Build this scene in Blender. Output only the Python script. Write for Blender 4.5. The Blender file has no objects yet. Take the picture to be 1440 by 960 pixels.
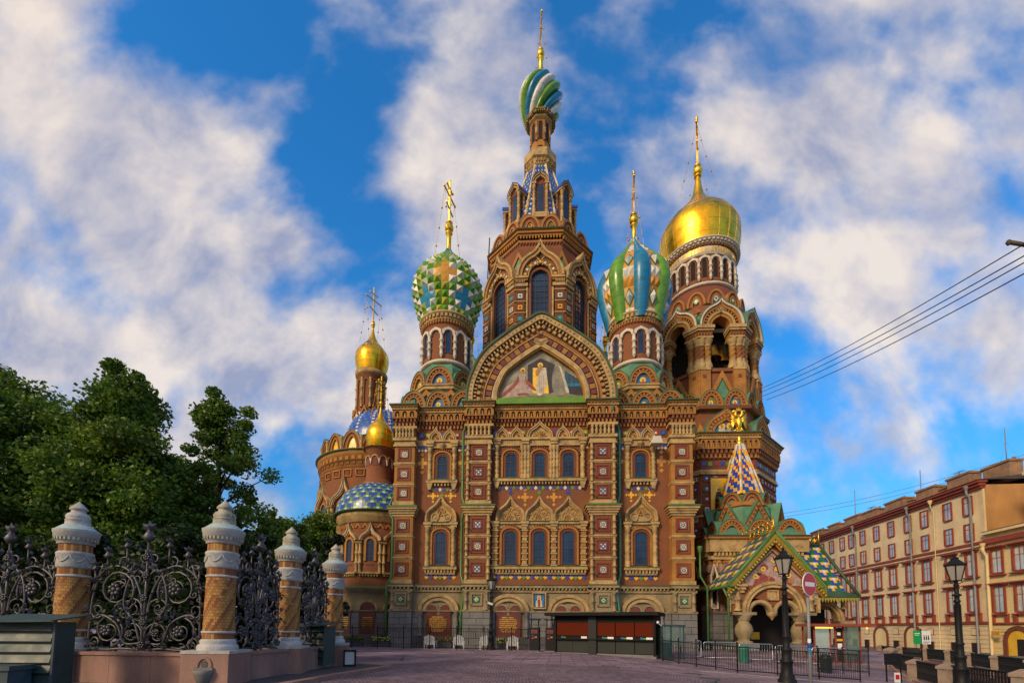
import bpy, math, random
from mathutils import Matrix, Vector
random.seed(7)
PI = math.pi
S = bpy.context.scene
COL = S.collection

# ------------------------------------------------------------------ camera
EYE = 1.6
F_PX, PX0, PY0 = 640.0, 712.0, 839.5          # focal length and principal point, in pixels of a 1440 wide frame
PITCH, ROLL = math.radians(4.0), math.radians(0.65)
cam = bpy.data.cameras.new('camera')
camo = bpy.data.objects.new('camera', cam)
COL.objects.link(camo)
cam.sensor_width = 36.0
cam.sensor_fit = 'HORIZONTAL'
cam.lens = F_PX / 1440 * 36
cam.shift_x = (720 - PX0) / 1440
cam.shift_y = (PY0 - 480) / 1440
cam.clip_start = 0.1
cam.clip_end = 5000
RCAM = Matrix.Rotation(PI / 2 + PITCH, 3, 'X') @ Matrix.Rotation(ROLL, 3, 'Z')
camo.matrix_world = Matrix.Translation((0, 0, EYE)) @ RCAM.to_4x4()
S.camera = camo

# ------------------------------------------------------------------ exposure
S.view_settings.view_transform = 'Standard'
S.view_settings.look = 'None'
S.view_settings.gamma = 1.0
S.view_settings.use_curve_mapping = False
S.view_settings.exposure = EXPO = 0.0
S.render.resolution_x, S.render.resolution_y = 1024, 682
try:
    S.cycles.max_bounces = 6
    S.cycles.transparent_max_bounces = 8
    S.cycles.use_denoising = True
except Exception:
    pass

# ------------------------------------------------------------------ sun
SUN_EL, SUN_AZ = math.radians(28), math.radians(-137)   # azimuth clockwise from the view direction (+Y): from the left and behind
sun = bpy.data.lights.new('sun', 'SUN')
sun.energy = 2.85
sun.angle = math.radians(12)
sun.color = (1.0, 0.80, 0.53)
suno = bpy.data.objects.new('sun', sun)
COL.objects.link(suno)
sd = Vector((math.sin(SUN_AZ) * math.cos(SUN_EL), math.cos(SUN_AZ) * math.cos(SUN_EL), math.sin(SUN_EL)))
suno.rotation_euler = sd.to_track_quat('Z', 'Y').to_euler()
suno.location = sd * 100

# ------------------------------------------------------------------ pixel tools: measuring only
def ray(px, py):
    return RCAM @ Vector(((px - PX0) / F_PX, -(py - PY0) / F_PX, -1.0))
def atY(px, py, Y):
    r = ray(px, py)
    return Vector((0, 0, EYE)) + r * (Y / r.y)
PSI, D0 = math.radians(3.2), 38.5
CH0 = Vector((2.80, D0, 0.0))
CU = Vector((math.cos(PSI), -math.sin(PSI), 0))
CV = Vector((math.sin(PSI), math.cos(PSI), 0))
def ch(px, py, v):
    """pixel -> (u, z) on the church's own plane at depth v"""
    r = ray(px, py)
    t = ((CH0 - Vector((0, 0, EYE))).dot(CV) + v) / r.dot(CV)
    X = Vector((0, 0, EYE)) + r * t
    return (X - CH0).dot(CU), X.z
def Z(py, v, px=758):
    return ch(px, py, v)[1]

# ------------------------------------------------------------------ sky
W = bpy.data.worlds.new('World')
S.world = W
W.use_nodes = True
wn, wl = W.node_tree.nodes, W.node_tree.links
wn.clear()
def WN(t, **k):
    n = wn.new(t)
    for a, b in k.items():
        setattr(n, a, b)
    return n
def wmath(op, a, b=None, c=None, clamp=False):
    n = WN('ShaderNodeMath', operation=op, use_clamp=clamp)
    for i, x in enumerate((a, b, c)):
        if x is None: continue
        if isinstance(x, (int, float)): n.inputs[i].default_value = x
        else: wl.new(x, n.inputs[i])
    return n.outputs[0]
def wvec(op, a, b=None):
    n = WN('ShaderNodeVectorMath', operation=op)
    for i, x in enumerate((a, b)):
        if x is None: continue
        if isinstance(x, (tuple, list, Vector)): n.inputs[i].default_value = tuple(x)
        else: wl.new(x, n.inputs[i])
    return n
sky = WN('ShaderNodeTexSky', sky_type='NISHITA')
sky.sun_disc = False
sky.sun_elevation = SUN_EL
sky.sun_rotation = SUN_AZ
sky.air_density, sky.dust_density, sky.ozone_density = 1.0, 0.1, 1.5
tc = WN('ShaderNodeTexCoord')
dirn = wvec('NORMALIZE', tc.outputs['Generated']).outputs[0]
sep = WN('ShaderNodeSeparateXYZ'); wl.new(dirn, sep.inputs[0])
zc = wmath('MAXIMUM', sep.outputs[2], 0.0)
den = wmath('ADD', zc, 0.42)
comb = WN('ShaderNodeCombineXYZ')
wl.new(wmath('DIVIDE', sep.outputs[0], den), comb.inputs[0])
wl.new(wmath('DIVIDE', sep.outputs[1], den), comb.inputs[1])
mp = WN('ShaderNodeMapping'); wl.new(dirn, mp.inputs[0])
mp.inputs['Rotation'].default_value = (0, 0, 0)
mp.inputs['Scale'].default_value = (1.15, 2.3, 1.25)
mp.inputs['Location'].default_value = (3.1, 1.7, 0)
def noise(scale, detail, rough, dist, vec):
    n = WN('ShaderNodeTexNoise')
    n.inputs['Scale'].default_value = scale; n.inputs['Detail'].default_value = detail
    n.inputs['Roughness'].default_value = rough; n.inputs['Distortion'].default_value = dist
    wl.new(vec, n.inputs['Vector'])
    return n.outputs['Fac']
n1 = noise(4.8, 5, 0.5, 0.05, mp.outputs[0])
n2 = noise(10.5, 4, 0.5, 0.1, mp.outputs[0])
dens = wmath('ADD', wmath('MULTIPLY', wmath('SUBTRACT', n1, .5), 2.2), wmath('ADD', wmath('MULTIPLY', wmath('SUBTRACT', n2, .5), 0.75), .6))
# the cloud banks and the blue gaps of this sky, by direction: pixel, radius (as chord), weight
BLOBS = [
    (60, 40, .24, .22), (170, 130, .18, .24), (230, 240, .13, .2), (60, 200, .16, .12), (160, 310, .12, .2),
    (330, 400, .22, .22), (120, 440, .34, .42), (480, 470, .24, .34), (330, 560, .32, .34), (60, 560, .3, .2), (540, 370, .07, .15),
    (610, 110, .17, .30), (640, 210, .13, .28), (590, 280, .12, .25), (690, 60, .12, .15), (380, 180, .09, .16),
    (1110, 190, .12, .24), (1010, 220, .12, .2), (1200, 120, .28, .08), (1380, 90, .18, .14), (1260, 260, .34, .24), (1330, 440, .36, .36), (1180, 350, .2, .2),
    (1150, 420, .2, .12), (870, 240, .10, .16), (1200, 590, .12, .05),
    (420, 60, .22, -.36), (470, 180, .14, -.26), (300, 40, .14, -.3), (90, 345, .09, -.24), (30, 130, .1, -.14), (480, 320, .10, -.2),
    (860, 110, .18, -.16), (1010, 40, .16, -.16), (840, 60, .14, -.14), (1290, 180, .10, -.16), (1280, 650, .22, -.22), (1120, 600, .1, -.15), (730, 20, .1, -.04), (430, 680, .16, -.14),
]
for (bx, by, rad, wgt) in BLOBS:
    c = ray(bx, by).normalized()
    d = wvec('DISTANCE', dirn, c).outputs['Value']
    mr = WN('ShaderNodeMapRange', interpolation_type='SMOOTHSTEP')
    mr.inputs['From Min'].default_value = 0.0; mr.inputs['From Max'].default_value = rad * 1.35
    mr.inputs['To Min'].default_value = wgt * .66; mr.inputs['To Max'].default_value = 0.0
    wl.new(d, mr.inputs['Value'])
    dens = wmath('ADD', dens, mr.outputs[0])
# cloud colour: thick parts lilac grey, sunlit parts cream white
n3 = noise(5.5, 5, 0.55, 0.2, wvec('ADD', mp.outputs[0], (0.16, 0.10, 3.0)).outputs[0])
cr = WN('ShaderNodeValToRGB'); wl.new(n3, cr.inputs[0])
cr.color_ramp.elements[0].position = 0.34; cr.color_ramp.elements[0].color = (3.1, 3.4, 4.8, 1)
cr.color_ramp.elements[1].position = 0.64; cr.color_ramp.elements[1].color = (8.2, 7.25, 6.5, 1)
# unseen clouds added towards the low sun (behind the camera): warm fill, gilding reflections
dsun = wvec('DISTANCE', dirn, sd).outputs['Value']
wm = WN('ShaderNodeMapRange', interpolation_type='SMOOTHSTEP'); wl.new(dsun, wm.inputs['Value'])
wm.inputs['From Min'].default_value = 0.1; wm.inputs['From Max'].default_value = 1.35; wm.inputs['To Min'].default_value = 1.0; wm.inputs['To Max'].default_value = 0.0
wmix = WN('ShaderNodeMix', data_type='RGBA'); wl.new(wm.outputs[0], wmix.inputs[0]); wl.new(cr.outputs[0], wmix.inputs[6]); wmix.inputs[7].default_value = (10.0, 6.8, 3.6, 1)
dens = wmath('ADD', dens, wmath('MULTIPLY', wm.outputs[0], 0.6))
cov = WN('ShaderNodeMapRange', interpolation_type='SMOOTHSTEP')
cov.inputs['From Min'].default_value = 0.40; cov.inputs['From Max'].default_value = 1.16
wl.new(dens, cov.inputs['Value'])
hs = WN('ShaderNodeHueSaturation'); wl.new(sky.outputs[0], hs.inputs['Color'])
hs.inputs['Saturation'].default_value = 1.15
hs.inputs['Value'].default_value = 1.0
tint = WN('ShaderNodeMix', data_type='RGBA', blend_type='MULTIPLY'); tint.inputs[0].default_value = 1.0
wl.new(hs.outputs[0], tint.inputs[6]); 
elv = WN('ShaderNodeMapRange', interpolation_type='SMOOTHSTEP'); wl.new(zc, elv.inputs['Value'])
elv.inputs['From Min'].default_value = 0.0; elv.inputs['From Max'].default_value = 0.55
tcol = WN('ShaderNodeMix', data_type='RGBA'); wl.new(elv.outputs[0], tcol.inputs[0])
tcol.inputs[6].default_value = (.46, .86, 1.12, 1); tcol.inputs[7].default_value = (.40, 1.55, 2.15, 1)
wl.new(tcol.outputs[2], tint.inputs[7])
mx = WN('ShaderNodeMix', data_type='RGBA')
wl.new(wmath('MULTIPLY', cov.outputs[0], 0.93), mx.inputs[0]); wl.new(tint.outputs[2], mx.inputs[6]); wl.new(wmix.outputs[2], mx.inputs[7])
bg = WN('ShaderNodeBackground'); bg.inputs['Strength'].default_value = 0.112
wl.new(mx.outputs[2], bg.inputs['Color'])
out = WN('ShaderNodeOutputWorld'); wl.new(bg.outputs[0], out.inputs['Surface'])
try:
    W.cycles.sampling_method = 'MANUAL'; W.cycles.sample_map_resolution = 512
except Exception:
    pass
# ------------------------------------------------------------------ materials
MATS = {}
def mat(name, col, rough=0.75, metal=0.0, var=0.25, scale=1.5, fine=14.0, bump=0.15, dirt=None, dirt_amt=0.5, streak=False, course=None, cw=.35, spec=0.5, coat=0.0, emit=None):
    m = bpy.data.materials.new(name); m.use_nodes = True
    nt = m.node_tree; N, L = nt.nodes, nt.links
    b = N['Principled BSDF']
    b.inputs['Roughness'].default_value = rough
    b.inputs['Metallic'].default_value = metal
    b.inputs['Specular IOR Level'].default_value = spec
    if coat: b.inputs['Coat Weight'].default_value = coat
    tcn = N.new('ShaderNodeTexCoord')
    def nz(sc, det, vec, rg=0.6):
        n = N.new('ShaderNodeTexNoise'); n.inputs['Scale'].default_value = sc
        n.inputs['Detail'].default_value = det; n.inputs['Roughness'].default_value = rg
        L.new(vec, n.inputs['Vector']); return n.outputs['Fac']
    def mapr(v, a, b2, c, d):
        n = N.new('ShaderNodeMapRange'); n.inputs[1].default_value = a; n.inputs[2].default_value = b2
        n.inputs[3].default_value = c; n.inputs[4].default_value = d; L.new(v, n.inputs[0]); return n.outputs[0]
    def mul(a, b2):
        n = N.new('ShaderNodeMath'); n.operation = 'MULTIPLY'
        L.new(a, n.inputs[0])
        if isinstance(b2, float): n.inputs[1].default_value = b2
        else: L.new(b2, n.inputs[1])
        return n.outputs[0]
    obj = tcn.outputs['Object']
    big = nz(scale, 4, obj)
    sm = nz(fine, 3, obj)
    val = mul(mapr(big, 0.3, 0.7, 1 - var, 1 + var), mapr(sm, 0.3, 0.7, 1 - var * 0.6, 1 + var * 0.6))
    hsv = N.new('ShaderNodeHueSaturation'); hsv.inputs['Color'].default_value = (*col, 1)
    L.new(val, hsv.inputs['Value'])
    cur = hsv.outputs[0]
    height = sm
    if course:                                           # thin mortar courses
        w = N.new('ShaderNodeTexWave'); w.wave_profile = 'SIN'; w.bands_direction = 'Z'; w.inputs['Scale'].default_value = course
        w.inputs['Distortion'].default_value = 0.4; w.inputs['Detail'].default_value = 1.0
        L.new(obj, w.inputs['Vector'])
        h2 = N.new('ShaderNodeHueSaturation'); L.new(cur, h2.inputs['Color']); L.new(mapr(w.outputs['Fac'], 0.0, cw, 0.68, 1.04), h2.inputs['Value'])
        cur = h2.outputs[0]
    if dirt:
        vec = obj
        if streak:
            mpn = N.new('ShaderNodeMapping'); mpn.inputs['Scale'].default_value = (1.0, 1.0, 0.22); L.new(obj, mpn.inputs[0]); vec = mpn.outputs[0]
        dn = mapr(nz(scale * 1.6, 6, vec, 0.68), 0.48, 0.72, 0.0, dirt_amt)
        mxn = N.new('ShaderNodeMix'); mxn.data_type = 'RGBA'; L.new(dn, mxn.inputs[0]); L.new(cur, mxn.inputs[6]); mxn.inputs[7].default_value = (*dirt, 1)
        cur = mxn.outputs[2]
    L.new(cur, b.inputs['Base Color'])
    if emit:
        b.inputs['Emission Color'].default_value = (*emit[0], 1); b.inputs['Emission Strength'].default_value = emit[1]
    if bump:
        bp = N.new('ShaderNodeBump'); bp.inputs['Strength'].default_value = bump; bp.inputs['Distance'].default_value = 0.03
        L.new(height, bp.inputs['Height']); L.new(bp.outputs[0], b.inputs['Normal'])
        L.new(mapr(big, 0.3, 0.7, max(0.05, rough - 0.12), min(1, rough + 0.12)), b.inputs['Roughness'])
    MATS[name] = m
    return m
BRICK = mat('red_brick', (.215, .074, .028), .85, var=.22, scale=.55, fine=9, bump=.25, dirt=(.16, .045, .025), dirt_amt=.7, streak=True, course=4.2)
BRICKD = mat('dark_brick', (.17, .048, .025), .85, var=.25, scale=.8, bump=.25)
OCHRE = mat('ochre_brick', (.345, .15, .028), .8, var=.25, scale=.9, bump=.25, dirt=(.26, .085, .03), dirt_amt=.5)
CREAM = mat('cream_stone', (.43, .285, .115), .78, var=.25, scale=1.0, bump=.3, dirt=(.15, .09, .045), dirt_amt=.85)
WHITE = mat('white_stone', (.57, .50, .41), .75, var=.18, scale=1.1, bump=.25, dirt=(.33, .26, .18), dirt_amt=.5)
TAN = mat('weathered_limestone', (.27, .205, .115), .85, var=.3, scale=.7, bump=.4, dirt=(.12, .085, .05), dirt_amt=.75, streak=True)
GRANITE = mat('grey_granite', (.165, .158, .155), .7, var=.25, scale=.8, fine=26, bump=.25, dirt=(.1, .095, .09), dirt_amt=.5)
GRANDARK = mat('dark_granite', (.075, .072, .072), .6, var=.25, scale=.8, fine=26, bump=.2)
PINKGR = mat('pink_granite', (.30, .165, .13), .75, var=.22, scale=.9, fine=30, bump=.2, dirt=(.13, .08, .065), dirt_amt=.6, streak=True)
MAROON = mat('polished_red_granite', (.14, .032, .024), .35, var=.3, scale=1.2, fine=30, bump=.05)
COPPER = mat('green_copper', (.075, .20, .115), .6, var=.3, scale=.7, bump=.12, dirt=(.05, .12, .08), dirt_amt=.6)
GREENP = mat('bright_green_paint', (.11, .23, .02), .5, var=.18, scale=.8, bump=.08, dirt=(.05, .1, .02), dirt_amt=.4)
DKGREEN = mat('dark_green_sheet', (.035, .075, .03), .55, var=.3, scale=.8, bump=.08)
PIPEG = mat('downpipe_green', (.06, .16, .035), .45, var=.2, scale=1.5, bump=.06)
PIPET = mat('downpipe_teal', (.03, .17, .12), .45, var=.2, scale=1.5, bump=.06)
GLASS = mat('window_glass', (.016, .045, .11), .12, var=.4, scale=.6, bump=.04, spec=.22)
FRAME = mat('window_bar', (.05, .035, .028), .6, var=.2)
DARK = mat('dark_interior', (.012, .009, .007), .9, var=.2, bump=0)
def gold_mat(name, col, rough, seams=None):
    m = mat(name, col, rough, metal=1.0, var=.16, scale=.6, fine=3.0, bump=.08, dirt=(col[0] * .6, col[1] * .5, col[2] * .6), dirt_amt=.45)
    return m
GOLD = gold_mat('gold_leaf', (1.0, .56, .035), .3)
GOLDT = gold_mat('gold_trim', (.90, .56, .07), .4)
GOLDD = gold_mat('dull_gold', (.58, .33, .05), .45)
GOLDP = mat('gold_mosaic', (.80, .48, .03), .35, var=.2, scale=2.5, bump=.1)
T_BLUE = mat('blue_tile', (.018, .055, .33), .3, var=.3, scale=3, bump=.05)
T_TEAL = mat('teal_tile', (.004, .20, .36), .28, var=.2, scale=1.2, bump=.06)
T_GREEN = mat('green_tile', (.10, .27, .010), .32, var=.25, scale=1.2, bump=.06)
L_TEAL = mat('blue_enamel', (.004, .17, .34), .3, var=.22, scale=1.2, bump=.08, course=.42, cw=.03, dirt=(.02, .09, .16), dirt_amt=.5)
L_GREEN = mat('green_enamel', (.10, .27, .010), .32, var=.25, scale=1.2, bump=.08, course=.42, cw=.03, dirt=(.05, .12, .01), dirt_amt=.6)
L_WHITE = mat('white_enamel', (.62, .61, .57), .35, var=.16, scale=1.2, bump=.08, course=.42, cw=.03, dirt=(.35, .32, .27), dirt_amt=.5)
T_DGREEN = mat('deep_green_tile', (.02, .12, .04), .3, var=.25, scale=2, bump=.05)
T_YEL = mat('yellow_tile', (.72, .38, .02), .35, var=.22, scale=2, bump=.05)
T_WHITE = mat('white_tile', (.60, .58, .52), .35, var=.16, scale=2, bump=.06, dirt=(.4, .36, .28), dirt_amt=.4)
T_OCH = mat('ochre_tile', (.52, .24, .02), .35, var=.22, scale=1.5, bump=.05)
T_YELG = mat('olive_yellow_tile', (.36, .36, .03), .35, var=.25, scale=1.5, bump=.05)
T_RED = mat('red_tile', (.28, .03, .02), .4, var=.25, scale=2, bump=.05)
M_SKIN = mat('mosaic_flesh', (.35, .17, .08), .5, var=.2, scale=4)
M_BLUE = mat('mosaic_blue', (.03, .14, .30), .45, var=.35, scale=3)
M_RED = mat('mosaic_red', (.26, .05, .03), .45, var=.35, scale=3)
M_ROBE = mat('mosaic_pale_robe', (.50, .44, .33), .5, var=.3, scale=3)
M_ROSE = mat('mosaic_rose', (.38, .26, .22), .5, var=.3, scale=3)
M_ROCK = mat('mosaic_rock', (.22, .20, .14), .5, var=.45, scale=1.2)
M_OLIVE = mat('mosaic_olive', (.16, .16, .06), .5, var=.45, scale=1.4)
M_DARKB = mat('mosaic_night', (.02, .06, .11), .5, var=.4, scale=1.6)
M_DARK = mat('mosaic_dark', (.03, .025, .03), .5, var=.3, scale=3)

# ------------------------------------------------------------------ mesh builder
class MB:
    def __init__(s):
        s.v = []; s.f = []; s.mi = []; s.sm = []; s.mats = []; s.M = Matrix.Identity(4)
    def idx(s, m):
        if m not in s.mats: s.mats.append(m)
        return s.mats.index(m)
    def add(s, vs, fs, m, smooth=False):
        o = len(s.v); M = s.M
        s.v.extend([tuple(M @ Vector(p)) for p in vs])
        k = s.idx(m) if not isinstance(m, list) else None
        for n, f in enumerate(fs):
            s.f.append([o + i for i in f]); s.mi.append(k if k is not None else s.idx(m[n])); s.sm.append(smooth)
    def box(s, x0, x1, y0, y1, z0, z1, m):
        vs = [(x0, y0, z0), (x1, y0, z0), (x1, y1, z0), (x0, y1, z0), (x0, y0, z1), (x1, y0, z1), (x1, y1, z1), (x0, y1, z1)]
        s.add(vs, [(0, 1, 5, 4), (1, 2, 6, 5), (2, 3, 7, 6), (3, 0, 4, 7), (4, 5, 6, 7), (3, 2, 1, 0)], m)
    def prism(s, pts, y0, y1, m, back=False):
        """polygon in x,z pushed from y0 (front) to y1"""
        n = len(pts)
        vs = [(x, y0, z) for x, z in pts] + [(x, y1, z) for x, z in pts]
        fs = [tuple(range(n))] + [(i, (i + 1) % n, n + (i + 1) % n, n + i) for i in range(n)]
        if back: fs.append(tuple(range(2 * n - 1, n - 1, -1)))
        s.add(vs, fs, m)
    def poly(s, pts, y, m):
        s.add([(x, y, z) for x, z in pts], [tuple(range(len(pts)))], m)
    def pyr(s, x, z, w, h, y0, y1, m):
        """little four sided pyramid standing off a wall"""
        vs = [(x - w, y0, z - h), (x + w, y0, z - h), (x + w, y0, z + h), (x - w, y0, z + h), (x, y1, z)]
        s.add(vs, [(0, 1, 4), (1, 2, 4), (2, 3, 4), (3, 0, 4)], m)
    def diamond(s, x, z, r, y0, y1, m, rz=None):
        rz = rz or r
        s.prism([(x - r, z), (x, z - rz), (x + r, z), (x, z + rz)], y0, y1, m)
    def lathe(s, prof, m, seg=12, c=(0, 0), a0=0, a1=2 * PI, smooth=True, off=0.0, cap=False):
        full = abs(a1 - a0 - 2 * PI) < 1e-4
        n = seg if full else seg + 1
        vs = []
        for r, z in prof:
            for i in range(n):
                a = a0 + (a1 - a0) * i / seg + off
                vs.append((c[0] + r * math.sin(a), c[1] - r * math.cos(a), z))
        fs = []
        for j in range(len(prof) - 1):
            for i in range(seg):
                k = (i + 1) % n
                fs.append((j * n + i, j * n + k, (j + 1) * n + k, (j + 1) * n + i))
        if cap: fs.append(tuple((len(prof) - 1) * n + i for i in range(n)))
        s.add(vs, fs, m, smooth)
    def octa(s, prof, m, c=(0, 0), n=8, cap=False):
        """prism rings with a flat facing the viewer; radii are to the flats"""
        k = 1 / math.cos(PI / n)
        s.lathe([(r * k, z) for r, z in prof], m, n, c, smooth=False, off=PI / n, cap=cap)
    def grid(s, fn, nu, nv, mf, smooth=False, closed=True):
        n = nu if closed else nu + 1
        vs = [fn(i / nu, j / nv) for j in range(nv + 1) for i in range(n)]
        fs = []; ms = []
        for j in range(nv):
            for i in range(nu):
                k = (i + 1) % n
                fs.append((j * n + i, j * n + k, (j + 1) * n + k, (j + 1) * n + i)); ms.append(mf(i, j))
        s.add(vs, fs, ms, smooth)
    def tube(s, pts, r, m, seg=6, closed=False, smooth=True):
        pts = [Vector(p) for p in pts]; n = len(pts); vs = []
        up = Vector((0, 0, 1)); prev = None
        for i, p in enumerate(pts):
            if closed: t = pts[(i + 1) % n] - pts[i - 1]
            else: t = pts[min(i + 1, n - 1)] - pts[max(i - 1, 0)]
            t.normalize()
            if prev is None:
                a = t.cross(up)
                if a.length < 1e-3: a = t.cross(Vector((1, 0, 0)))
            else:
                a = prev - t * prev.dot(t)
                if a.length < 1e-4: a = t.cross(Vector((0.3, 1, 0.2)))
            a.normalize(); prev = a; b = t.cross(a)
            rr = r[i] if isinstance(r, (list, tuple)) else r
            for k in range(seg):
                q = 2 * PI * k / seg
                vs.append(tuple(p + (a * math.cos(q) + b * math.sin(q)) * rr))
        fs = []
        for i in range(n if closed else n - 1):
            j = (i + 1) % n
            for k in range(seg):
                l = (k + 1) % seg
                fs.append((i * seg + k, i * seg + l, j * seg + l, j * seg + k))
        if not closed:
            fs.append(tuple(range(seg - 1, -1, -1))); fs.append(tuple((n - 1) * seg + k for k in range(seg)))
        s.add(vs, fs, m, smooth)
    def bar(s, a, b, w, m):
        s.tube([a, b], w * 0.7071, m, 4, smooth=False)
    def ball(s, c, r, m, seg=10, sz=1.0):
        s.lathe([(r * math.sin(PI * j / seg), c[2] - r * sz * math.cos(PI * j / seg)) for j in range(seg + 1)], m, seg, c)
    def column(s, x, y, z0, z1, r, m, style='plain', seg=8):
        h = z1 - z0
        if style == 'plain':
            pr = [(1.5, 0), (1.5, .05), (1.05, .09), (1, .45), (1.35, .47), (1.35, .53), (1, .55), (.9, .86), (1.3, .9), (1.5, .95), (1.5, 1)]
        elif style == 'bead':
            pr = [(1.2, 0), (1.2, .14), (.7, .16), (1.25, .24), (.7, .32), (1.15, .36), (1.15, .39), (.7, .42), (1.3, .5), (.7, .58), (1.15, .61), (1.15, .64), (.7, .68), (1.25, .76), (.7, .84), (1.2, .86), (1.2, 1)]
        elif style == 'baluster':
            pr = [(1, 0), (1, .12), (.5, .18), (.95, .4), (.75, .55), (.45, .7), (.9, .82), (1, .88), (1, 1)]
        elif style == 'ring':
            pr = [(1.2, 0), (1, .03), (1, .30), (1.5, .32), (1.5, .36), (1, .38), (1, .63), (1.5, .65), (1.5, .69), (1, .71), (1, .95), (1.3, 1)]
        elif style == 'jug':
            pr = [(1.0, 0), (1.0, .05), (.62, .09), (.70, .16), (1.0, .34), (1.05, .48), (.9, .62), (.62, .74), (.60, .80), (.78, .84), (.72, .88), (1.0, .97), (1.0, 1)]
        s.lathe([(q * r, z0 + t * h) for q, t in pr], m, seg, (x, y))
    # ---- paths in the wall plane
    def band(s, path, d0, d1, y0, y1, m, closed=False):
        """moulding along a path: from offset d0 to d1 (inward), front at y0, sides back to y1"""
        a = offs(path, d0); b = offs(path, d1); n = len(path)
        vs = [(x, y0, z) for x, z in a] + [(x, y0, z) for x, z in b] + [(x, y1, z) for x, z in a] + [(x, y1, z) for x, z in b]
        fs = []
        for i in range(n - 1):
            fs += [(i, i + 1, n + i + 1, n + i), (2 * n + i, 2 * n + i + 1, i + 1, i), (n + i, n + i + 1, 3 * n + i + 1, 3 * n + i)]
        fs += [(0, n, 3 * n, 2 * n), (n - 1, 2 * n - 1, 4 * n - 1, 3 * n - 1)]
        s.add(vs, fs, m)
    def teeth(s, path, d, wt, wn, y0, y1, n, m, m2=None):
        """n small blocks along a path"""
        pts = [Vector((x, z)) for x, z in offs(path, d)]
        L = [0]
        for i in range(len(pts) - 1): L.append(L[-1] + (pts[i + 1] - pts[i]).length)
        for k in range(n):
            t = L[-1] * (k + .5) / n
            i = 0
            while i < len(pts) - 2 and L[i + 1] < t: i += 1
            q = (t - L[i]) / max(1e-6, L[i + 1] - L[i])
            p = pts[i].lerp(pts[i + 1], q); tg = (pts[i + 1] - pts[i]).normalized(); nn = Vector((-tg.y, tg.x))
            A = tg * wt * .5; B = nn * wn * .5
            c = [p - A - B, p + A - B, p + A + B, p - A + B]
            s.prism([(w.x, w.y) for w in c], y0, y1, m2 if (m2 and k % 2) else m)
    def build(s, name, parent=None, loc=None):
        me = bpy.data.meshes.new(name)
        me.from_pydata(s.v, [], s.f)
        for m in s.mats: me.materials.append(m)
        me.polygons.foreach_set('material_index', s.mi)
        me.polygons.foreach_set('use_smooth', s.sm)
        me.update()
        o = bpy.data.objects.new(name, me)
        COL.objects.link(o)
        if parent: o.parent = parent
        if loc: o.location = loc
        return o
def offs(path, d):
    if abs(d) < 1e-9: return list(path)
    n = len(path); r = []
    for i in range(n):
        a = path[max(i - 1, 0)]; b = path[min(i + 1, n - 1)]
        tx, tz = b[0] - a[0], b[1] - a[1]; l = math.hypot(tx, tz) or 1
        r.append((path[i][0] + tz / l * d, path[i][1] - tx / l * d))
    return r
def arch(x, z, w, h=None, tip=0.0, n=14, stilt=0.0, tw=.5):
    """half round (tip=0) or keel shaped arch, left foot to right foot"""
    h = h if h is not None else w / 2
    p = []
    for i in range(n + 1):
        a = PI - PI * i / n
        c = math.cos(a)
        t = max(0.0, 1 - abs(c) / tw)
        p.append((x + c * w / 2, z + stilt + math.sin(a) * h + tip * t * t))
    if stilt: p = [(x - w / 2, z)] + p + [(x + w / 2, z)]
    return p
def crom(pts, n=6):
    """Catmull-Rom through 2-D points"""
    P = [pts[0]] + list(pts) + [pts[-1]]; r = []
    for i in range(1, len(P) - 2):
        for k in range(n):
            t = k / n; q = []
            for d in range(2):
                a, b, c, e = P[i - 1][d], P[i][d], P[i + 1][d], P[i + 2][d]
                q.append(.5 * (2 * b + (c - a) * t + (2 * a - 5 * b + 4 * c - e) * t * t + (3 * b - a - 3 * c + e) * t ** 3))
            r.append(tuple(q))
    r.append(tuple(pts[-1])); return r
def wallM(c, R, th):
    """frame on a round or many sided wall: x along it, y into it, z up; th=0 faces the viewer"""
    s_, c_ = math.sin(th), math.cos(th)
    return Matrix(((c_, -s_, 0, c[0] + R * s_), (s_, c_, 0, c[1] - R * c_), (0, 0, 1, 0), (0, 0, 0, 1)))
# ------------------------------------------------------------------ scene tree
def tag(o, label=None, cat=None, group=None, kind=None):
    if label: o['label'] = label
    if cat: o['category'] = cat
    if group: o['group'] = group
    if kind: o['kind'] = kind
    return o
def thing(name, label, cat, loc=(0, 0, 0), rz=0.0, group=None, parent=None):
    o = bpy.data.objects.new(name, None); COL.objects.link(o)
    o.empty_display_size = .3
    o.location = loc; o.rotation_euler = (0, 0, rz)
    if parent: o.parent = parent
    return tag(o, label, cat, group)
def sub(name, parent):
    o = bpy.data.objects.new(name, None); COL.objects.link(o); o.parent = parent; o.empty_display_size = .3
    return o
KIDS = {}
def copy_tree(o, parent=None):
    c = o.copy(); COL.objects.link(c)
    if parent is not None: c.parent = parent
    for k in [x for x in COL.objects if x.parent == o]: copy_tree(k, c)
    return c
# ================================================================== the church
church = thing('church', 'ornate red brick church with coloured onion domes, a tall spire and gilded bell tower', 'church', CH0, -PSI)

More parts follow.
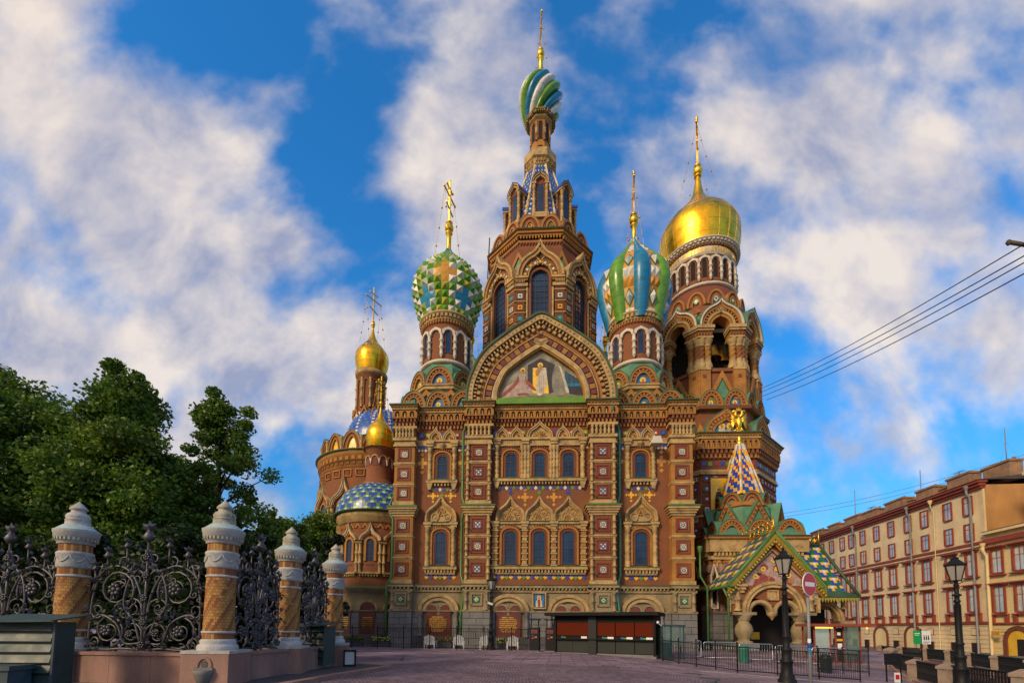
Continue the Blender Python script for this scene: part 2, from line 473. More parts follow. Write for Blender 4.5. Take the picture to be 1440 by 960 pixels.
def disc(mb, x, z, r, y, m, n=14, rz=None):
    rz = rz or r
    mb.poly([(x + r * math.cos(2 * PI * i / n), z + rz * math.sin(2 * PI * i / n)) for i in range(n)], y, m)
def saint(mb, x, z, w, y, robe, bg=None, two=False):
    """half length figure with a halo: flat mosaic, each piece a few mm proud of the last"""
    if bg: mb.prism(arch(x, z, w, w * .55), y, y + .02, bg)
    for dx in ((-w * .17, w * .17) if two else (0,)):
        s_ = w * (.75 if two else 1)
        disc(mb, x + dx, z + s_ * .38, s_ * .2, y - .004, GOLDP, 12)
        mb.poly([(x + dx - s_ * .24, z), (x + dx + s_ * .24, z), (x + dx + s_ * .17, z + s_ * .2), (x + dx + s_ * .06, z + s_ * .27), (x + dx - s_ * .06, z + s_ * .27), (x + dx - s_ * .17, z + s_ * .2)], y - .008, robe)
        disc(mb, x + dx, z + s_ * .35, s_ * .075, y - .012, M_SKIN, 10, s_ * .095)
def kok(mb, x, z, w, h, tip, y, depth, rim=OCHRE, inner=BRICKD, fill=T_TEAL, roof=COPPER, teeth=9, icon=None, d=.16, hood=True):
    """kokoshnik gable: rim, toothed ring, recessed field, sheet metal hood behind"""
    p = arch(x, z, w, h, tip, 18)
    k = w * d
    mb.band(p, 0, k * .55, y, y + depth, rim)
    mb.band(p, k * .55, k * 1.25, y + .10, y + .5, inner)
    if teeth: mb.teeth(p, k * .85, w * .055, k * .55, y + .05, y + .2, teeth, rim)
    mb.band(p, k * 1.25, k * 1.6, y + .05, y + .5, rim)
    q = arch(x, z, w - 3.2 * k, max(.1, h - 1.6 * k), tip * .3, 14)
    mb.poly(q, y + .24, fill)
    if hood: mb.band(arch(x, z, w + .10, h + .05, tip, 18), 0, .05, y - .06, y + depth + .3, roof)
    if icon: saint(mb, x, z, w - 3.2 * k, y + .22, icon[0], None, icon[1])
def rosette(mb, x, z, r, y, m):
    mb.band([(x + r * math.cos(-a), z + r * math.sin(-a)) for a in [PI - 2 * PI * i / 12 for i in range(13)]], 0, r * .3, y - .05, y + .05, m)
    for i in range(6):
        a = PI * i / 3
        disc(mb, x + r * .42 * math.cos(a), z + r * .42 * math.sin(a), r * .2, y - .03, m, 6)
    mb.prism([(x + r * .18 * math.cos(2 * PI * i / 8), z + r * .18 * math.sin(2 * PI * i / 8)) for i in range(8)], y - .06, y, m)

# ---------- walls of the main block
mb = MB()
mb.box(-12.6, -6.3, .45, 30, 5.0, 20.9, BRICK)
mb.box(6.3, 12.9, .45, 30, 5.0, 20.9, BRICK)
mb.box(-6.3, 6.3, .12, 30, 5.0, 20.9, BRICK)
mb.box(-6.2, 6.2, 9.0, 25, 20.9, 24.5, BRICKD)
mb.build('wall', church)
mb = MB()
mb.box(-12.7, 13.0, .3, 30, 20.93, 21.06, DKGREEN)
mb.box(-6.9, 6.9, 8.0, 24, 24.5, 25.2, DKGREEN)
mb.build('roof', church)

# ---------- plinth: rusticated granite below, limestone with arches above
BAYS = (-8.62, 8.62)
mb = MB()
def ashlar(x0, x1, y, z0, z1, rows, cols, m, dep=.06, depth=.4):
    mb.box(x0, x1, y + dep, y + depth, z0, z1, GRANDARK)
    hz = (z1 - z0) / rows
    for j in range(rows):
        e = [x0] + [x0 + (x1 - x0) * (i + (.5 if j % 2 else 0)) / cols for i in range(0 if j % 2 else 1, cols)] + [x1]
        for a, b in zip(e[:-1], e[1:]):
            if b - a > .05: mb.box(a + .02, b - .02, y + random.uniform(-.012, .012), y + dep + .02, z0 + j * hz + .02, z0 + (j + 1) * hz - .02, m)
PIL = ((-11.85, 1.75, -.25), (-5.28, 2.1, -.55), (5.28, 2.1, -.55), (11.95, 1.8, -.25))
mb.box(-12.75, 13.0, .2, 1.5, 0, 4.95, TAN)
ashlar(-12.8, 13.0, -.15, -.3, .95, 2, 22, GRANDARK, depth=.6)
for a, b in ((-12.78, -9.95), (-7.25, -3.75), (-1.3, 1.3), (3.75, 7.2), (9.95, 12.95)):
    ashlar(a, b, -.02, .95, 3.05, 4, max(2, int((b - a) / 1.1)), GRANITE)
for c, w, y in PIL:
    ashlar(c - w / 2 - .12, c + w / 2 + .12, y - .12, -.3, 3.05, 6, 2, GRANITE, depth=.9)
    mb.box(c - w / 2 - .05, c + w / 2 + .05, y - .05, .6, 3.2, 4.95, TAN)
    mb.box(c - w / 2 - .15, c + w / 2 + .15, y - .2, .6, 3.05, 3.2, TAN)
    for s_ in (-1, 1): mb.column(c + s_ * w * .42, y - .12, 3.2, 4.75, .12, TAN, 'plain', 8)
    mb.band([(c - .5, 3.55), (c - .5, 4.6), (c + .5, 4.6), (c + .5, 3.55), (c - .5, 3.55)], 0, .16, y - .16, y, TAN)
    mb.box(c - .27, c + .27, y - .1, y - .04, 3.82, 4.32, T_DGREEN)
    mb.diamond(c, 4.07, .2, y - .13, y - .1, T_WHITE); mb.diamond(c, 4.07, .1, y - .15, y - .13, T_GREEN)
mb.box(-12.85, 13.05, -.08, .6, 3.05, 3.17, TAN)
# plinth cornice with small dentils, capped by green sheet
def step_cornice(x0, x1, y, end=.15):
    mb.box(x0 - end, x1 + end, y - .12, .7, 4.75, 4.95, TAN)
    n = int((x1 - x0) / .3)
    for i in range(n): mb.box(x0 + (i + .25) * (x1 - x0) / n, x0 + (i + .7) * (x1 - x0) / n, y - .24, y, 4.97, 5.12, CREAM)
    mb.box(x0 - end * 1.5, x1 + end * 1.5, y - .3, .7, 5.12, 5.34, TAN)
    mb.box(x0 - end * 1.8, x1 + end * 1.8, y - .36, .7, 5.343, 5.40, DKGREEN)
step_cornice(-12.7, 13.0, .18)
for c, w, y in PIL: step_cornice(c - w / 2, c + w / 2, y)
mb.build('plinth', church)
# blind arches of the plinth with their red granite memorial plaques
def plinth_arch(c):
    mb = MB()
    p = arch(c, 3.15, 3.5, 1.45, 0, 18)
    mb.band(p, 0, .28, -.12, .3, CREAM); mb.band(p, .28, .42, .0, .3, TAN); mb.band(p, .42, .62, -.06, .3, CREAM)
    mb.poly(arch(c, 3.15, 2.3, .85, 0, 16), .16, TAN)
    for s_ in (-1, 1):
        mb.band(arch(c + s_ * .58, 3.2, 1.16, .58, 0, 12), 0, .15, .0, .3, TAN)
        mb.column(c + s_ * 1.55, -.1, .95, 3.05, .22, GRANITE, 'jug', 10)
    mb.box(c - .1, c + .1, -.03, .2, 2.75, 3.25, TAN)
    a = mb.build('arch', church)
    mb = MB()
    mb.box(c - 1.05, c + 1.05, .0, .19, .95, 3.0, MAROON)
    for s_ in (-1, 1):
        mb.prism(arch(c + s_ * .58, 2.99, .86, .43, 0, 10, .2), .03, .19, MAROON)
        for q in (0, PI / 2, PI, -PI / 2):
            x, z = c + s_ * .58 + .15 * math.cos(q), 3.28 + .15 * math.sin(q)
            disc(mb, x, z, .11, .02, BRICKD, 8)
    b = mb.build('plaque', church)
    mb = MB(); rnd = random.Random(int(c * 100))
    for j in range(8):                                  # rows of small gilt strokes, unreadable at this distance
        x = c - .75 + (.2 if j in (0, 7) else 0); z = 2.55 - j * .17
        e = c + .75 - rnd.uniform(0, .15) - (.2 if j in (0, 7) else 0)
        while x < e:
            w = rnd.uniform(.03, .055)
            mb.box(x, x + w, -.006, .002, z, z + rnd.uniform(.07, .1), GOLDT); x += w + rnd.choice((.018, .018, .06))
    mb.build('gilt_lettering', b)
for c in (-8.62, -2.62, 2.45, 8.62): plinth_arch(c)
mb = MB()                                               # the small icon between the middle arches
mb.band([(-.62, 3.35), (-.62, 4.75), (.58, 4.75), (.58, 3.35), (-.62, 3.35)], 0, .14, -.1, .2, CREAM)
mb.box(-.46, .42, .02, .15, 3.5, 4.6, M_BLUE)
disc(mb, -.02, 4.32, .17, .012, GOLDP); disc(mb, -.02, 4.3, .085, .004, M_SKIN, 10, .11)
mb.poly([(-.3, 3.52), (.26, 3.52), (.24, 4.0), (.1, 4.2), (-.14, 4.2), (-.28, 4.0)], .008, M_ROBE)
mb.poly([(-.12, 3.54), (.08, 3.54), (.08, 4.15), (-.12, 4.15)], .002, M_RED)
tag(mb.build('icon', church), 'blue mosaic icon of a haloed saint between two blind arches')

# ---------- pilasters
def tile_square(mb, x, z, y, kind):
    mb.band([(x - .6, z - .6), (x - .6, z + .6), (x + .6, z + .6), (x + .6, z - .6), (x - .6, z - .6)], 0, .17, y - .07, y + .05, BRICKD)
    mb.band([(x - .43, z - .43), (x - .43, z + .43), (x + .43, z + .43), (x + .43, z - .43), (x - .43, z - .43)], 0, .15, y - .03, y + .05, BRICKD)
    mb.band([(x - .33, z - .33), (x - .33, z + .33), (x + .33, z + .33), (x + .33, z - .33), (x - .33, z - .33)], 0, .09, y - .09, y + .05, T_RED)
    a = (T_WHITE, T_TEAL, T_DGREEN, T_YEL) if kind == 0 else (T_TEAL, T_WHITE, MAROON, T_WHITE) if kind == 1 else (T_WHITE, T_GREEN, T_TEAL, T_YEL)
    mb.box(x - .245, x + .245, y - .05, y + .02, z - .245, z + .245, a[0])
    for sx in (-1, 1):
        for sz in (-1, 1): mb.diamond(x + sx * .165, z + sz * .165, .075, y - .06, y - .05, a[1])
    mb.diamond(x, z, .19, y - .065, y - .05, a[2]); mb.diamond(x, z, .1, y - .075, y - .065, a[3])
for n, (c, w, y) in enumerate(PIL):
    mb = MB()
    a, b = c - w / 2, c + w / 2
    fancy = n in (1, 2)
    mb.box(a, b, y, .6, 5.4, 19.2, OCHRE if not fancy else BRICK)
    if not fancy: mb.box(a + .12, b - .12, y - .02, y + .1, 5.7, 17.5, OCHRE)
    for z in (7.6, 9.45, 14.0, 15.85):                   # ledges between the panels
        mb.box(a - .06, b + .06, y - .12, .6, z, z + .14, CREAM); mb.box(a - .03, b + .03, y - .06, .6, z - .1, z, CREAM)
    mb.box(a - .06, b + .06, y - .14, .6, 5.4, 5.75, CREAM)
    mb.box(a - .06, b + .06, y - .12, .6, 12.25, 12.55, CREAM)
    for k, (dz, e) in enumerate(((11.25, .1), (11.45, .2), (11.65, .3), (11.82, .4))):
        mb.box(a - e, b + e, y - e, .6, dz, dz + .2, CREAM)
    mb.box(a - .48, b + .48, y - .48, .6, 12.02, 12.1, PIPEG)
    mb.add([(a - .48, y - .48, 12.1), (b + .48, y - .48, 12.1), (b + .05, y - .05, 12.26), (a - .05, y - .05, 12.26)], [(0, 1, 2, 3)], PIPEG)
    mb.box(a - .12, b + .12, y - .14, .6, 17.45, 17.62, CREAM)
    mb.box(a - .04, b + .04, y - .06, .6, 17.62, 17.95, CREAM)
    mb.box(a - .16, b + .16, y - .2, .6, 17.95, 18.2, CREAM)
    mb.box(a - .2, b + .2, y - .26, .6, 19.0, 19.2, CREAM)
    nb = 6
    for i in range(nb): mb.column(a + (i + .5) * w / nb, y - .12, 18.2, 19.0, .15, CREAM, 'baluster', 7)
    for s_ in (-1, 1):
        x = c + s_ * (w / 2 - .12)
        if fancy:
            for z0, z1 in ((5.75, 7.55), (7.74, 9.4), (9.6, 11.3), (12.55, 13.95), (14.15, 15.8), (16.0, 17.45)):
                mb.column(x, y - .08, z0, z1, .13, CREAM, 'ring', 8)
    o = mb.build('pilaster', church)
    for k, z in enumerate((6.65, 8.6, 10.45, 13.3, 15.0, 16.75)):
        t = MB(); tile_square(t, c, z, y, (k + n) % 2 if fancy else 2 * (k % 2))
        t.build('ceramic_panel', o)

# ---------- cornice
def cornice(mb, x0, x1, y, z=19.2, k=1.0, back=.8, capm=DKGREEN, pitch=.5):
    """toothed corbels, a blind arcade, mouldings and a sheet metal edge; k scales the height (1.85 m)"""
    w = x1 - x0
    mb.box(x0, x1, y - .02, y + back, z, z + .75 * k, BRICKD)
    n = max(3, int(w / (.3 * k)))
    for i in range(n):
        a = x0 + w * (i + .22) / n; b = x0 + w * (i + .72) / n
        mb.box(a, b, y - .18, y, z + .05 * k, z + .3 * k, OCHRE)
        a = x0 + w * (i + .5) / n
        mb.box(a, min(x1, a + w * .5 / n), y - .3, y, z + .38 * k, z + .68 * k, BRICK)
    mb.box(x0 - .1, x1 + .1, y - .2, y + back, z + .3 * k, z + .38 * k, BRICK)
    mb.box(x0 - .12, x1 + .12, y - .36, y + back, z + .68 * k, z + .78 * k, OCHRE)
    mb.box(x0 - .05, x1 + .05, y - .14, y + back, z + .78 * k, z + 1.42 * k, BRICKD)
    n = max(2, int(w / pitch))
    q = w / n
    for i in range(n + 1):
        x = x0 + i * q
        mb.box(x - q * .2, x + q * .2, y - .38, y, z + .78 * k, z + 1.2 * k, OCHRE)
    for i in range(n):
        x = x0 + (i + .5) * q
        mb.column(x, y - .2, z + .78 * k, z + 1.15 * k, q * .19, CREAM, 'baluster', 5)
        p = [(x + .3 * q * math.cos(PI * t / 4), z + 1.1 * k + .22 * k * math.sin(PI * t / 4)) for t in range(5)]
        mb.prism([(x - q * .5, z + 1.1 * k), (x - q * .5, z + 1.42 * k), (x + q * .5, z + 1.42 * k), (x + q * .5, z + 1.1 * k)] + p, y - .36, y, OCHRE)
    mb.box(x0 - .16, x1 + .16, y - .46, y + back, z + 1.42 * k, z + 1.54 * k, CREAM)
    n = int(w / .26)
    for i in range(n): mb.box(x0 + (i + .25) * w / n, x0 + (i + .75) * w / n, y - .52, y, z + 1.54 * k, z + 1.64 * k, CREAM)
    mb.box(x0 - .18, x1 + .18, y - .48, y + back, z + 1.541 * k, z + 1.64 * k, OCHRE)
    mb.box(x0 - .24, x1 + .24, y - .6, y + back, z + 1.64 * k, z + 1.76 * k, OCHRE)
    mb.box(x0 - .32, x1 + .32, y - .72, y + back, z + 1.762 * k, z + 1.85 * k, capm)
for a, b, y in ((-10.9, -6.5, .45), (-4.2, 4.2, .12), (6.5, 10.9, .45)):
    mb = MB(); cornice(mb, a, b, y); mb.build('cornice', church)
for c, w, y in PIL:
    mb = MB(); cornice(mb, c - w / 2 - .1, c + w / 2 + .1, y); mb.build('cornice', church)
# tile band on the wall just under the cornice
mb = MB()
for a, b, y in ((-10.9, -6.4, .45), (6.4, 10.95, .45), (-4.2, 4.2, .12)):
    mb.box(a, b, y - .04, y + .1, 18.3, 19.2, BRICKD); mb.box(a, b, y - .1, y + .1, 17.75, 18.25, CREAM)
    n = int((b - a) / .6)
    for i in range(n):
        x = a + (i + .5) * (b - a) / n
        mb.box(x - .2, x + .2, y - .08, y, 18.5, 18.9, (T_BLUE, T_GREEN, T_RED)[i % 3])
        mb.diamond(x, 18.7, .13, y - .1, y - .08, (T_TEAL, T_YEL, T_WHITE)[i % 3])
    n = int((b - a) / .3)
    for i in range(n):
        x = a + (i + .5) * (b - a) / n
        mb.diamond(x, 17.35, .15, y - .05, y + .02, (T_WHITE, T_YEL)[i % 2]); mb.box(x - .16, x + .16, y - .03, y + .02, 17.45, 17.7, T_BLUE)
mb.build('tile_frieze', church)

# ---------- windows
def pane(mb, x, z0, z1, w, y, rows=3, round_=True):
    """glass with glazing bars, arched head"""
    if round_:
        pts = [(x + w / 2, z0), (x - w / 2, z0)] + [(a, b) for a, b in arch(x, z1 - w * .32, w, w * .32, 0, 8)]
    else: pts = [(x + w / 2, z0), (x - w / 2, z0), (x - w / 2, z1), (x + w / 2, z1)]
    mb.poly(pts, y, GLASS)
    p = [(x - w / 2, z0)] + arch(x, z1 - w * .32, w, w * .32 if round_ else .01, 0, 8) + [(x + w / 2, z0)]
    mb.band(p, 0, .07, y - .07, y + .05, FRAME)
    mb.box(x - w / 2, x + w / 2, y - .07, y, z0, z0 + .08, FRAME)
    mb.box(x - .02, x + .02, y - .04, y, z0, z1 - .02, FRAME)
    for i in range(1, rows): 
        z = z0 + (z1 - z0) * i / rows * .95
        mb.box(x - w / 2, x + w / 2, y - .04, y, z - .022, z + .022, FRAME)
def brick_head(mb, x, z0, z1, w, y):
    """stepped brick reveal round a window"""
    p = [(x - w / 2 - .36, z0)] + arch(x, z1 - w * .32, w + .72, w * .32 + .36, 0, 10) + [(x + w / 2 + .36, z0)]
    mb.band(p, 0, .16, y - .26, y + .1, OCHRE); mb.band(p, .16, .36, y - .16, y + .1, BRICKD)
    q = arch(x, z1 - w * .32, w + .72, w * .32 + .36, 0, 10)
    mb.teeth(q, -.1, .07, .2, y - .28, y, 13, BRICK)
def upper_window(x, y, cols, koks):
    """cols: x of the colonnettes; koks: (x, width, height) of the keel arches above"""
    o = MB(); a, b = cols[0] - .25, cols[-1] + .25
    o.box(a + .1, b - .1, y - .06, y + .1, 14.6, 17.55, BRICK)
    for xx in x: brick_head(o, xx, 14.7, 16.9, .98, y)
    for c in cols:
        o.box(c - .2, c + .2, y - .16, y + .1, 14.55, 17.5, CREAM)
        o.column(c, y - .22, 14.55, 17.5, .17, CREAM, 'bead', 8)
        if len(cols) > 2 and 0 < cols.index(c) < len(cols) - 1:
            for s_ in (-1, 1): o.column(c + s_ * .27, y - .2, 14.55, 17.5, .15, CREAM, 'bead', 8)
        o.box(c - .34, c + .34, y - .42, y + .1, 17.85, 18.1, CREAM); o.box(c - .28, c + .28, y - .34, y + .1, 17.62, 17.85, CREAM)
    o.box(a, b, y - .22, y + .1, 17.5, 17.62, CREAM); o.box(a + .1, b - .1, y - .16, y + .1, 17.62, 18.05, CREAM)
    o.box(a - .12, b + .12, y - .3, y + .1, 18.05, 18.22, CREAM)
    for kx, kw, kh in koks:
        p = arch(kx, 18.22, kw, kh * .72, kh * .28, 16)
        o.band(p, 0, .1, y - .32, y + .1, CREAM); o.band(p, .1, .18, y - .24, y + .1, OCHRE); o.band(p, .18, .26, y - .3, y + .1, CREAM)
        o.poly(arch(kx, 18.22, kw - .5, kh * .72 - .25, kh * .1, 12), y - .12, CREAM)
        for t in range(7):
            an = PI * (t + .5) / 7; r = kw * .25
            o.bar((kx, y - .14, 18.26), (kx + r * math.cos(an), y - .16, 18.26 + r * math.sin(an)), .07, OCHRE)
        o.ball((kx, y - .15, 18.3), .13, CREAM, 6)
        if len(koks) == 2 : pass
    if len(koks) == 2 and len(x) == 1:
        o.lathe([(.0, 17.3), (.12, 17.4), (.2, 17.6), (.3, 17.7), (.3, 17.85)], CREAM, 8, (x[0], y - .2))
    o.box(a - .06, b + .06, y - .34, y + .1, 14.35, 14.58, CREAM); o.box(a - .08, b + .08, y - .37, y + .1, 14.583, 14.63, PIPEG)
    n = int((b - a) / .27)
    for i in range(n): o.box(a + (i + .25) * (b - a) / n, a + (i + .7) * (b - a) / n, y - .24, y + .1, 14.1, 14.35, CREAM)
    for c in (cols[0], cols[-1]): o.prism([(c - .28, 14.36), (c + .28, 14.36), (c + .1, 13.75), (c - .1, 13.75)], y - .3, y + .1, CREAM)
    n = int((b - a) / .31)
    for i in range(n):
        xx = a + (i + .5) * (b - a) / n
        o.diamond(xx, 13.82, .155, y - .03, y + .02, (T_BLUE, T_GREEN, T_BLUE, T_WHITE)[i % 4], .2); 
    fr = o.build('window', church)
    for xx in x:
        g = MB(); pane(g, xx, 14.72, 16.85, .95, y - .065); g.build('window_pane', fr)
def lower_window(x, y, cols):
    o = MB(); a, b = cols[0] - .27, cols[-1] + .27
    o.box(a + .1, b - .1, y - .06, y + .1, 7.0, 10.5, BRICK)
    for xx in x: brick_head(o, xx, 7.1, 10.05, 1.05, y)
    for c in cols:
        o.box(c - .22, c + .22, y - .2, y + .1, 6.95, 10.45, CREAM)
        if len(cols) == 2: o.column(c, y - .26, 6.95, 10.45, .18, CREAM, 'bead', 8)
        else:
            for k in range(7): 
                z = 7.0 + k * .5
                o.box(c - .28, c + .28, y - .3, y, z, z + .12, CREAM)
                o.box(c - .17, c + .17, y - .27, y, z + .16, z + .44, OCHRE if k % 2 else CREAM)
        o.box(c - .36, c + .36, y - .42, y + .1, 10.62, 10.82, CREAM); o.box(c - .28, c + .28, y - .34, y + .1, 10.4, 10.62, CREAM)
    o.box(a + .1, b - .1, y - .14, y + .1, 10.25, 10.62, CREAM)
    o.box(a - .1, b + .1, y - .3, y + .1, 10.62, 10.8, CREAM); o.box(a - .14, b + .14, y - .38, y + .1, 10.82, 10.87, DKGREEN)
    for n, xx in enumerate(x):
        w = 2.5 if len(x) > 1 else 2.75
        p = [(-1, 0), (-1.0, .2), (-.88, .42), (-.62, .56), (-.38, .68), (-.16, .86), (0, 1.0), (.16, .86), (.38, .68), (.62, .56), (.88, .42), (1.0, .2), (1, 0)]
        h = 2.15 if len(x) > 1 else 2.35
        p = crom([(xx + q * w / 2, 10.87 + t * h) for q, t in p], 3)
        o.band(p, 0, .15, y - .42, y + .1, CREAM); o.band(p, .15, .26, y - .3, y + .1, CREAM); o.band(p, .26, .36, y - .2, y + .1, OCHRE)
        o.poly(offs(p, .3), y - .08, CREAM)
        for dx, dz in ((-.55, .42), (.55, .42), (0, .9)) if len(x) == 1 else ((-.62, .3), (.62, .3), (-.35, .75), (.35, .75), (0, .35)):
            rosette(o, xx + dx, 10.9 + dz, .28 if (dx or len(x) == 1) else .42, y - .12, CREAM if dx else OCHRE)
        o.band([(xx - .5, 10.9), (xx, 12.1), (xx + .5, 10.9)], 0, .09, y - .2, y, CREAM)
    o.box(a - .06, b + .06, y - .36, y + .1, 6.7, 6.95, CREAM); o.box(a - .1, b + .1, y - .42, y + .1, 6.953, 7.0, PIPEG)
    n = int((b - a) / .27)
    for i in range(n): o.box(a + (i + .2) * (b - a) / n, a + (i + .75) * (b - a) / n, y - .28, y + .1, 6.42, 6.7, CREAM)
    o.box(a + .1, b - .1, y - .2, y + .1, 6.3, 6.42, CREAM)
    n = int((b - a) / .36)
    for i in range(n):
        xx = a + (i + .5) * (b - a) / n
        o.diamond(xx, 6.05, .2, y - .04, y + .02, T_YEL if i % 2 == 0 else (T_BLUE, T_GREEN)[(i // 2) % 2])
        o.prism([(xx - .18, 6.28), (xx + .18, 6.28), (xx, 6.08)], y - .05, y, T_BLUE)
    fr = o.build('window', church)
    for xx in x:
        g = MB(); pane(g, xx, 7.14, 10.02, 1.0, y - .065, 4); g.build('window_pane', fr)
for c in BAYS:
    s_ = 1
    upper_window([c], .45, [c - 1.08, c + 1.08], [(c - .62, 1.24, 1.15), (c + .62, 1.24, 1.15)])
    lower_window([c], .45, [c - 1.14, c + 1.14])
upper_window([-2.52, -.05, 2.42], .12, [-3.75, -1.28, 1.2, 3.65], [(-3.3, 1.22, 1.1), (-2.05, 1.22, 1.1), (-.05, 2.3, 1.5), (1.95, 1.22, 1.1), (3.2, 1.22, 1.1)])
lower_window([-2.52, -.05, 2.42], .12, [-3.82, -1.28, 1.2, 3.72])
# yellow, green and blue brick crosses laid into the wall
def cross(x, z, k, y, m):
    mb = MB()
    for dx, dz in ((0, 0), (1, 0), (-1, 0), (0, 1), (0, -1), (0, 2), (0, -2), (2, 0), (-2, 0)) if k > .12 else ((0, 0), (1, 0), (-1, 0), (0, 1), (0, -1)):
        if k > .12 and abs(dx) + abs(dz) == 2: mb.diamond(x + dx * k * 1.2, z + dz * k * 1.5, k * .75, y - .03, y + .01, m)
        else: mb.box(x + dx * k - k * .5, x + dx * k + k * .5, y - .03, y + .01, z + dz * k * 1.2 - k * .6, z + dz * k * 1.2 + k * .6, m)
    mb.build('brick_cross', church)
for c in BAYS:
    for dx, m in ((-.78, T_YEL), (0, T_GREEN), (.78, T_YEL)): cross(c + dx, 13.25, .17 if dx else .11, .45, m) if dx else cross(c, 13.3, .12, .45, m)
    for s_ in (-1, 1): cross(c + s_ * 1.82, 16.2, .27, .45, T_OCH)
for x, m, k in ((-2.52, T_BLUE, .12), (-.05, T_GREEN, .12), (2.42, T_BLUE, .12), (-1.28, T_OCH, .22), (1.2, T_OCH, .22)): cross(x, 13.4 if k < .2 else 13.0, k, .12, m)

# ---------- great gable over the middle bay
GP = crom([(-6.4 * a, 21.3 + 7.85 * b) for a, b in ((1, 0), (1.0, .12), (.95, .30), (.79, .56), (.47, .78), (.2, .92), (0, 1))][:] + [(6.4 * a, 21.3 + 7.85 * b) for a, b in ((.2, .92), (.47, .78), (.79, .56), (.95, .30), (1.0, .12), (1, 0))], 4)
mb = MB()
mb.band(GP, 0, .5, -.55, .6, CREAM)
mb.teeth(GP, .27, .08, .14, -.6, -.5, 54, TAN)
mb.band(GP, .5, .95, -.2, .6, BRICKD); mb.teeth(GP, .66, .12, .26, -.45, 0, 58, CREAM)
mb.teeth(GP, .98, .28, .26, -.42, 0, 34, CREAM)
mb.band(GP, .95, 1.32, -.12, .6, OCHRE)
mb.band(GP, 1.32, 1.42, -.2, .6, BRICKD); mb.band(GP, 1.42, 1.5, -.26, .6, CREAM)
mb.band(GP, 1.5, 2.15, -.1, .6, BRICK)
mb.teeth(GP, 1.83, .42, .46, -.26, 0, 33, OCHRE, MAROON)
mb.band(GP, 2.15, 2.24, -.26, .6, WHITE); mb.band(GP, 2.24, 2.6, -.4, .6, CREAM); mb.band(GP, 2.6, 2.72, -.28, .6, OCHRE)
mb.poly(offs(GP, 2.6), .3, BRICK)
gable = mb.build('gable', church)
mb = MB()
mb.band(GP, -.12, 0.0, -.62, 10.0, DKGREEN); mb.band(GP, -.13, .04, -.68, -.56, DKGREEN)
mb.build('gable_roof', gable)
mb = MB()
mb.add([(-4.3, -.62, 21.06), (4.3, -.62, 21.06), (4.3, -.22, 21.75), (-4.3, -.22, 21.75)], [(0, 1, 2, 3)], GREENP)
mb.box(-4.3, 4.3, -.68, -.6, 20.98, 21.12, GREENP)
mb.build('gable_flashing', gable)
mb = MB()                                              # the mosaic: a plain stand-in with one standing and one kneeling robed figure
ip = offs(GP, 2.7)
zmin = 21.75
cl = [(x, z) for x, z in ip if z > zmin]
mb.poly([(cl[0][0], zmin)] + cl + [(cl[-1][0], zmin)], .05, M_ROCK)
def mp(x, y): return ((x - 690) / 7.2 / 15.6 , 21.3 + (760 - y) / 7.2 / 15.4)
def mpoly(pts, y, m, sm=0):
    p = [mp(*q) for q in pts]
    if sm: p = crom(p + [p[0]], 4)[:-1]
    mb.poly(p, y, m)
mpoly([(270, 740), (1110, 740), (1150, 690), (940, 680), (620, 672), (430, 690), (300, 700)], .046, M_OLIVE)
mpoly([(925, 430), (1060, 520), (1150, 610), (1150, 690), (970, 660), (930, 560)], .046, M_DARKB)
mpoly([(940, 590), (1120, 590), (1150, 620), (1150, 690), (980, 670)], .044, M_DARK)
mpoly([(945, 560), (1110, 560), (1120, 590), (945, 590)], .042, T_TEAL)
mpoly([(560, 370), (690, 300), (830, 370), (830, 640), (780, 660), (560, 640)], .046, M_DARK)
mpoly([(830, 370), (880, 380), (940, 560), (970, 670), (830, 660), (800, 520)], .042, M_ROCK, 1)
mpoly([(860, 370), (890, 390), (975, 660), (940, 650), (900, 480)], .038, M_ROBE)
mpoly([(330, 600), (430, 540), (600, 560), (600, 660), (400, 690), (290, 690)], .042, M_ROSE, 1)
mpoly([(612, 398), (742, 398), (772, 658), (612, 655)], .036, GOLDP)
disc(mb, *mp(686, 372), .24, .032, GOLDP)
mpoly([(655, 405), (720, 400), (748, 440), (745, 590), (722, 612), (712, 668), (655, 672), (650, 560), (668, 480)], .026, M_ROBE, 1)
mpoly([(640, 430), (668, 400), (700, 402), (690, 440), (660, 480), (640, 470)], .022, M_SKIN, 1)
disc(mb, *mp(686, 378), .11, .016, M_SKIN, 12, .15)
for dx in (0, 22, 44): mpoly([(672 + dx, 470), (678 + dx, 470), (690 + dx * .6, 655), (682 + dx * .6, 655)], .02, M_ROSE)
disc(mb, *mp(515, 420), .22, .034, GOLDP)
mpoly([(480, 460), (540, 460), (535, 520), (560, 650), (470, 655), (500, 560), (470, 500)], .028, M_ROSE, 1)
disc(mb, *mp(515, 425), .13, .02, M_RED, 12)
mpoly([(470, 470), (420, 560), (330, 640), (270, 715), (310, 690), (400, 620), (470, 540)], .024, M_RED, 1)
mpoly([(540, 510), (600, 560), (650, 630), (600, 610), (545, 550)], .03, M_RED, 1)
mpoly([(455, 655), (560, 650), (580, 668), (470, 672)], .02, M_RED)
for x in (968, 1012, 1088): mpoly([(x, 480), (x + 5, 480), (x + 7, 665), (x, 665)], .03, M_DARK)
tag(mb.build('mosaic', gable), 'mosaic of a standing pale robed figure on gold beside a kneeling winged figure')
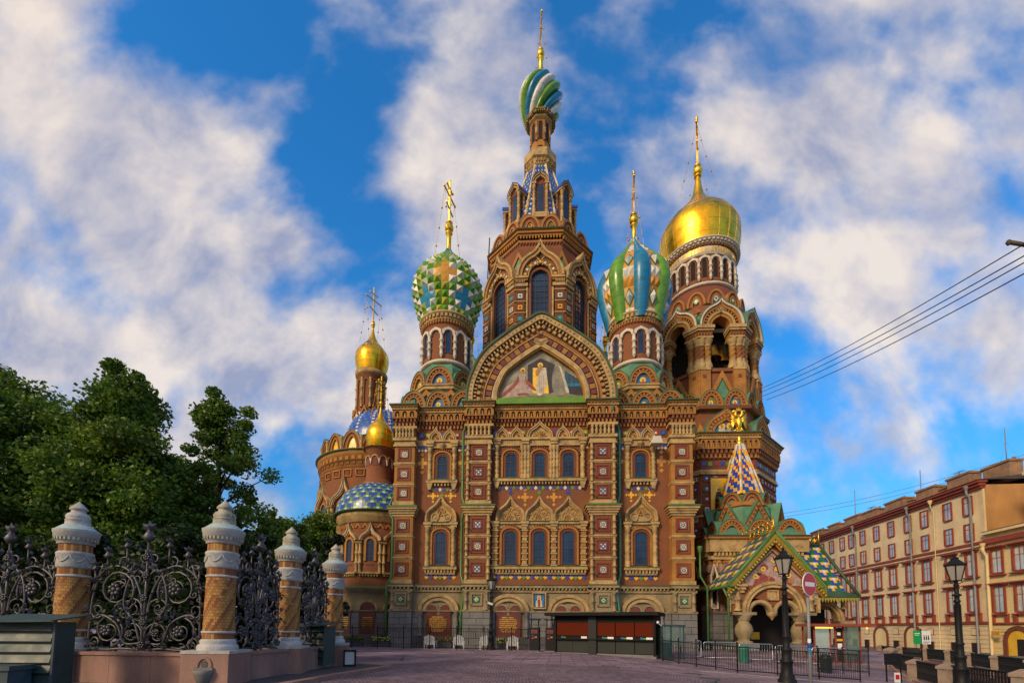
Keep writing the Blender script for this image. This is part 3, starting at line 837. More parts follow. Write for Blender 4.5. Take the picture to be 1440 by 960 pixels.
# ---------- onion domes
def onion(z0, H, R, pts, n=8):
    return [(max(.01, a), b) for a, b in crom([(r * R, z0 + t * H) for r, t in pts], n)]
ONI = [(.735, 0), (.81, .1), (.90, .22), (.985, .35), (1.0, .46), (.88, .58), (.66, .68), (.459, .77), (.267, .86), (.127, .93), (.05, 1)]
def prof_at(pr, t):
    x = t * (len(pr) - 1); i = min(int(x), len(pr) - 2); f = x - i
    return (pr[i][0] * (1 - f) + pr[i + 1][0] * f, pr[i][1] * (1 - f) + pr[i + 1][1] * f)
def even(pr, n):
    L = [0]
    for a, b in zip(pr[:-1], pr[1:]): L.append(L[-1] + math.hypot(b[0] - a[0], b[1] - a[1]))
    r = []
    for k in range(n + 1):
        t = L[-1] * k / n; i = 0
        while i < len(pr) - 2 and L[i + 1] < t: i += 1
        q = (t - L[i]) / max(1e-6, L[i + 1] - L[i])
        r.append((pr[i][0] + (pr[i + 1][0] - pr[i][0]) * q, pr[i][1] + (pr[i + 1][1] - pr[i][1]) * q))
    return r
def dome_studded(c, z0, H, R):
    """pyramid studded dome: green and white with ochre and blue crosses"""
    mb = MB(); nu, nv = 28, 15
    pr = even(onion(z0, H, R, ONI), nv)
    P = lambda i, j: Vector((c[0] + pr[j][0] * math.sin(2 * PI * i / nu), c[1] - pr[j][0] * math.cos(2 * PI * i / nu), pr[j][1]))
    for j in range(nv):
        for i in range(nu):
            s_ = i + .5
            a, b, d, e = P(s_ - .5, j), P(s_ + .5, j), P(s_ + .5, j + 1), P(s_ - .5, j + 1)
            ctr = (a + b + d + e) / 4
            nrm = (b - a).cross(e - a).normalized()
            w = min((b - a).length, (e - a).length)
            # pattern: crosses of ochre (upper) and blue (lower) every quarter turn
            k = i % 14
            flat = None
            if (j in (4, 5, 6) and k == 0) or (j == 5 and k in (13, 1)) : flat = T_OCH
            if (j in (1, 2, 3) and k in (3, 11)) or (j == 2 and k in (2, 4, 10, 12)): flat = T_TEAL
            m = flat or ((T_WHITE if j < 9 and (i * 5 + j * 3) % 3 else T_YELG) if (i + j) % 2 else T_GREEN)
            if j >= nv - 3 and not flat: m = (T_TEAL, T_GREEN)[i % 2]
            tip = ctr + nrm * w * (.05 if flat else .5)
            mb.add([a, b, d, e, tip], [(0, 1, 4), (1, 2, 4), (2, 3, 4), (3, 0, 4)], m)
    return mb
def dome_lobed(c, z0, H, R):
    """blue and green melon lobes with studded strips between"""
    mb = MB(); pr = even(onion(z0, H, R, ONI), 22); n = 8
    for k in range(n):
        th = 2 * PI * k / n
        m = L_TEAL if k % 2 == 0 else L_GREEN
        hw = 2 * PI / n * .31
        for j in range(22):
            if j > 18: pass
        def fn(s, t):
            r, z = prof_at(pr, min(t, 1) )
            a = th + (s * 2 - 1) * hw * (1 if t < .75 else 1 + (t - .75) * 2.4)
            bulge = R * .13 * math.cos((s * 2 - 1) * PI / 2) ** .7 * min(1, r / R * 1.1)
            r2 = r + bulge
            return (c[0] + r2 * math.sin(a), c[1] - r2 * math.cos(a), z)
        mb.grid(fn, 10, 26, lambda i, j: m, True, False)
    nv = 12; pr2 = even(pr, nv)
    for k in range(n):                                   # the strips
        th = 2 * PI * (k + .5) / n; hw = 2 * PI / n * .215
        for j in range(nv):
            for i in range(2):
                a0 = th + (i - 1) * hw; a1 = a0 + hw
                q = lambda a, jj: Vector((c[0] + pr2[jj][0] * math.sin(a), c[1] - pr2[jj][0] * math.cos(a), pr2[jj][1]))
                A, B, D, E = q(a0, j), q(a1, j), q(a1, j + 1), q(a0, j + 1)
                ctr = (A + B + D + E) / 4; nr = (B - A).cross(E - A).normalized(); w = min((B - A).length, (E - A).length)
                if j % 4 in (0, 3) or j > 8: mb.add([A, B, D, E, ctr + nr * w * .4], [(0, 1, 4), (1, 2, 4), (2, 3, 4), (3, 0, 4)], T_WHITE if (j % 4 == 0 or (j > 8 and j % 2)) else T_OCH)
                else: mb.add([A, B, D, E], [(0, 1, 2, 3)], T_OCH)
        for j in (2, 6):                                 # big diamonds
            q = lambda a, jj, o_: Vector((c[0] + (pr2[jj][0] + o_) * math.sin(a), c[1] - (pr2[jj][0] + o_) * math.cos(a), pr2[jj][1]))
            for f, o_, m in ((.95, .04, T_DGREEN), (.7, .06, T_WHITE)):
                L, Rr = q(th - hw * f, j, o_), q(th + hw * f, j, o_)
                mid = q(th, j, .02)
                up, dn = mid.lerp(q(th, j + 1, o_), f * 1.0), mid.lerp(q(th, j - 1, o_), f * 1.0)
                mid = q(th, j, .1 if m == T_DGREEN else .42)
                mb.add([L, dn, Rr, up, mid], [(0, 1, 4), (1, 2, 4), (2, 3, 4), (3, 0, 4)], m)
    return mb
def dome_swirl(c, z0, H, R):
    mb = MB(); n = 12
    pr = onion(z0, H, R, [(.62, 0), (.76, .1), (.9, .22), (1.02, .35), (1.06, .46), (.95, .57), (.72, .68), (.5, .77), (.32, .86), (.17, .93), (.05, 1)])
    for k in range(n):
        m = (L_TEAL, L_WHITE, L_GREEN)[k % 3]
        hw = PI / n
        def fn(s, t):
            r, z = prof_at(pr, t)
            a = 2 * PI * k / n + (s * 2 - 1) * hw + t * 3.1 - 1.4
            b = R * .24 * math.cos((s * 2 - 1) * PI / 2) ** .6 * min(1, r / R * 1.2)
            return (c[0] + (r * .92 + b) * math.sin(a), c[1] - (r * .92 + b) * math.cos(a), z)
        mb.grid(fn, 8, 26, lambda i, j: m, True, False)
    return mb
def gold_dome(c, z0, H, R, pts, seg=40):
    mb = MB(); pr = onion(z0, H, R, pts, 5); mb.lathe(pr, GOLD, seg, c)
    n = 22 if R > 3 else 12                              # standing seams of the gilded plates
    for k in range(n):
        a = 2 * PI * (k + .5) / n
        mb.tube([(c[0] + (r + .004) * math.sin(a), c[1] - (r + .004) * math.cos(a), z) for r, z in pr[:int(len(pr) * .62)]], .014 if R > 3 else .009, GOLDD, 4)
    for j in range(4, int(len(pr) * .5), 5):
        mb.lathe([(pr[j][0] + .004, pr[j][1] - .015), (pr[j][0] + .018, pr[j][1]), (pr[j][0] + .004, pr[j][1] + .015)], GOLDD, seg, c)
    return mb
def finial(c, z0, zb, rb, r0, m=GOLDT):
    """gilded neck and ball under a cross: neck from z0, ball centred at zb"""
    mb = MB(); mb.lathe([(r0, z0), (r0 * .8, z0 + (zb - z0) * .3), (rb * .5, zb - rb * 1.5), (rb * .8, zb - rb * 1.3), (rb * .8, zb - rb * 1.15), (rb * .4, zb - rb)], m, 14, c)
    mb.ball((c[0], c[1], zb), rb, m, 12)
    mb.lathe([(rb * .4, zb + rb * .9), (rb * .75, zb + rb * 1.15), (rb * .75, zb + rb * 1.3), (.06, zb + rb * 1.6)], m, 10, c)
    return mb
def orth_cross(c, z0, z1, yaw, k=1.0, chains=None, m=GOLDT):
    """eight ended cross turned by yaw, with its chains to the dome"""
    mb = MB(); h = z1 - z0; t = .075 * k
    mb.M = Matrix.Translation((c[0], c[1], z0)) @ Matrix.Rotation(yaw, 4, 'Z')
    mb.box(-t, t, -t, t, 0, h, m)
    mb.box(-h * .27, h * .27, -t * .8, t * .8, h * .62, h * .62 + t * 2, m)
    mb.box(-h * .14, h * .14, -t * .8, t * .8, h * .8, h * .8 + t * 1.7, m)
    mb.add([(-h * .16, -t * .8, h * .36), (-h * .16, t * .8, h * .36), (h * .16, t * .8, h * .27), (h * .16, -t * .8, h * .27), (-h * .16, -t * .8, h * .36 + t * 2), (-h * .16, t * .8, h * .36 + t * 2), (h * .16, t * .8, h * .27 + t * 2), (h * .16, -t * .8, h * .27 + t * 2)], [(0, 1, 2, 3), (4, 5, 6, 7), (0, 3, 7, 4), (1, 2, 6, 5), (0, 4, 5, 1), (3, 7, 6, 2)], m)
    for x, z in ((-h * .27, h * .62 + t), (h * .27, h * .62 + t), (0, h), (-h * .14, h * .8 + t), (h * .14, h * .8 + t)): mb.ball((x, 0, z), t * 1.7, m, 6)
    for x, z in ((.12, .5), (-.12, .5), (.12, .75), (-.12, .75)): mb.ball((x * h * .6, 0, z * h), t * 1.1, m, 5)
    return mb
def chains(c, zt, yaw, h, zb, rb, k=.018, m=GOLDD):
    mb = MB()
    for s_ in (-1, 1):
        for e in (-1, 1):
            a = Vector((c[0] + s_ * h * .25 * math.cos(yaw), c[1] + s_ * h * .25 * math.sin(yaw), zt))
            an = yaw + (0 if s_ > 0 else PI) + e * .6
            b = Vector((c[0] + rb * math.cos(an), c[1] + rb * math.sin(an), zb))
            pts = [a.lerp(b, t / 8) - Vector((0, 0, .35 * math.sin(PI * t / 8))) for t in range(9)]
            mb.tube(pts, k, m, 3)
            for t in (2, 4, 6): mb.ball(pts[t], k * 5.5, m, 5)
    return mb
def tower_top(parent, c, zneck, rneck, zball, rball, z0, z1, yaw, zb, rb, k=1.0, swag=True):
    f = finial(c, zneck, zball, rball, rneck).build('finial', parent)
    x = orth_cross(c, z0, z1, yaw, k).build('cross', parent)
    if swag: chains(c, z0 + (z1 - z0) * .62, yaw, z1 - z0, zb, rb).build('cross_chain', parent)

# ---------- round drum with an arcade
def drum(mb, c, R, z0, z1, zc1, n, body=BRICK, trim=WHITE, off=0.0, win=True, glassm=GLASS):
    """z0 base, z1 top of the arches, zc1 top of the cornice"""
    mb.lathe([(R, z0 - 3), (R, zc1)], body, 40, c)
    mb.lathe([(R, z0 - .25), (R + .22, z0 - .2), (R + .22, z0), (R + .1, z0 + .12), (R, z0 + .12)], trim, 40, c)
    q = 2 * PI * R / n; h = z1 - z0
    for k in range(n):
        th = 2 * PI * (k + off) / n
        mb.M = wallM(c, R, th)
        aw = q * .98
        zs = z1 - q * .5 - .12
        # arch slab between neighbouring columns
        p = [(q * .36 * math.cos(PI * t / 8), zs + q * .36 * math.sin(PI * t / 8)) for t in range(9)]
        o = [(-q * .5, zs), (-q * .5, zs + q * .32), (-q * .36, zs + q * .42), (0, z1), (q * .36, zs + q * .42), (q * .5, zs + q * .32), (q * .5, zs)]
        mb.prism(o + p, -.2, .05, trim)
        if win and k % win == 0:
            mb.poly([(q * .2, z0 + h * .22), (-q * .2, z0 + h * .22)] + arch(0, zs, q * .4, q * .26, 0, 6), -.012, glassm)
            mb.band([(-q * .2, z0 + h * .22)] + arch(0, zs, q * .4, q * .26, 0, 6) + [(q * .2, z0 + h * .22)], -.09, 0, -.07, .05, BRICKD)
        mb.M = wallM(c, R, th + PI / n)
        mb.column(0, -.16, z0 + h * .16, zs, q * .13, trim, 'ring', 8)
        mb.lathe([(.02, z0 + h * .06), (q * .16, z0 + h * .16)], trim, 8, (0, -.16))
    mb.M = Matrix.Identity(4)
def drum_cornice(mb, c, R, z0, z1, e, dent=40, trim=CREAM):
    h = z1 - z0
    mb.lathe([(R + .02, z0), (R + .1, z0 + h * .2), (R + .1, z0 + h * .3)], BRICK, 40, c)
    for k in range(dent + 14):
        mb.M = wallM(c, R + .1, 2 * PI * k / (dent + 14)); mb.box(-.06, .06, -.08, .05, z0 + h * .05, z0 + h * .3, OCHRE)
    mb.M = Matrix.Identity(4)
    mb.lathe([(R + .1, z0 + h * .3), (R + e * .5, z0 + h * .34), (R + e * .5, z0 + h * .45), (R + e * .35, z0 + h * .45), (R + e * .45, z0 + h * .8), (R + e, z0 + h * .84), (R + e, z0 + h), (R - .3, z0 + h + .05), (.1, z0 + h + .06)], trim, 48, c)
    for k in range(dent):
        mb.M = wallM(c, R + e * .4, 2 * PI * k / dent)
        w = PI * (R + e * .5) / dent * .55
        mb.box(-w, w, -e * .42, .05, z0 + h * .5, z0 + h * .78, trim)
    mb.M = Matrix.Identity(4)

# ---------- the four corner towers
def corner_tower(c, kind):
    px = 633 if c[0] < 0 else 887
    zt = lambda y, v=5: Z(y, v, px)
    mb = MB(); rnd = random.Random(3 if c[0] < 0 else 5)
    hw = 3.45
    kA = zt(574, 1.7); kB = zt(541, 1.9); dk = kA - 21.1; dB = kB - 23.68
    mb.octa([(3.1, 21.0), (3.1, kA + .9), (2.9, kB - .3)], COPPER, c); mb.box(c[0] - hw + .3, c[0] + hw - .3, c[1] - hw + .3, c[1] + hw - .3, 21.0, kA + .75, COPPER)
    robes = (M_RED, M_ROBE, M_BLUE, M_ROSE)
    for f in range(4):
        for i in range(3):
            mb.M = wallM(c, hw, f * PI / 2)
            kok(mb, (i - 1) * 2.3, kA, 2.28, 1.62, .0, 0, 1.0, icon=(robes[(i + f) % 4], False), fill=M_BLUE if i != 0 else M_OLIVE, teeth=11)
            if i < 2:
                x = (i - .5) * 2.3
                mb.prism([(x - .75, 22.05 + dk), (x, 22.95 + dk), (x + .75, 22.05 + dk), (x + .5, 21.85 + dk), (x, 22.45 + dk), (x - .5, 21.85 + dk)], .12, .6, OCHRE)
                mb.prism([(x - .48, 22.0 + dk), (x, 22.55 + dk), (x + .48, 22.0 + dk)], .25, .5, BRICKD)
    mb.M = Matrix.Identity(4)
    mb.octa([(3.0, kA), (3.0, kB - .5), (3.3, kB - .45), (3.3, kB - .2), (3.4, kB - .15), (3.4, kB - .04), (2.0, kB + .1)], CREAM, c)
    mb.octa([(2.9, kB), (2.75, kB + 1.9), (2.2, kB + 2.6)], COPPER, c)
    for f in range(8):
        mb.M = wallM(c, 3.2, f * PI / 4)
        kok(mb, 0, kB, 2.6, 1.75, .0, 0, .9, icon=(robes[(f * 3) % 4], False), fill=M_BLUE if f % 2 == 0 else M_OLIVE, teeth=11, d=.15)
    mb.M = Matrix.Identity(4)
    z0, z1, z2, z3 = zt(507, 2.6), zt(459, 2.6), zt(453, 2.6), zt(435, 2.3)
    R = 2.32
    drum(mb, c, R, z0 + .1, z1, z3, 12, off=.0 if kind == 1 else .5, win=2)
    drum_cornice(mb, c, R, z2, z3, .42)
    o = mb.build('corner_tower', church)
    zb = 31.8 if kind == 0 else 30.8; H = 8.6 if kind == 0 else 10.1; R2 = 3.36 if kind == 0 else 3.25
    if kind == 0: dome_studded(c, zb, H, R2).build('onion_dome', o)
    else: dome_lobed(c, zb, H, R2).build('onion_dome', o)
    dz = zt(321)
    tower_top(o, c, zb + H - .6, R2 * .085, dz if kind == 0 else zt(310), .46, (dz if kind == 0 else zt(310)) + .6, zt(255 if kind == 0 else 242), 1.3 if kind == 0 else 1.4, zb + H * .72, R2 * .5)
    return o
LT, RT = (-9.40, 5.0), (9.33, 5.0)
corner_tower(LT, 0)
corner_tower(RT, 1)
def far_tower(c):
    """the rear towers: only their tops can be glimpsed past the great drum"""
    o = corner_tower(c, 0)
    return o
far_tower((-9.4, 23.0)); far_tower((9.33, 23.0))

# ---------- central octagon and spire
CT = (0.0, 14.0)
zt = lambda y, v=14: Z(y, v, 757)
zf = lambda y: Z(y, 7.6, 757)
mb = MB()
A = 6.35; side = A * .828
zsp = zf(389)                                            # springing of the big arches
zap = zf(339)
ztop = zt(352)
mb.octa([(A - .9, 20), (A - .9, zsp + 1.0), (A - .75, zt(365, 8.4)), (A - .6, zt(350, 8.4))], BRICK, CT)
mb.octa([(A - .9, 21), (A + .1, 24.0), (A + .1, 25.2), (A - .2, 25.6)], DKGREEN, CT)
for f in range(8):
    mb.M = wallM(CT, A, f * PI / 4)
    # corner pilasters: two faces each side of the window
    for s_ in (-1, 1):
        x0, x1 = (s_ * side / 2, s_ * (side / 2 - 1.02))
        a, b = min(x0, x1), max(x0, x1)
        mb.box(a, b, -.05, 1.0, 24.5, zsp - 1.1, BRICK)
        mb.box(a + .08, b - .08, -.08, .3, 24.5, zsp - 1.1, OCHRE if f % 2 else BRICK)
        z = 25.0; n = 0
        while z < zsp - 1.4:
            mb.box(a - .05, b + .05, -.16, .6, z, z + .1, CREAM)
            xm = (a + b) / 2; zm = z + .68
            mb.band([(xm - .4, zm - .4), (xm - .4, zm + .4), (xm + .4, zm + .4), (xm + .4, zm - .4), (xm - .4, zm - .4)], 0, .1, -.13, 0, BRICKD)
            mb.box(xm - .24, xm + .24, -.12, 0, zm - .24, zm + .24, (T_WHITE, T_TEAL, T_YEL)[(n + f) % 3])
            mb.diamond(xm, zm, .17, -.135, -.12, (T_TEAL, T_GREEN, T_RED)[(n + f) % 3])
            z += 1.26; n += 1
        xc = s_ * (side / 2 - 1.25)
        mb.column(xc, .1, 25, zsp - 1.15, .14, CREAM, 'ring', 8)
        mb.box(a - .3 * (s_ > 0), b + .3 * (s_ < 0), -.2, .8, zsp - 1.1, zsp - .75, CREAM)
        for k in range(6): mb.box(a + (k + .2) * (b - a) / 6, a + (k + .75) * (b - a) / 6, -.3, .4, zsp - .75, zsp - .5, CREAM)
        mb.box(a - .3 * (s_ > 0), b + .3 * (s_ < 0), -.26, .8, zsp - .499, zsp - .3, OCHRE)
        mb.box(a - .34 * (s_ > 0), b + .34 * (s_ < 0), -.36, .8, zsp - .3, zsp - .05, CREAM)
    w = side - .16
    p = arch(0, zsp - .05, w, 2.8, zap - zsp - 2.75, 26, 0, .4)
    mb.band(p, 0, .24, -.42, 1.0, CREAM); mb.band(p, .24, .52, -.3, 1.0, OCHRE); mb.band(p, .52, .62, -.36, .8, CREAM)
    mb.band(p, .62, 1.22, -.12, .8, BRICK)
    q = arch(0, zsp - .05, w - 1.84, 2.45 - .92, .1, 16)
    mb.teeth(q, 0, .34, .4, -.2, 0, 9, OCHRE)
    mb.teeth(q, 0, .2, .24, -.23, 0, 9, T_YEL, T_WHITE)
    for k in range(10):
        an = PI * k / 9; r0, r1 = w / 2 - 1.22, w / 2 - .64
        mb.bar((r0 * math.cos(an), -.16, zsp + (r0 - .1) * math.sin(an)), (r1 * math.cos(an), -.16, zsp + (r1 - .1) * math.sin(an)), .09, CREAM)
    mb.band(p, 1.22, 1.34, -.2, .8, CREAM)
    mb.band([(-(w / 2 - 1.34), 25.0)] + arch(0, zsp - .05, w - 2.68, 1.15, .05, 14) + [((w / 2 - 1.34), 25.0)], 0, .26, .02, .9, BRICK)
    # pointed gables between the kokoshniks
    mb.M = wallM(CT, A / math.cos(PI / 8) - .75, (f + .5) * PI / 4)
    mb.prism([(-1.0, zsp + 1.6), (0, zap - .55), (1.0, zsp + 1.6), (.7, zsp + 1.6), (0, zap - 1.15), (-.7, zsp + 1.6)], -.1, 1.0, OCHRE)
    mb.prism([(-.7, zsp + 1.4), (0, zap - 1.15), (.7, zsp + 1.4)], .05, 1.0, COPPER)
mb.M = Matrix.Identity(4)
# cornice ring
zc0, zc1 = zt(350, 8.4), zt(321, 8.0)
B = 5.55
zk_ = zt(322, 8.4)
mb.octa([(B, zc0 - .6), (B, zc1 - .9)], BRICK, CT)
mb.octa([(B + .12, zc1 - 1.25), (B + .12, zc1 - 1.05), (B + .02, zc1 - 1.05)], OCHRE, CT)
mb.octa([(B, zc1 - .62), (B + .25, zc1 - .6), (B + .25, zc1 - .42), (B + .4, zc1 - .4), (B + .4, zc1 - .12), (B + .55, zc1 - .1), (B + .55, zc1), (B - 1, zc1 + .15)], OCHRE, CT)
mb.octa([(B + .56, zc1 - .09), (B + .6, zc1 - .03), (B + .6, zc1 + .03), (B + .3, zc1 + .05)], DKGREEN, CT)
for f in range(8):
    mb.M = wallM(CT, B, f * PI / 4); sd_ = B * .828
    for k in range(14):
        x = -sd_ / 2 + sd_ * (k + .5) / 14
        mb.box(x - .08, x + .08, -.3, 0, zc1 - .95, zc1 - .62, OCHRE)
        mb.prism([(x - .17, zc1 - 1.25), (x + .17, zc1 - 1.25), (x, zc1 - 1.6)], -.12, 0, BRICKD)
    for i in (-1, 1):
        kok(mb, i * 1.14, zk_, 2.24, 1.6, 0, -.12, .9, rim=OCHRE, fill=BRICKD, teeth=0, d=.2, roof=BRICKD, hood=False)
        mb.diamond(i * 1.14, zk_ + .55, .34, 0.05, .12, (T_YEL, T_GREEN, T_TEAL, T_WHITE)[(f + (i > 0)) % 4]); mb.diamond(i * 1.14, zk_ + .55, .18, 0.03, .05, T_RED)
mb.M = Matrix.Identity(4)
zd0 = zt(303, 9.9); zd1 = zt(229, 12.7)
mb.octa([(B - .7, zc1), (B - .7, zk_ + .5), (4.3, zk_ + 1.2), (4.2, zd0 + .1)], BRICK, CT)
tower = mb.build('central_tower', church)
# windows of the octagon
for f in range(8):
    g = MB(); g.M = wallM(CT, A, f * PI / 4)
    w = side - .16 - 2.68 - .52
    g.poly([(w / 2, 24.8), (-w / 2, 24.8)] + arch(0, zsp - .05, w, .9, .05, 12), .35, GLASS)
    g.band([(-w / 2, 24.8)] + arch(0, zsp - .05, w, .9, .05, 12) + [(w / 2, 24.8)], 0, .07, .25, .5, FRAME)
    for k in range(1, 4): g.box(-w / 2 + w * k / 4 - .025, -w / 2 + w * k / 4 + .025, .3, .36, 24.8, zsp + .6, FRAME)
    z = 26
    while z < zsp + .4: g.box(-w / 2, w / 2, .3, .36, z - .025, z + .025, FRAME); z += .62
    g.build('tower_window', tower)
# tent spire of blue tiles with yellow and white ribs
mb = MB()
a0, a1 = 4.05, 1.38
def tent(mb, c, a0, a1, z0, z1, nu, nv, pat, ribm, rib, n=8):
    k8 = math.tan(PI / n)
    for f in range(n):
        mb.M = wallM(c, 0, 2 * PI * f / n)
        def fn(s, t):
            a = a0 + (a1 - a0) * t
            return ((s * 2 - 1) * a * k8, -a, z0 + (z1 - z0) * t)
        mb.grid(fn, nu, nv, pat, False, False)
    mb.M = Matrix.Identity(4)
    for f in range(n):
        th = 2 * PI * (f + .5) / n; kk = 1 / math.cos(PI / n)
        for j in range(nv):
            t0, t1 = j / nv, (j + 1) / nv
            P = [Vector((c[0] + (a0 + (a1 - a0) * t) * kk * math.sin(th), c[1] - (a0 + (a1 - a0) * t) * kk * math.cos(th), z0 + (z1 - z0) * t)) for t in (t0, t1)]
            mb.tube(P, rib, ribm[(j // 2) % 2], 5, smooth=False)
tent(mb, CT, a0, a1, zd0, zd1, 12, 34, lambda i, j: (T_WHITE if (i % 3 == 1 and j % 3 == 1) else T_DGREEN if (i + j) % 4 == 0 else T_BLUE), (T_YEL, T_WHITE), .14)
mb.build('tent_roof', tower)
# dormers round the spire
for f in range(8):
    mb = MB(); R = 4.35 if f % 2 == 0 else 4.35
    mb.M = wallM(CT, R, f * PI / 4)
    zz0, zz1 = zt(298, 9.6), zt(258, 9.6); zt2 = zt(240, 9.6)
    mb.box(-.95, .95, -.1, 2.4, zz0 - .6, zz0, CREAM)
    mb.box(-.62, .62, .25, 2.4, zz0, zz1 + .3, BRICKD)
    for s_ in (-1, 1):
        mb.column(s_ * .72, .12, zz0, zz1, .17, CREAM, 'bead', 8); mb.box(s_ * .72 - .24, s_ * .72 + .24, -.12, 1.6, zz1, zz1 + .22, CREAM)
        mb.column(s_ * .72, .9, zz0, zz1, .15, CREAM, 'bead', 6)
        mb.lathe([(.05, zz0 - .9), (.26, zz0 - .5), (.26, zz0 - .1)], CREAM, 8, (s_ * .72, .12))
    p = arch(0, zz1 + .22, 1.95, .98, zt2 - zz1 - 1.2, 14)
    mb.band(p, 0, .16, -.14, 1.8, CREAM); mb.band(p, .16, .3, -.02, 1.0, OCHRE); mb.band(p, .3, .4, -.08, .8, CREAM)
    mb.poly(offs(p, .36), .2, BRICKD)
    mb.poly([(.32, zz0 + .25), (-.32, zz0 + .25)] + arch(0, zz1 - .15, .64, .32, 0, 8), .2, GLASS)
    mb.band(arch(0, zz1 + .22, 2.06, 1.02, zt2 - zz1 - 1.2, 14), 0, .05, -.2, 2.6, T_BLUE)
    mb.build('dormer', tower)
# neck of the spire
mb = MB()
zr0, zr1 = zt(231, 12.2), zt(207, 12.1)
mb.octa([(1.4, zr0), (1.72, zr0 + .3), (1.72, zr0 + .9), (1.95, zr0 + 1.1), (1.95, zr1), (1.0, zr1 + .1)], CREAM, CT)
for f in range(8):
    mb.M = wallM(CT, 1.75, f * PI / 4)
    for k in range(4): mb.box(-.55 + k * .32, -.41 + k * .32, -.12, .1, zr0 + .45, zr0 + .85, OCHRE if k % 2 else CREAM)
    mb.box(-.6, .6, -.08, .1, zr0 + 1.2, zr1 - .2, OCHRE)
    mb.M = wallM(CT, 1.55, f * PI / 4)
    kok(mb, 0, zr1 + .02, 1.24, .85, 0, 0, .5, teeth=0, fill=BRICKD, d=.22, hood=False)
mb.M = Matrix.Identity(4)
z0, z1 = zt(200, 12.8), zt(166, 12.8)
mb.octa([(1.22, zr1), (1.12, z0 + .4), (1.12, z1)], OCHRE, CT)
for f in range(8):
    mb.M = wallM(CT, 1.13, f * PI / 4)
    mb.poly([(.22, z0 + .5), (-.22, z0 + .5)] + arch(0, z1 - .6, .44, .22, 0, 6), -.012, DARK)
    mb.band([(-.22, z0 + .5)] + arch(0, z1 - .6, .44, .22, 0, 6) + [(.22, z0 + .5)], -.13, 0, -.08, .1, BRICK)
    mb.M = wallM(CT, 1.2, (f + .5) * PI / 4)
    mb.column(0, 0, z0 + .3, z1 - .3, .13, OCHRE, 'ring', 6)
    mb.box(-.14, .14, -.14, .1, z0 + 1.3, z0 + 2.0, CREAM)
mb.M = Matrix.Identity(4)
zz = zt(151, 12.3)
mb.octa([(1.12, z1 - .1), (1.42, z1 + .1), (1.42, z1 + .45), (1.6, z1 + .5), (1.6, z1 + .7), (1.78, z1 + .8), (1.78, zz), (.9, zz + .1)], CREAM, CT)
for f in range(8):
    mb.M = wallM(CT, 1.6, f * PI / 4)
    for k in range(5): mb.box(-.6 + k * .26, -.46 + k * .26, -.16, .1, z1 + .35, z1 + .75, CREAM)
    for k in range(6): mb.box(-.62 + k * .22, -.52 + k * .22, -.26, .1, zz - .3, zz - .1, OCHRE)
mb.M = Matrix.Identity(4)
mb.build('spire_neck', tower)
zb = 64.15; H = 7.5
tag(dome_swirl(CT, zb, H, 2.3).build('onion_dome', tower), 'small onion dome of twisted green, blue and white lobes')
tower_top(tower, CT, zb + H - .9, .32, zt(77), .46, zt(68), zt(17), PI / 2 + .08, zb + H * .8, 1.4, .8)

# scaffold like maintenance ladder and struts at the octagon
mb = MB()
for s_ in (-1, 1):
    mb.bar((s_ * 6.8, 8.2, 29.5), (s_ * 3.2, 8.0, 30.3) if s_ < 0 else (4.6, 8, 30.1), .14, FRAME)
mb.bar((-6.95, 14.0, 24), (-6.15, 14.0, zt(332)), .1, FRAME)
for s_ in (-1, 1):                                       # railing on the roof at the foot of the octagon
    for z in (28.3, 28.9, 29.5): mb.bar((s_ * 4.2, 7.3, z), (s_ * 7.6, 9.8, z), .04, FRAME)
    for k in range(4): mb.bar((s_ * (4.2 + k * 1.13), 7.3 + k * .83, 25), (s_ * (4.2 + k * 1.13), 7.3 + k * .83, 29.5), .05, FRAME)
mb.build('maintenance_ladder', tower)
# ---------- bell tower
BT = (19.05, 14.0)
zt = lambda y, v=14: Z(y, v, 990)
zf = lambda y: Z(y, 8.2, 1010)
mb = MB()
A = 6.6
zc0, zc1 = Z(645, 7.4, 1020), Z(611, 7.4, 1020)
mb.octa([(A, 0), (A, zc0)], BRICK, BT)
mb.octa([(A + .3, 0), (A + .3, 3.2), (A + .1, 3.3)], GRANITE, BT)
for f in range(8):
    mb.M = wallM(BT, A, f * PI / 4); sd_ = A * .828; h = sd_ / 2
    # corner edges, tile bands and the chequer of small tile squares
    for z in (13.0, 17.35): mb.box(-h - .15, h + .15, -.22, .2, z, z + .22, CREAM)
    mb.box(-h - .05, h + .05, -.1, .2, zc0 - 1.35, zc0 - 1.1, CREAM)
    mb.box(-h, h, -.04, .2, zc0 - 1.0, zc0 - .05, BRICKD)
    for k in range(9):
        x = -h + sd_ * (k + .5) / 9
        mb.box(x - .2, x + .2, -.09, .1, zc0 - .72, zc0 - .32, (T_BLUE, T_GREEN, T_RED)[k % 3])
    if f in (0, 1, 2, 7):
        mb.box(-h + .1, h - .1, -.02, .2, 6.5, zc0 - 1.4, BRICKD)
        for j in range(9):
            for i in range(6):
                x = -h + .55 + i * (sd_ - 1.1) / 5; z = zc0 - 2.0 - j * 1.05
                if f == 0 and 0 < i < 5 and 0 < j < 6: continue
                mb.band([(x - .36, z - .36), (x - .36, z + .36), (x + .36, z + .36), (x + .36, z - .36), (x - .36, z - .36)], 0, .1, -.1, 0, BRICK)
                mb.box(x - .2, x + .2, -.06, 0, z - .2, z + .2, (T_BLUE, M_BLUE, T_RED, T_WHITE)[(i * 3 + j) % 4])
                mb.diamond(x, z, .13, -.075, -.06, (T_WHITE, T_YEL, T_WHITE, T_BLUE)[(i * 3 + j) % 4])
mb.M = Matrix.Identity(4)
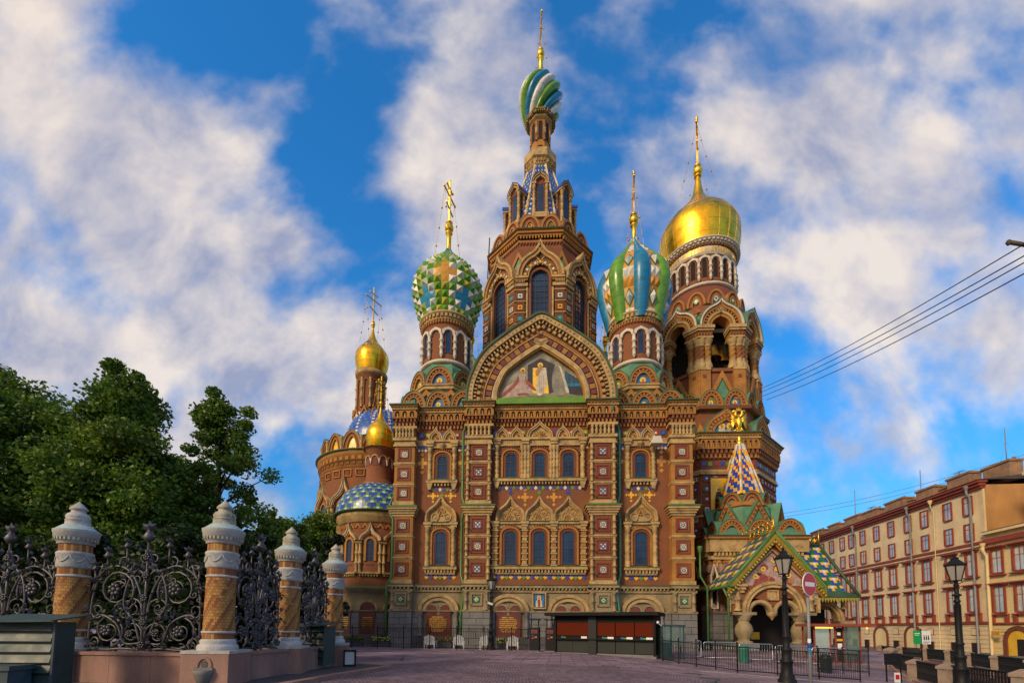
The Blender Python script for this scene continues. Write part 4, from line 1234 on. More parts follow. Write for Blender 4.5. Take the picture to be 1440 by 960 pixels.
for f in range(8):
    mb.M = wallM(BT, A, f * PI / 4)
    cornice(mb, -A * .414 - .1, A * .414 + .1, -.1, zc0 - .05, (zc1 - zc0 + .05) / 1.85)
mb.M = Matrix.Identity(4)
# two tiers of kokoshniks with icons
z0 = zc1 + .02; z1 = Z(574, 8.4, 1010)
mb.octa([(A - .9, z0 - .2), (A - .9, z1 - .4), (A - .4, z1 - .3), (A - .3, z1), (A - 1.2, z1 + .2)], BRICK, BT)
robes = (M_ROBE, M_RED, M_ROSE, M_BLUE)
z0k = zt(607, 7.6)
for f in range(8):
    mb.M = wallM(BT, A - .15, f * PI / 4)
    kok(mb, 0, z0k, 4.3, 2.0, .5, 0, 1.0, icon=(robes[f % 4], f % 2 == 0), fill=M_BLUE, teeth=15, d=.14)
    mb.M = wallM(BT, (A - .15) / math.cos(PI / 8) - .55, (f + .5) * PI / 4)
    mb.prism([(-.7, z0), (0, z0 + 1.5), (.7, z0)], 0, .8, OCHRE)
z2 = Z(545, 9, 1010); zk = zt(571, 8.2)
for f in range(8):
    mb.M = wallM(BT, A - .75, f * PI / 4)
    for s_ in (-1, 1):
        kok(mb, s_ * 1.22, zk, 2.4, 1.75, 0, 0, 1.0, icon=(robes[(f * 2 + s_) % 4], False), fill=M_BLUE if s_ > 0 else M_OLIVE, teeth=11, d=.15)
mb.M = Matrix.Identity(4)
# belfry pedestal
zp0, zp1 = zk, zf(515)
B = 5.55
mb.octa([(B - .2, zp0 - .1), (B - .25, zp1 - .4), (B - .05, zp1 - .35), (B - .05, zp1), (2.0, zp1 + .02)], BRICK, BT)
zs, za = zf(456), zf(419)
sd_ = B * .828
for f in range(8):
    mb.M = wallM(BT, B - .2, f * PI / 4)
    mb.prism([(-1.35, zk + 1.2), (0, zp1 - .3), (1.35, zk + 1.2), (.95, zk + 1.2), (0, zp1 - 1.15), (-.95, zk + 1.2)], -.35, .4, OCHRE)
    mb.prism([(-.95, zk + 1.0), (0, zp1 - 1.15), (.95, zk + 1.0)], -.22, .4, COPPER)
    for s_ in (-1, 1):
        x = s_ * (sd_ / 2 - .5)
        mb.box(x - .62, x + .62, -.3, .3, zk + .8, zp1 - .25, OCHRE)
        mb.box(x - .16, x + .16, -.36, .3, zp1 - 1.1, zp1 - .78, BRICKD)
        mb.box(x - .66, x + .66, -.36, .5, zp1 - .25, zp1 - .02, CREAM)
    # open arch on twin twisted columns
    mb.M = wallM(BT, B, f * PI / 4)
    zc = zs - 1.35
    for s_ in (-1, 1):
        for q in (0, 1):
            x = s_ * (sd_ / 2 - .35 - q * .66); y = .35
            mb.lathe([(.52, zp1), (.5, zp1 + .45), (.40, zp1 + .6), (.33, zp1 + .9), (.36, zp1 + 1.0), (.31, zp1 + 1.1)], CREAM, 10, (x, y))
            mb.lathe([(.31, zp1 + 1.0), (.30, zc - .8)], OCHRE if q else BRICK, 12, (x, y))
            for w in range(3):
                pts = [(x + .31 * math.sin(t * .45 + w * 2.1), y - .31 * math.cos(t * .45 + w * 2.1), zp1 + 1.05 + (zc - .85 - zp1 - 1.05) * t / 12) for t in range(13)]
                mb.tube(pts, .05, CREAM if w == 0 else OCHRE, 4)
            mb.lathe([(.3, zc - .8), (.4, zc - .75), (.32, zc - .6), (.36, zc - .5), (.55, zc - .1), (.55, zc)], CREAM, 10, (x, y))
        a, b = sorted((s_ * (sd_ / 2 + .1), s_ * (sd_ / 2 - 1.45)))
        mb.box(a, b, -.18, 1.1, zc, zc + .2, CREAM); mb.box(a + .06, b - .06, -.1, 1.1, zc + .2, zc + .75, OCHRE)
        for k in range(5): mb.box(a + .1 + k * .3, a + .24 + k * .3, -.2, .3, zc + .3, zc + .68, BRICKD)
        mb.box(a - .06, b + .06, -.26, 1.1, zc + .752, zc + .98, CREAM); mb.box(a - .12, b + .12, -.36, 1.1, zc + .98, zc + 1.3, CREAM)
    w = sd_ - .02
    p = arch(0, zs, w, 2.35, za - zs - 2.35, 24, 0, .35)
    mb.band(p, 0, .22, -.36, 1.2, WHITE); mb.band(p, .22, .5, -.2, 1.2, OCHRE); mb.band(p, .5, .8, -.02, 1.2, BRICKD)
    mb.teeth(p, .64, .15, .22, -.16, 0, 19, OCHRE)
    mb.band(p, .8, 1.05, -.16, 1.2, CREAM); mb.band(p, 1.05, 1.35, -.06, 1.2, OCHRE)
    mb.band(arch(0, zs, w + .12, 2.41, za - zs - 2.35, 24, 0, .35), 0, .06, -.42, 1.6, COPPER)
    mb.M = wallM(BT, B / math.cos(PI / 8) - .7, (f + .5) * PI / 4)
    mb.prism([(-.75, zs + 1.2), (0, za - .5), (.75, zs + 1.2), (.5, zs + 1.2), (0, za - 1.0), (-.5, zs + 1.2)], 0, .9, OCHRE)
    mb.prism([(-.5, zs + 1.0), (0, za - 1.0), (.5, zs + 1.0)], .12, .9, COPPER)
mb.M = Matrix.Identity(4)
# roof of the belfry, open inside
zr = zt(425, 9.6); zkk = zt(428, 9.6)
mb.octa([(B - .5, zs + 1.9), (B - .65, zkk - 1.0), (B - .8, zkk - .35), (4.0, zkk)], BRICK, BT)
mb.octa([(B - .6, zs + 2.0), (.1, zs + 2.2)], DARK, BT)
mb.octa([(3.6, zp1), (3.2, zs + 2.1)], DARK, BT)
zr2 = zt(403, 9.8)
mb.lathe([(4.2, zkk - .5), (4.1, zr2 - .2), (3.75, zr2 + .5)], BRICKD, 40, BT)
for k in range(14):
    mb.M = wallM(BT, 4.62, 2 * PI * k / 14)
    kok(mb, 0, zkk, 1.95, 1.6, 0, 0, .7, teeth=0, fill=BRICKD, d=.2, hood=False)
    mb.diamond(0, zkk + .6, .36, .1, .2, (T_WHITE, T_GREEN, T_TEAL, T_YEL)[k % 4]); mb.diamond(0, zkk + .6, .18, .08, .1, (T_TEAL, T_WHITE)[k % 2])
mb.M = Matrix.Identity(4)
bell = mb.build('bell_tower', church)
mb = MB()
for k in range(2):                                       # bells in the opening
    x, y, z = BT[0] - .4 + k * 1.4, BT[1] - 4.0 + k, zs - 1.6
    mb.lathe([(1.0, z - 1.2), (.85, z - .9), (.62, z - .2), (.5, z + .25), (.1, z + .4)], GOLDD, 16, (x, y)); mb.bar((x, y, z + .3), (x, y, zs + 1), .12, FRAME)
mb.bar((BT[0] - 3.4, BT[1] - 4.4, zs + .25), (BT[0] + 3.4, BT[1] - 4.4, zs + .25), .3, GRANITE)
mb.build('bell', bell)
# the great drum and gilded dome
mb = MB(); R = 3.72
za0, za1, zd = zt(401, 10.3), zt(359, 10.3), zt(331, 9.7) - .8
drum(mb, BT, R, za0 + .3, za1, zd, 20, trim=WHITE, off=.3, win=1, glassm=DARK)
mb.lathe([(R + .05, za1 + .1), (R + .14, za1 + .15), (R + .14, za1 + .95), (R + .05, za1 + 1.1)], WHITE, 48, BT)
for k in range(72):                                      # gilt letters of the band: strokes too small to read
    mb.M = wallM(BT, R + .15, 2 * PI * k / 72)
    if k % 9 != 8:
        mb.box(-.11, -.05, -.03, .02, za1 + .35, za1 + .9, GOLDT)
        mb.box(.04, .1, -.03, .02, za1 + .35, za1 + .9, GOLDT)
        z = za1 + (.35, .62, .9)[k % 3]; mb.box(-.05, .04, -.03, .02, z, z + .1, GOLDT)
mb.M = Matrix.Identity(4)
drum_cornice(mb, BT, R + .1, za1 + 1.1, zd + .8, .55, 56, WHITE)
mb.build('dome_drum', bell)
zb = 44.85
HH = 11.75
gold_dome(BT, zb, HH, 4.45, [(.92, 0), (.97, .1), (1.01, .21), (.995, .33), (.82, .45), (.55, .56), (.325, .66), (.175, .76), (.105, .86), (.08, .93), (.05, 1)], 48).build('gilded_dome', bell)
tower_top(bell, BT, zb + HH - .5, .28, zt(241), .55, zt(233), zt(166), 1.2, zb + HH * .6, 3.4, 1.4)
# great mosaic on the north face of the bell tower
mb = MB(); mb.M = wallM(BT, A, 0)
c = 0.0; zb_, zt_ = Z(722, 7.4, 1005), Z(673, 7.4, 1005)
mb.box(-1.95, 2.0, -.16, .1, zb_ - .15, zt_ + .15, BRICKD)
mb.box(-1.85, 1.9, -.2, -.1, zb_, zt_, GOLDP)
y = -.205
mb.poly([(-1.8, zb_), (1.85, zb_), (1.85, zb_ + .5), (.5, zb_ + .75), (-.6, zb_ + .4), (-1.8, zb_ + .3)], y, M_ROCK)
def person(x, z, h, m, yy):
    mb.poly([(x - h * .16, z), (x + h * .15, z), (x + h * .13, z + h * .6), (x + h * .08, z + h * .8), (x - h * .08, z + h * .8), (x - h * .14, z + h * .55)], yy, m)
    disc(mb, x, z + h * .88, h * .12, yy + .002, GOLDT, 10); disc(mb, x, z + h * .88, h * .07, yy - .003, M_SKIN, 8)
person(-1.1, zb_ + .2, 2.5, M_DARK, y - .006); person(.2, zb_ + .7, 2.5, M_BLUE, y - .008); person(1.4, zb_ + .3, 2.5, M_RED, y - .006)
tag(mb.build('mosaic', bell), 'gold ground mosaic with three robed figures')
# joining block between nave and bell tower
mb = MB()
mb.box(12.5, 17, 8.0, 22, 0, 19.0, BRICK)
mb.box(12.5, 17, 7.8, 22, 19.0, 19.2, COPPER)
mb.build('narthex', church)

# ---------- apses on the east side
def apse_columns(mb, c, R, ths, z0, z1, r, m=CREAM):
    for th in ths:
        for s_ in (-1, 1):
            mb.M = wallM(c, R, th); mb.column(s_ * r * 1.25, -r * .9, z0, z1, r, m, 'ring', 8); mb.box(-r * 2.8, r * 2.8, -r * 2.4, .1, z1, z1 + r * 1.4, m)
    mb.M = Matrix.Identity(4)
def apse(c, R, zs, small):
    """zs: plinth top, sill, arch spring, arch top, cornice bottom, roof edge"""
    zpl, zsill, zsp, zat, zco, zro = zs
    mb = MB(); P = 0.16
    mb.lathe([(R, zpl), (R, zco)], BRICK, 48, c)
    mb.lathe([(R + .35, -.3), (R + .35, .95), (R + .25, 1.0), (R + .25, 3.05), (R + .4, 3.1), (R + .4, 3.2), (R + .1, 3.25), (R + .1, 4.9), (R + .25, 4.95), (R + .25, 5.1), (R + .4, 5.2), (R + .4, 5.34)], TAN, 48, c)
    mb.lathe([(R + .42, 5.341), (R + .42, 5.4), (R, 5.5)], PIPEG, 48, c)
    n = 11 if small else 13
    for k in range(-2, 3) if small else range(-1, 4):
        th = -.42 + k * .56 if small else -1.25 + k * .5
        dth = .28
        mb.M = wallM(c, R, th)
        w = R * (.19 if small else .18)
        # windows
        mb.poly([(w / 2, zsill + (1.1 if small else .4)), (-w / 2, zsill + (1.1 if small else .4))] + arch(0, zsp - .2, w, w * .5, 0, 10), -.01, GLASS)
        pth = [(-w / 2, zsill + (1.1 if small else .4))] + arch(0, zsp - .2, w, w * .5, 0, 10) + [(w / 2, zsill + (1.1 if small else .4))]
        mb.band(pth, -.22, 0, -.12, .1, OCHRE); mb.band(pth, 0, .07, -.05, .05, FRAME)
        mb.box(-.03, .03, -.04, 0, zsill + (1.1 if small else .4), zsp, FRAME)
        for q in range(1, 4): mb.box(-w / 2, w / 2, -.04, 0, zsill + q * (zsp - zsill) / 4 - .025, zsill + q * (zsp - zsill) / 4 + .025, FRAME)
        # keel arch over each window
        aw = R * .54 * (1 if small else .9)
        pp = arch(0, zsp, aw, aw * .4, zat - zsp - aw * .4, 16)
        mb.band(pp, 0, .14, -.34, .2, CREAM); mb.band(pp, .14, .26, -.24, .2, WHITE); mb.band(pp, .26, .4, -.14, .2, OCHRE)
        mb.box(-aw / 2, aw / 2, -.28, .1, zsill - .12, zsill + .05, CREAM)
        for q in range(7): mb.box(-aw * .45 + q * aw * .13, -aw * .45 + q * aw * .13 + .12, -.2, .1, zsill - .34, zsill - .12, CREAM)
        # blind arch of the plinth below
        mb.M = wallM(c, R + .25, th)
        w = R * (.36 if small else .28)
        a2 = arch(0, 3.25, w * 1.35, w * .68, 0, 14)
        mb.band(a2, 0, .2, -.12, .4, CREAM); mb.band(a2, .2, .4, -.04, .4, TAN)
        mb.prism([(-w * .5, 1.0), (w * .5, 1.0)] + arch(0, 3.3, w, w * .5, 0, 10)[::-1], -.06, .1, MAROON)
        for q in (0, PI / 2, PI, -PI / 2): disc(mb, .16 * math.cos(q), 3.55 + .16 * math.sin(q), .12, -.07, BRICKD, 8)
        rn = random.Random(k + 40)
        for j in range(6):
            x = -w * .33
            while x < w * .3:
                ww = rn.uniform(.04, .08); mb.box(x, x + ww, -.07, 0, 2.5 - j * .19, 2.58 - j * .19, GOLDT); x += ww + .03
        # ashlar blocks
        for j in range(4):
            mb.M = wallM(c, R + .27, th + dth)
            mb.box(-R * .1, R * .1, -.07, .1, 1.02 + j * .5, 1.48 + j * .5, GRANITE)
        mb.M = wallM(c, R + .37, th); mb.box(-R * .3, R * .3, -.05, .1, -.3, .93, GRANDARK)
        mb.M = wallM(c, R + .37, th + dth); mb.box(-R * .02, R * .02, -.04, .1, -.3, .93, GRANITE)
    mb.M = Matrix.Identity(4)
    ths = [(-.42 + (k + .5) * .56 if small else -1.25 + (k + .5) * .5) for k in (range(-3, 3) if small else range(-2, 4))]
    apse_columns(mb, c, R, ths, zsill, zsp - .3, .14 if small else .2)
    # frieze and cornice
    m = int(R * 9)
    for k in range(m):
        mb.M = wallM(c, R, 2 * PI * k / m); q = PI * R / m
        if small: mb.prism([(-q, zco - .55), (0, zco - .05), (q, zco - .55), (q * .6, zco - .55), (0, zco - .3), (-q * .6, zco - .55)], -.08, .05, OCHRE)
        else:
            mb.box(-q * .55, q * .55, -.3, .05, zco + .75, zco + 1.15, OCHRE); mb.box(-q * .4, q * .6, -.16, .05, zco + .3, zco + .6, BRICK)
    mb.M = Matrix.Identity(4)
    if small:
        mb.lathe([(R, zco), (R + .15, zco + .05), (R + .15, zco + .5), (R + .3, zco + .6), (R + .3, zro - .1)], CREAM, 48, c)
    else:
        mb.lathe([(R, zco), (R + .1, zco + .05), (R + .1, zco + .7), (R + .25, zco + .72), (R + .25, zco + 1.2), (R + .4, zco + 1.3), (R + .4, zro - .1)], OCHRE, 48, c)
        for k in range(30):
            mb.M = wallM(c, R, 2 * PI * k / 30); mb.band([(-.5, zco - 1.0), (-.5, zco - .2), (.5, zco - .2), (.5, zco - 1.0), (-.5, zco - 1.0)], 0, .14, -.1, .1, OCHRE); mb.box(-.2, .2, -.06, .1, zco - .8, zco - .4, BRICKD)
        mb.M = Matrix.Identity(4)
    mb.lathe([(R + .42, zro - .1), (R + .62, zro - .02), (R + .62, zro + .08), (R + .1, zro + .25)], DKGREEN, 48, c)
    return mb
def tiled_cap(c, z0, R, H, rtop, flower):
    mb = MB(); nu, nv = (96, 27) if flower else (84, 24)
    pr = even(crom([(R, z0), (R * .97, z0 + H * .25), (R * .86, z0 + H * .55), (R * .66, z0 + H * .8), (R * .4, z0 + H * .96), (rtop, z0 + H)], 6), nv)
    def fn(s, t):
        r, z = pr[min(nv, round(t * nv))]
        return (c[0] + r * math.sin(s * 2 * PI), c[1] - r * math.cos(s * 2 * PI), z)
    def pat(i, j):
        if flower:
            a, b = (i + (2 if (j // 3) % 2 else 0)) % 4, j % 3
            if a == 0 and b == 0: return T_WHITE
            if (a in (1, 3) and b == 0) or (a == 0 and b in (1, 2)): return T_GREEN
            return T_BLUE
        return T_WHITE if (i + j * 3) % 6 == 0 and j % 2 == 0 else T_TEAL if (i * 2 + j) % 5 == 0 else T_BLUE
    mb.grid(fn, nu, nv, pat)
    return mb
AP = (-16.3, 6.6); AR = 3.8
zz = [Z(y, 2.0, 520) for y in (820, 803, 757, 735, 732, 714)]
o = apse(AP, AR, (5.4, zz[1], zz[2], zz[2] + 1.75, zz[2] + 1.75, zz[5]), True).build('apse', church)
tiled_cap(AP, zz[5] + .1, AR + .45, Z(683, 6.6, 537) - zz[5] - .1, .9, True).build('tiled_half_dome', o)
def gold_tower(c, px, v, ys, R, RD, name, parent, tri=False):
    """slender round turret with a gilded onion; ys: base, cornice bottom, dome base, dome tip, ball, cross foot, cross top"""
    z = [Z(y, v, px) for y in ys]
    mb = MB()
    mb.lathe([(R + .3, z[0] - .8), (R + .3, z[0]), (R + .08, z[0] + .15), (R, z[0] + .3), (R, z[1]), (R + .1, z[1] + .1), (R + .1, z[1] + .3), (R + .28, z[1] + .42), (R + .28, z[2] - .1), (R + .36, z[2] - .05), (R + .36, z[2]), (R - .2, z[2] + .05)], BRICK, 28, c)
    mb.lathe([(R + .34, z[0] - .8), (R + .34, z[0] - .3), (R + .2, z[0] - .1), (R + .2, z[0])], WHITE, 28, c)
    mb.lathe([(R + .12, z[1] + .3), (R + .3, z[1] + .45), (R + .38, z[2] - .02), (R + .1, z[2] + .06)], CREAM, 28, c)
    n = 10
    q = 2 * PI * R / n
    for k in range(n):
        mb.M = wallM(c, R, 2 * PI * k / n)
        if tri:
            mb.band([(-q * .36, z[0] + .6)] + arch(0, z[1] - .6, q * .72, q * .36, 0, 8) + [(q * .36, z[0] + .6)], 0, q * .16, -.12, .05, BRICK)
            mb.prism([(-q * .5, z[0] - .6), (0, z[0] + .5), (q * .5, z[0] - .6), (q * .3, z[0] - .6), (0, z[0]), (-q * .3, z[0] - .6)], -.5, -.1, OCHRE)
            mb.M = wallM(c, R, 2 * PI * (k + .5) / n); mb.column(0, -.1, z[0] + .4, z[1] - .2, q * .16, CREAM, 'ring', 7)
        else:
            mb.poly([(-q * .3, z[1] - 1.5), (q * .3, z[1] - 1.5)] + arch(0, z[1] - .8, q * .6, q * .3, 0, 6)[::-1], -.012, BRICKD)
            mb.band(arch(0, z[1] - .8, q * .95, q * .5, 0, 8), 0, .1, -.1, .02, CREAM)
            mb.M = wallM(c, R, 2 * PI * (k + .5) / n); mb.prism([(-.12, z[1] - .8), (.12, z[1] - .8), (0, z[1] - 1.4)], -.14, .02, WHITE)
    mb.M = Matrix.Identity(4)
    t = mb.build(name, parent)
    zd_ = z[2] - RD * .12; H = z[3] - zd_
    gold_dome(c, zd_, H, RD, [(.72, 0), (.84, .1), (.95, .22), (.99, .34), (.94, .45), (.70, .57), (.41, .68), (.23, .78), (.129, .87), (.083, .94), (.05, 1)]).build('gilded_dome', t)
    tower_top(t, c, z[3] - .5, RD * .075, z[4], RD * .13, z[5], z[6], 1.05, z[2] + H * .62, RD * .75, .75)
    return t
gold_tower((-16.5, 6.6), 535, 6.6, (681, 640, 634, 573, 567, 562, 530), 1.28, 1.42, 'turret', o)
AP2 = (-18.7, 14.0); AR2 = 6.8
zz = [Z(y, 9.0, 480) for y in (815, 760, 712, 676, 672, 655)]
o = apse(AP2, AR2, (5.4, 9.0, zz[2] - .2, zz[3], zz[4] + .6, zz[5] + 1.0), False)
zro = zz[5] + 1.0
for k in range(18):                                      # ring of gold ground icons above the cornice
    o.M = wallM(AP2, AR2 - .1, 2 * PI * (k + .5) / 18)
    kok(o, 0, zro + .1, 2.35, 2.2, 0, 0, .9, fill=GOLDP, teeth=0, d=.16, icon=((M_DARK, M_ROSE)[k % 2], False))
    o.M = wallM(AP2, AR2 - .1, 2 * PI * k / 18); o.column(0, -.1, zro + .1, zro + 1.7, .2, CREAM, 'baluster', 7)
o.M = Matrix.Identity(4)
o = o.build('apse', church)
for k in range(-3, 2):                                   # pointed gables above the keel arches
    pass
zc = Z(602, 14, 505)
tiled_cap(AP2, Z(632, 14, 510), AR2 - 2.4, Z(583, 14, 528) - Z(632, 14, 510), 1.3, False).build('tiled_half_dome', o)
gold_tower((-20.4, 14.0), 528, 14.0, (585, 538, 528, 462, 456, 452, 405), 1.55, 2.0, 'turret', o, True)
mb = MB()
mb.box(-18, -12.4, 9, 26, 0, 20.0, BRICK)
mb.build('chancel_wall', church)

# ---------- downpipes and the floodlight box
def downpipe(u, m, y=.3, kink=12.1):
    mb = MB()
    s_ = -1 if u < 0 else 1
    for k in (1,):
        mb.lathe([(.14, 20.2), (.17, 20.5), (.36, 20.9), (.36, 21.2)], m, 10, (u - s_ * .55, -.75))
    pts = [(u - s_ * .55, -.75, 20.4), (u - s_ * .5, -.6, 19.9), (u + s_ * .1, -.2, 18.7), (u + s_ * .14, y - .25, 17.6), (u + s_ * .14, y - .25, kink + .9), (u - s_ * .2, y - .7, kink), (u + s_ * .14, y - .25, kink - 1.0), (u + s_ * .14, y - .25, 6.2), (u - s_ * .2, -.42, 5.3), (u - s_ * .2, -.42, 4.6), (u, -.42, 3.0), (u, -.42, .3)]
    mb.tube(pts, .12, m, 8)
    for z in (16.5, 14.5, 10.5, 8.5, 2.2): mb.lathe([(.16, z), (.16, z + .1)], m, 8, (u + (s_ * .14 if z > 5 else 0), y - .25 if z > 5 else -.42))
    return mb.build('downpipe', church)
downpipe(-6.6, PIPEG); downpipe(6.65, PIPET)
mb = MB(); u = -13.05
mb.tube([(u + .3, .0, 13.2), (u, -.2, 12.3), (u, -.2, 11.6), (u + .35, -.3, 11), (u + .35, -.3, 6), (u, -.4, 5.3), (u, -.4, .3)], .11, PIPEG, 8)
mb.build('downpipe', church)
mb = MB(); u = 13.35
mb.lathe([(.08, 8.1), (.2, 8.5), (.2, 8.7)], PIPEG, 10, (u, -.1))
mb.tube([(u, -.1, 8.3), (u, -.1, 6.2), (u + .5, -.25, 5.2), (u + .5, -.25, .3)], .075, PIPEG, 8)
mb.build('downpipe', church)
mb = MB()
mb.box(9.35, 10.05, -1.0, -.3, 17.75, 17.85, WHITE)
mb.add([(9.2, -1.1, 17.2), (10.2, -1.1, 17.2), (10.2, -.3, 17.2), (9.2, -.3, 17.2), (9.4, -1.0, 17.8), (10.0, -1.0, 17.8), (10.0, -.35, 17.8), (9.4, -.35, 17.8)], [(0, 1, 5, 4), (1, 2, 6, 5), (2, 3, 7, 6), (3, 0, 4, 7), (0, 3, 2, 1), (4, 5, 6, 7)], WHITE)
mb.bar((9.7, -.5, 17.7), (9.7, .45, 18.2), .08, FRAME)
tag(mb.build('floodlight', church), 'white box floodlight under the right hand kokoshnik')
# ---------- porch at the foot of the bell tower
PC = (19.7, 7.0)
zq = lambda y, v=2.6, px=1045: Z(y, v, px)
mb = MB()
x0, x1, yf = 15.35, 23.1, 2.6
ztop = zq(754)
zcor = zq(790)
mb.box(x0, x1, yf, 12, 0, zcor + .2, BRICK)
mb.box(x0 - .2, x1 + .2, yf - .25, 12, -.3, .9, GRANDARK)
def porch_wall(mb, h, c):
    """dressings of one wall 2h wide"""
    for s_ in (-1, 1):
        xc = s_ * (h - .85)
        for k in range(4):
            z = 3.3 + k * 1.75
            if z + .6 > zcor: break
            mb.box(xc - .9, xc + .9, -.3, .3, z, z + .78, PINKGR)
            for q in range(3): mb.pyr(xc - .6 + q * .6, z + .39, .28, .36, -.3, -.46, PINKGR)
            for q in (-1, 1):
                mb.box(xc + q * .42 - .38, xc + q * .42 + .38, -.2, .3, z + .84, z + 1.7, OCHRE)
                mb.box(xc + q * .42 - .28, xc + q * .42 + .28, -.24, .3, z + .95, z + 1.6, OCHRE)
        for j in range(4):
            for i in range(2): mb.box(xc - .95 + i * .96, xc + i * .96 - .04, -.3 - .02 * (i + j) % 2 * .01, .3, .92 + j * .58, 1.47 + j * .58, GRANITE)
    mb.box(-h - .1, h + .1, -.4, .3, 3.2, 3.3, GRANITE)
    for k in range(int(h * 2 / 1.0)):
        x = -h + .5 + k
        p = [(x - .48, zcor - .75), (x, zcor + .15), (x + .48, zcor - .75)]
        mb.band(p, 0, .16, -.36, .2, CREAM); mb.prism([(x - .2, zcor - .75), (x + .2, zcor - .75), (x, zcor - .3)], -.24, .1, BRICKD)
        mb.lathe([(.05, zcor - 1.25), (.17, zcor - .9), (.17, zcor - .75)], CREAM, 6, (x - .5, -.24))
    n = int(h * 2 / .32)
    mb.box(-h - .2, h + .2, -.35, .3, zcor + .2, zcor + .5, CREAM)
    for k in range(n): mb.box(-h + (k + .2) * 2 * h / n, -h + (k + .75) * 2 * h / n, -.52, .2, zcor + .5, zcor + .85, CREAM)
    mb.box(-h - .35, h + .35, -.6, .3, zcor + .85, ztop - .3, CREAM); mb.box(-h - .5, h + .5, -.78, .3, ztop - .3, ztop - .08, OCHRE)
    mb.box(-h - .55, h + .55, -.88, .3, ztop - .08, ztop, DKGREEN)
hx = (x1 - x0) / 2
mb.M = wallM(((x0 + x1) / 2, yf), 0, 0); porch_wall(mb, hx, 0)
mb.M = wallM((x0, yf + 4.3), 0, -PI / 2); porch_wall(mb, 4.3, 0)
# lancet window on the corner side
mb.M = wallM((x0, yf + 1.0), 0, -PI / 2)
mb.M = wallM(((x0 + .1), yf - .32), 0, -.6)
p = [(-.32, 3.6), (-.32, 6.6), (0, 7.6), (.32, 6.6), (.32, 3.6), (-.32, 3.6)]
mb.band(p, 0, .15, -.15, .1, WHITE); mb.poly([(-.2, 3.7), (.2, 3.7), (.2, 6.5), (0, 7.2), (-.2, 6.5)], -.02, DARK)
mb.M = Matrix.Identity(4)
# kokoshnik storeys and tent
zk = ztop
mb.box(x0 + .6, x1 - .6, yf + .6, 12, zk - .1, zk + .5, COPPER)
c2 = (20.0, yf + 4.4)
robes = (M_ROSE, M_BLUE, M_ROBE, M_RED)
for f in (0, 1, 3):
    mb.M = wallM(c2, 3.85, f * PI / 2)
    for i in (-1, 0, 1):
        kok(mb, i * 2.55, zk, 2.5, 1.75, 0, 0, 3.2, icon=(robes[(i + f) % 4], i == 0), fill=(M_BLUE, M_OLIVE, M_BLUE)[i + 1], teeth=13, d=.15)
mb.M = Matrix.Identity(4)
z1, z2 = zq(737, 3.5), zq(706, 3.5)
mb.lathe([(4.5, zk - .2), (3.4, z1), (3.0, z2 - .2)], COPPER, 8, c2, smooth=False, off=PI / 8)
for f in range(8):
    mb.M = wallM(c2, 3.25, (f) * PI / 4)
    w = 1.35
    mb.prism([(-w, z1 - .3), (0, z2 + .2), (w, z1 - .3), (w * .68, z1 - .3), (0, z2 - .45), (-w * .68, z1 - .3)], -.25, 1.2, OCHRE)
    mb.prism([(-w * .68, z1 - .3), (0, z2 - .45), (w * .68, z1 - .3)], -.05, 1.0, COPPER)
    mb.add([(-w - .08, -.34, z1 - .3), (0, -.34, z2 + .28), (0, 2.0, z2 + .28), (-w - .08, 2.0, z1 - .3)], [(0, 1, 2, 3)], COPPER)
    mb.add([(w + .08, -.34, z1 - .3), (0, -.34, z2 + .282), (0, 2.0, z2 + .282), (w + .08, 2.0, z1 - .3)], [(0, 1, 2, 3)], COPPER)
    for k in range(6):
        for s_ in (-1, 1):
            t = (k + .5) / 6; x = s_ * w * .84 * (1 - t); z = (z1 - .3) + t * (z2 - .05 - z1 + .2)
            mb.box(x - .07, x + .07, -.32, 0, z - .1, z + .1, BRICKD)
mb.M = Matrix.Identity(4)
z3 = zq(688, 4)
mb.lathe([(2.5, z2 - .3), (2.5, z2), (2.65, z2 + .05), (2.65, z2 + .15), (1.8, z3)], OCHRE, 8, c2, smooth=False, off=PI / 8)
for f in range(8):
    mb.M = wallM(c2, 2.32, f * PI / 4)
    kok(mb, 0, z2 + .16, 1.9, 1.3, 0, 0, .9, icon=(robes[f % 4], False), fill=(M_ROSE, M_BLUE)[f % 2], teeth=0, d=.17)
mb.M = Matrix.Identity(4)
porch = mb.build('porch', church)
mb = MB()
zta, ztb = zq(690, 4.4), zq(622, 6.4)
tent(mb, c2, 1.9, .3, zta, ztb, 4, 16, lambda i, j: (T_YEL if (i + j) % 3 == 0 else T_RED if (i * 3 + j) % 7 == 0 else T_BLUE), (T_YEL, T_WHITE), .13)
mb.build('tent_roof', porch)
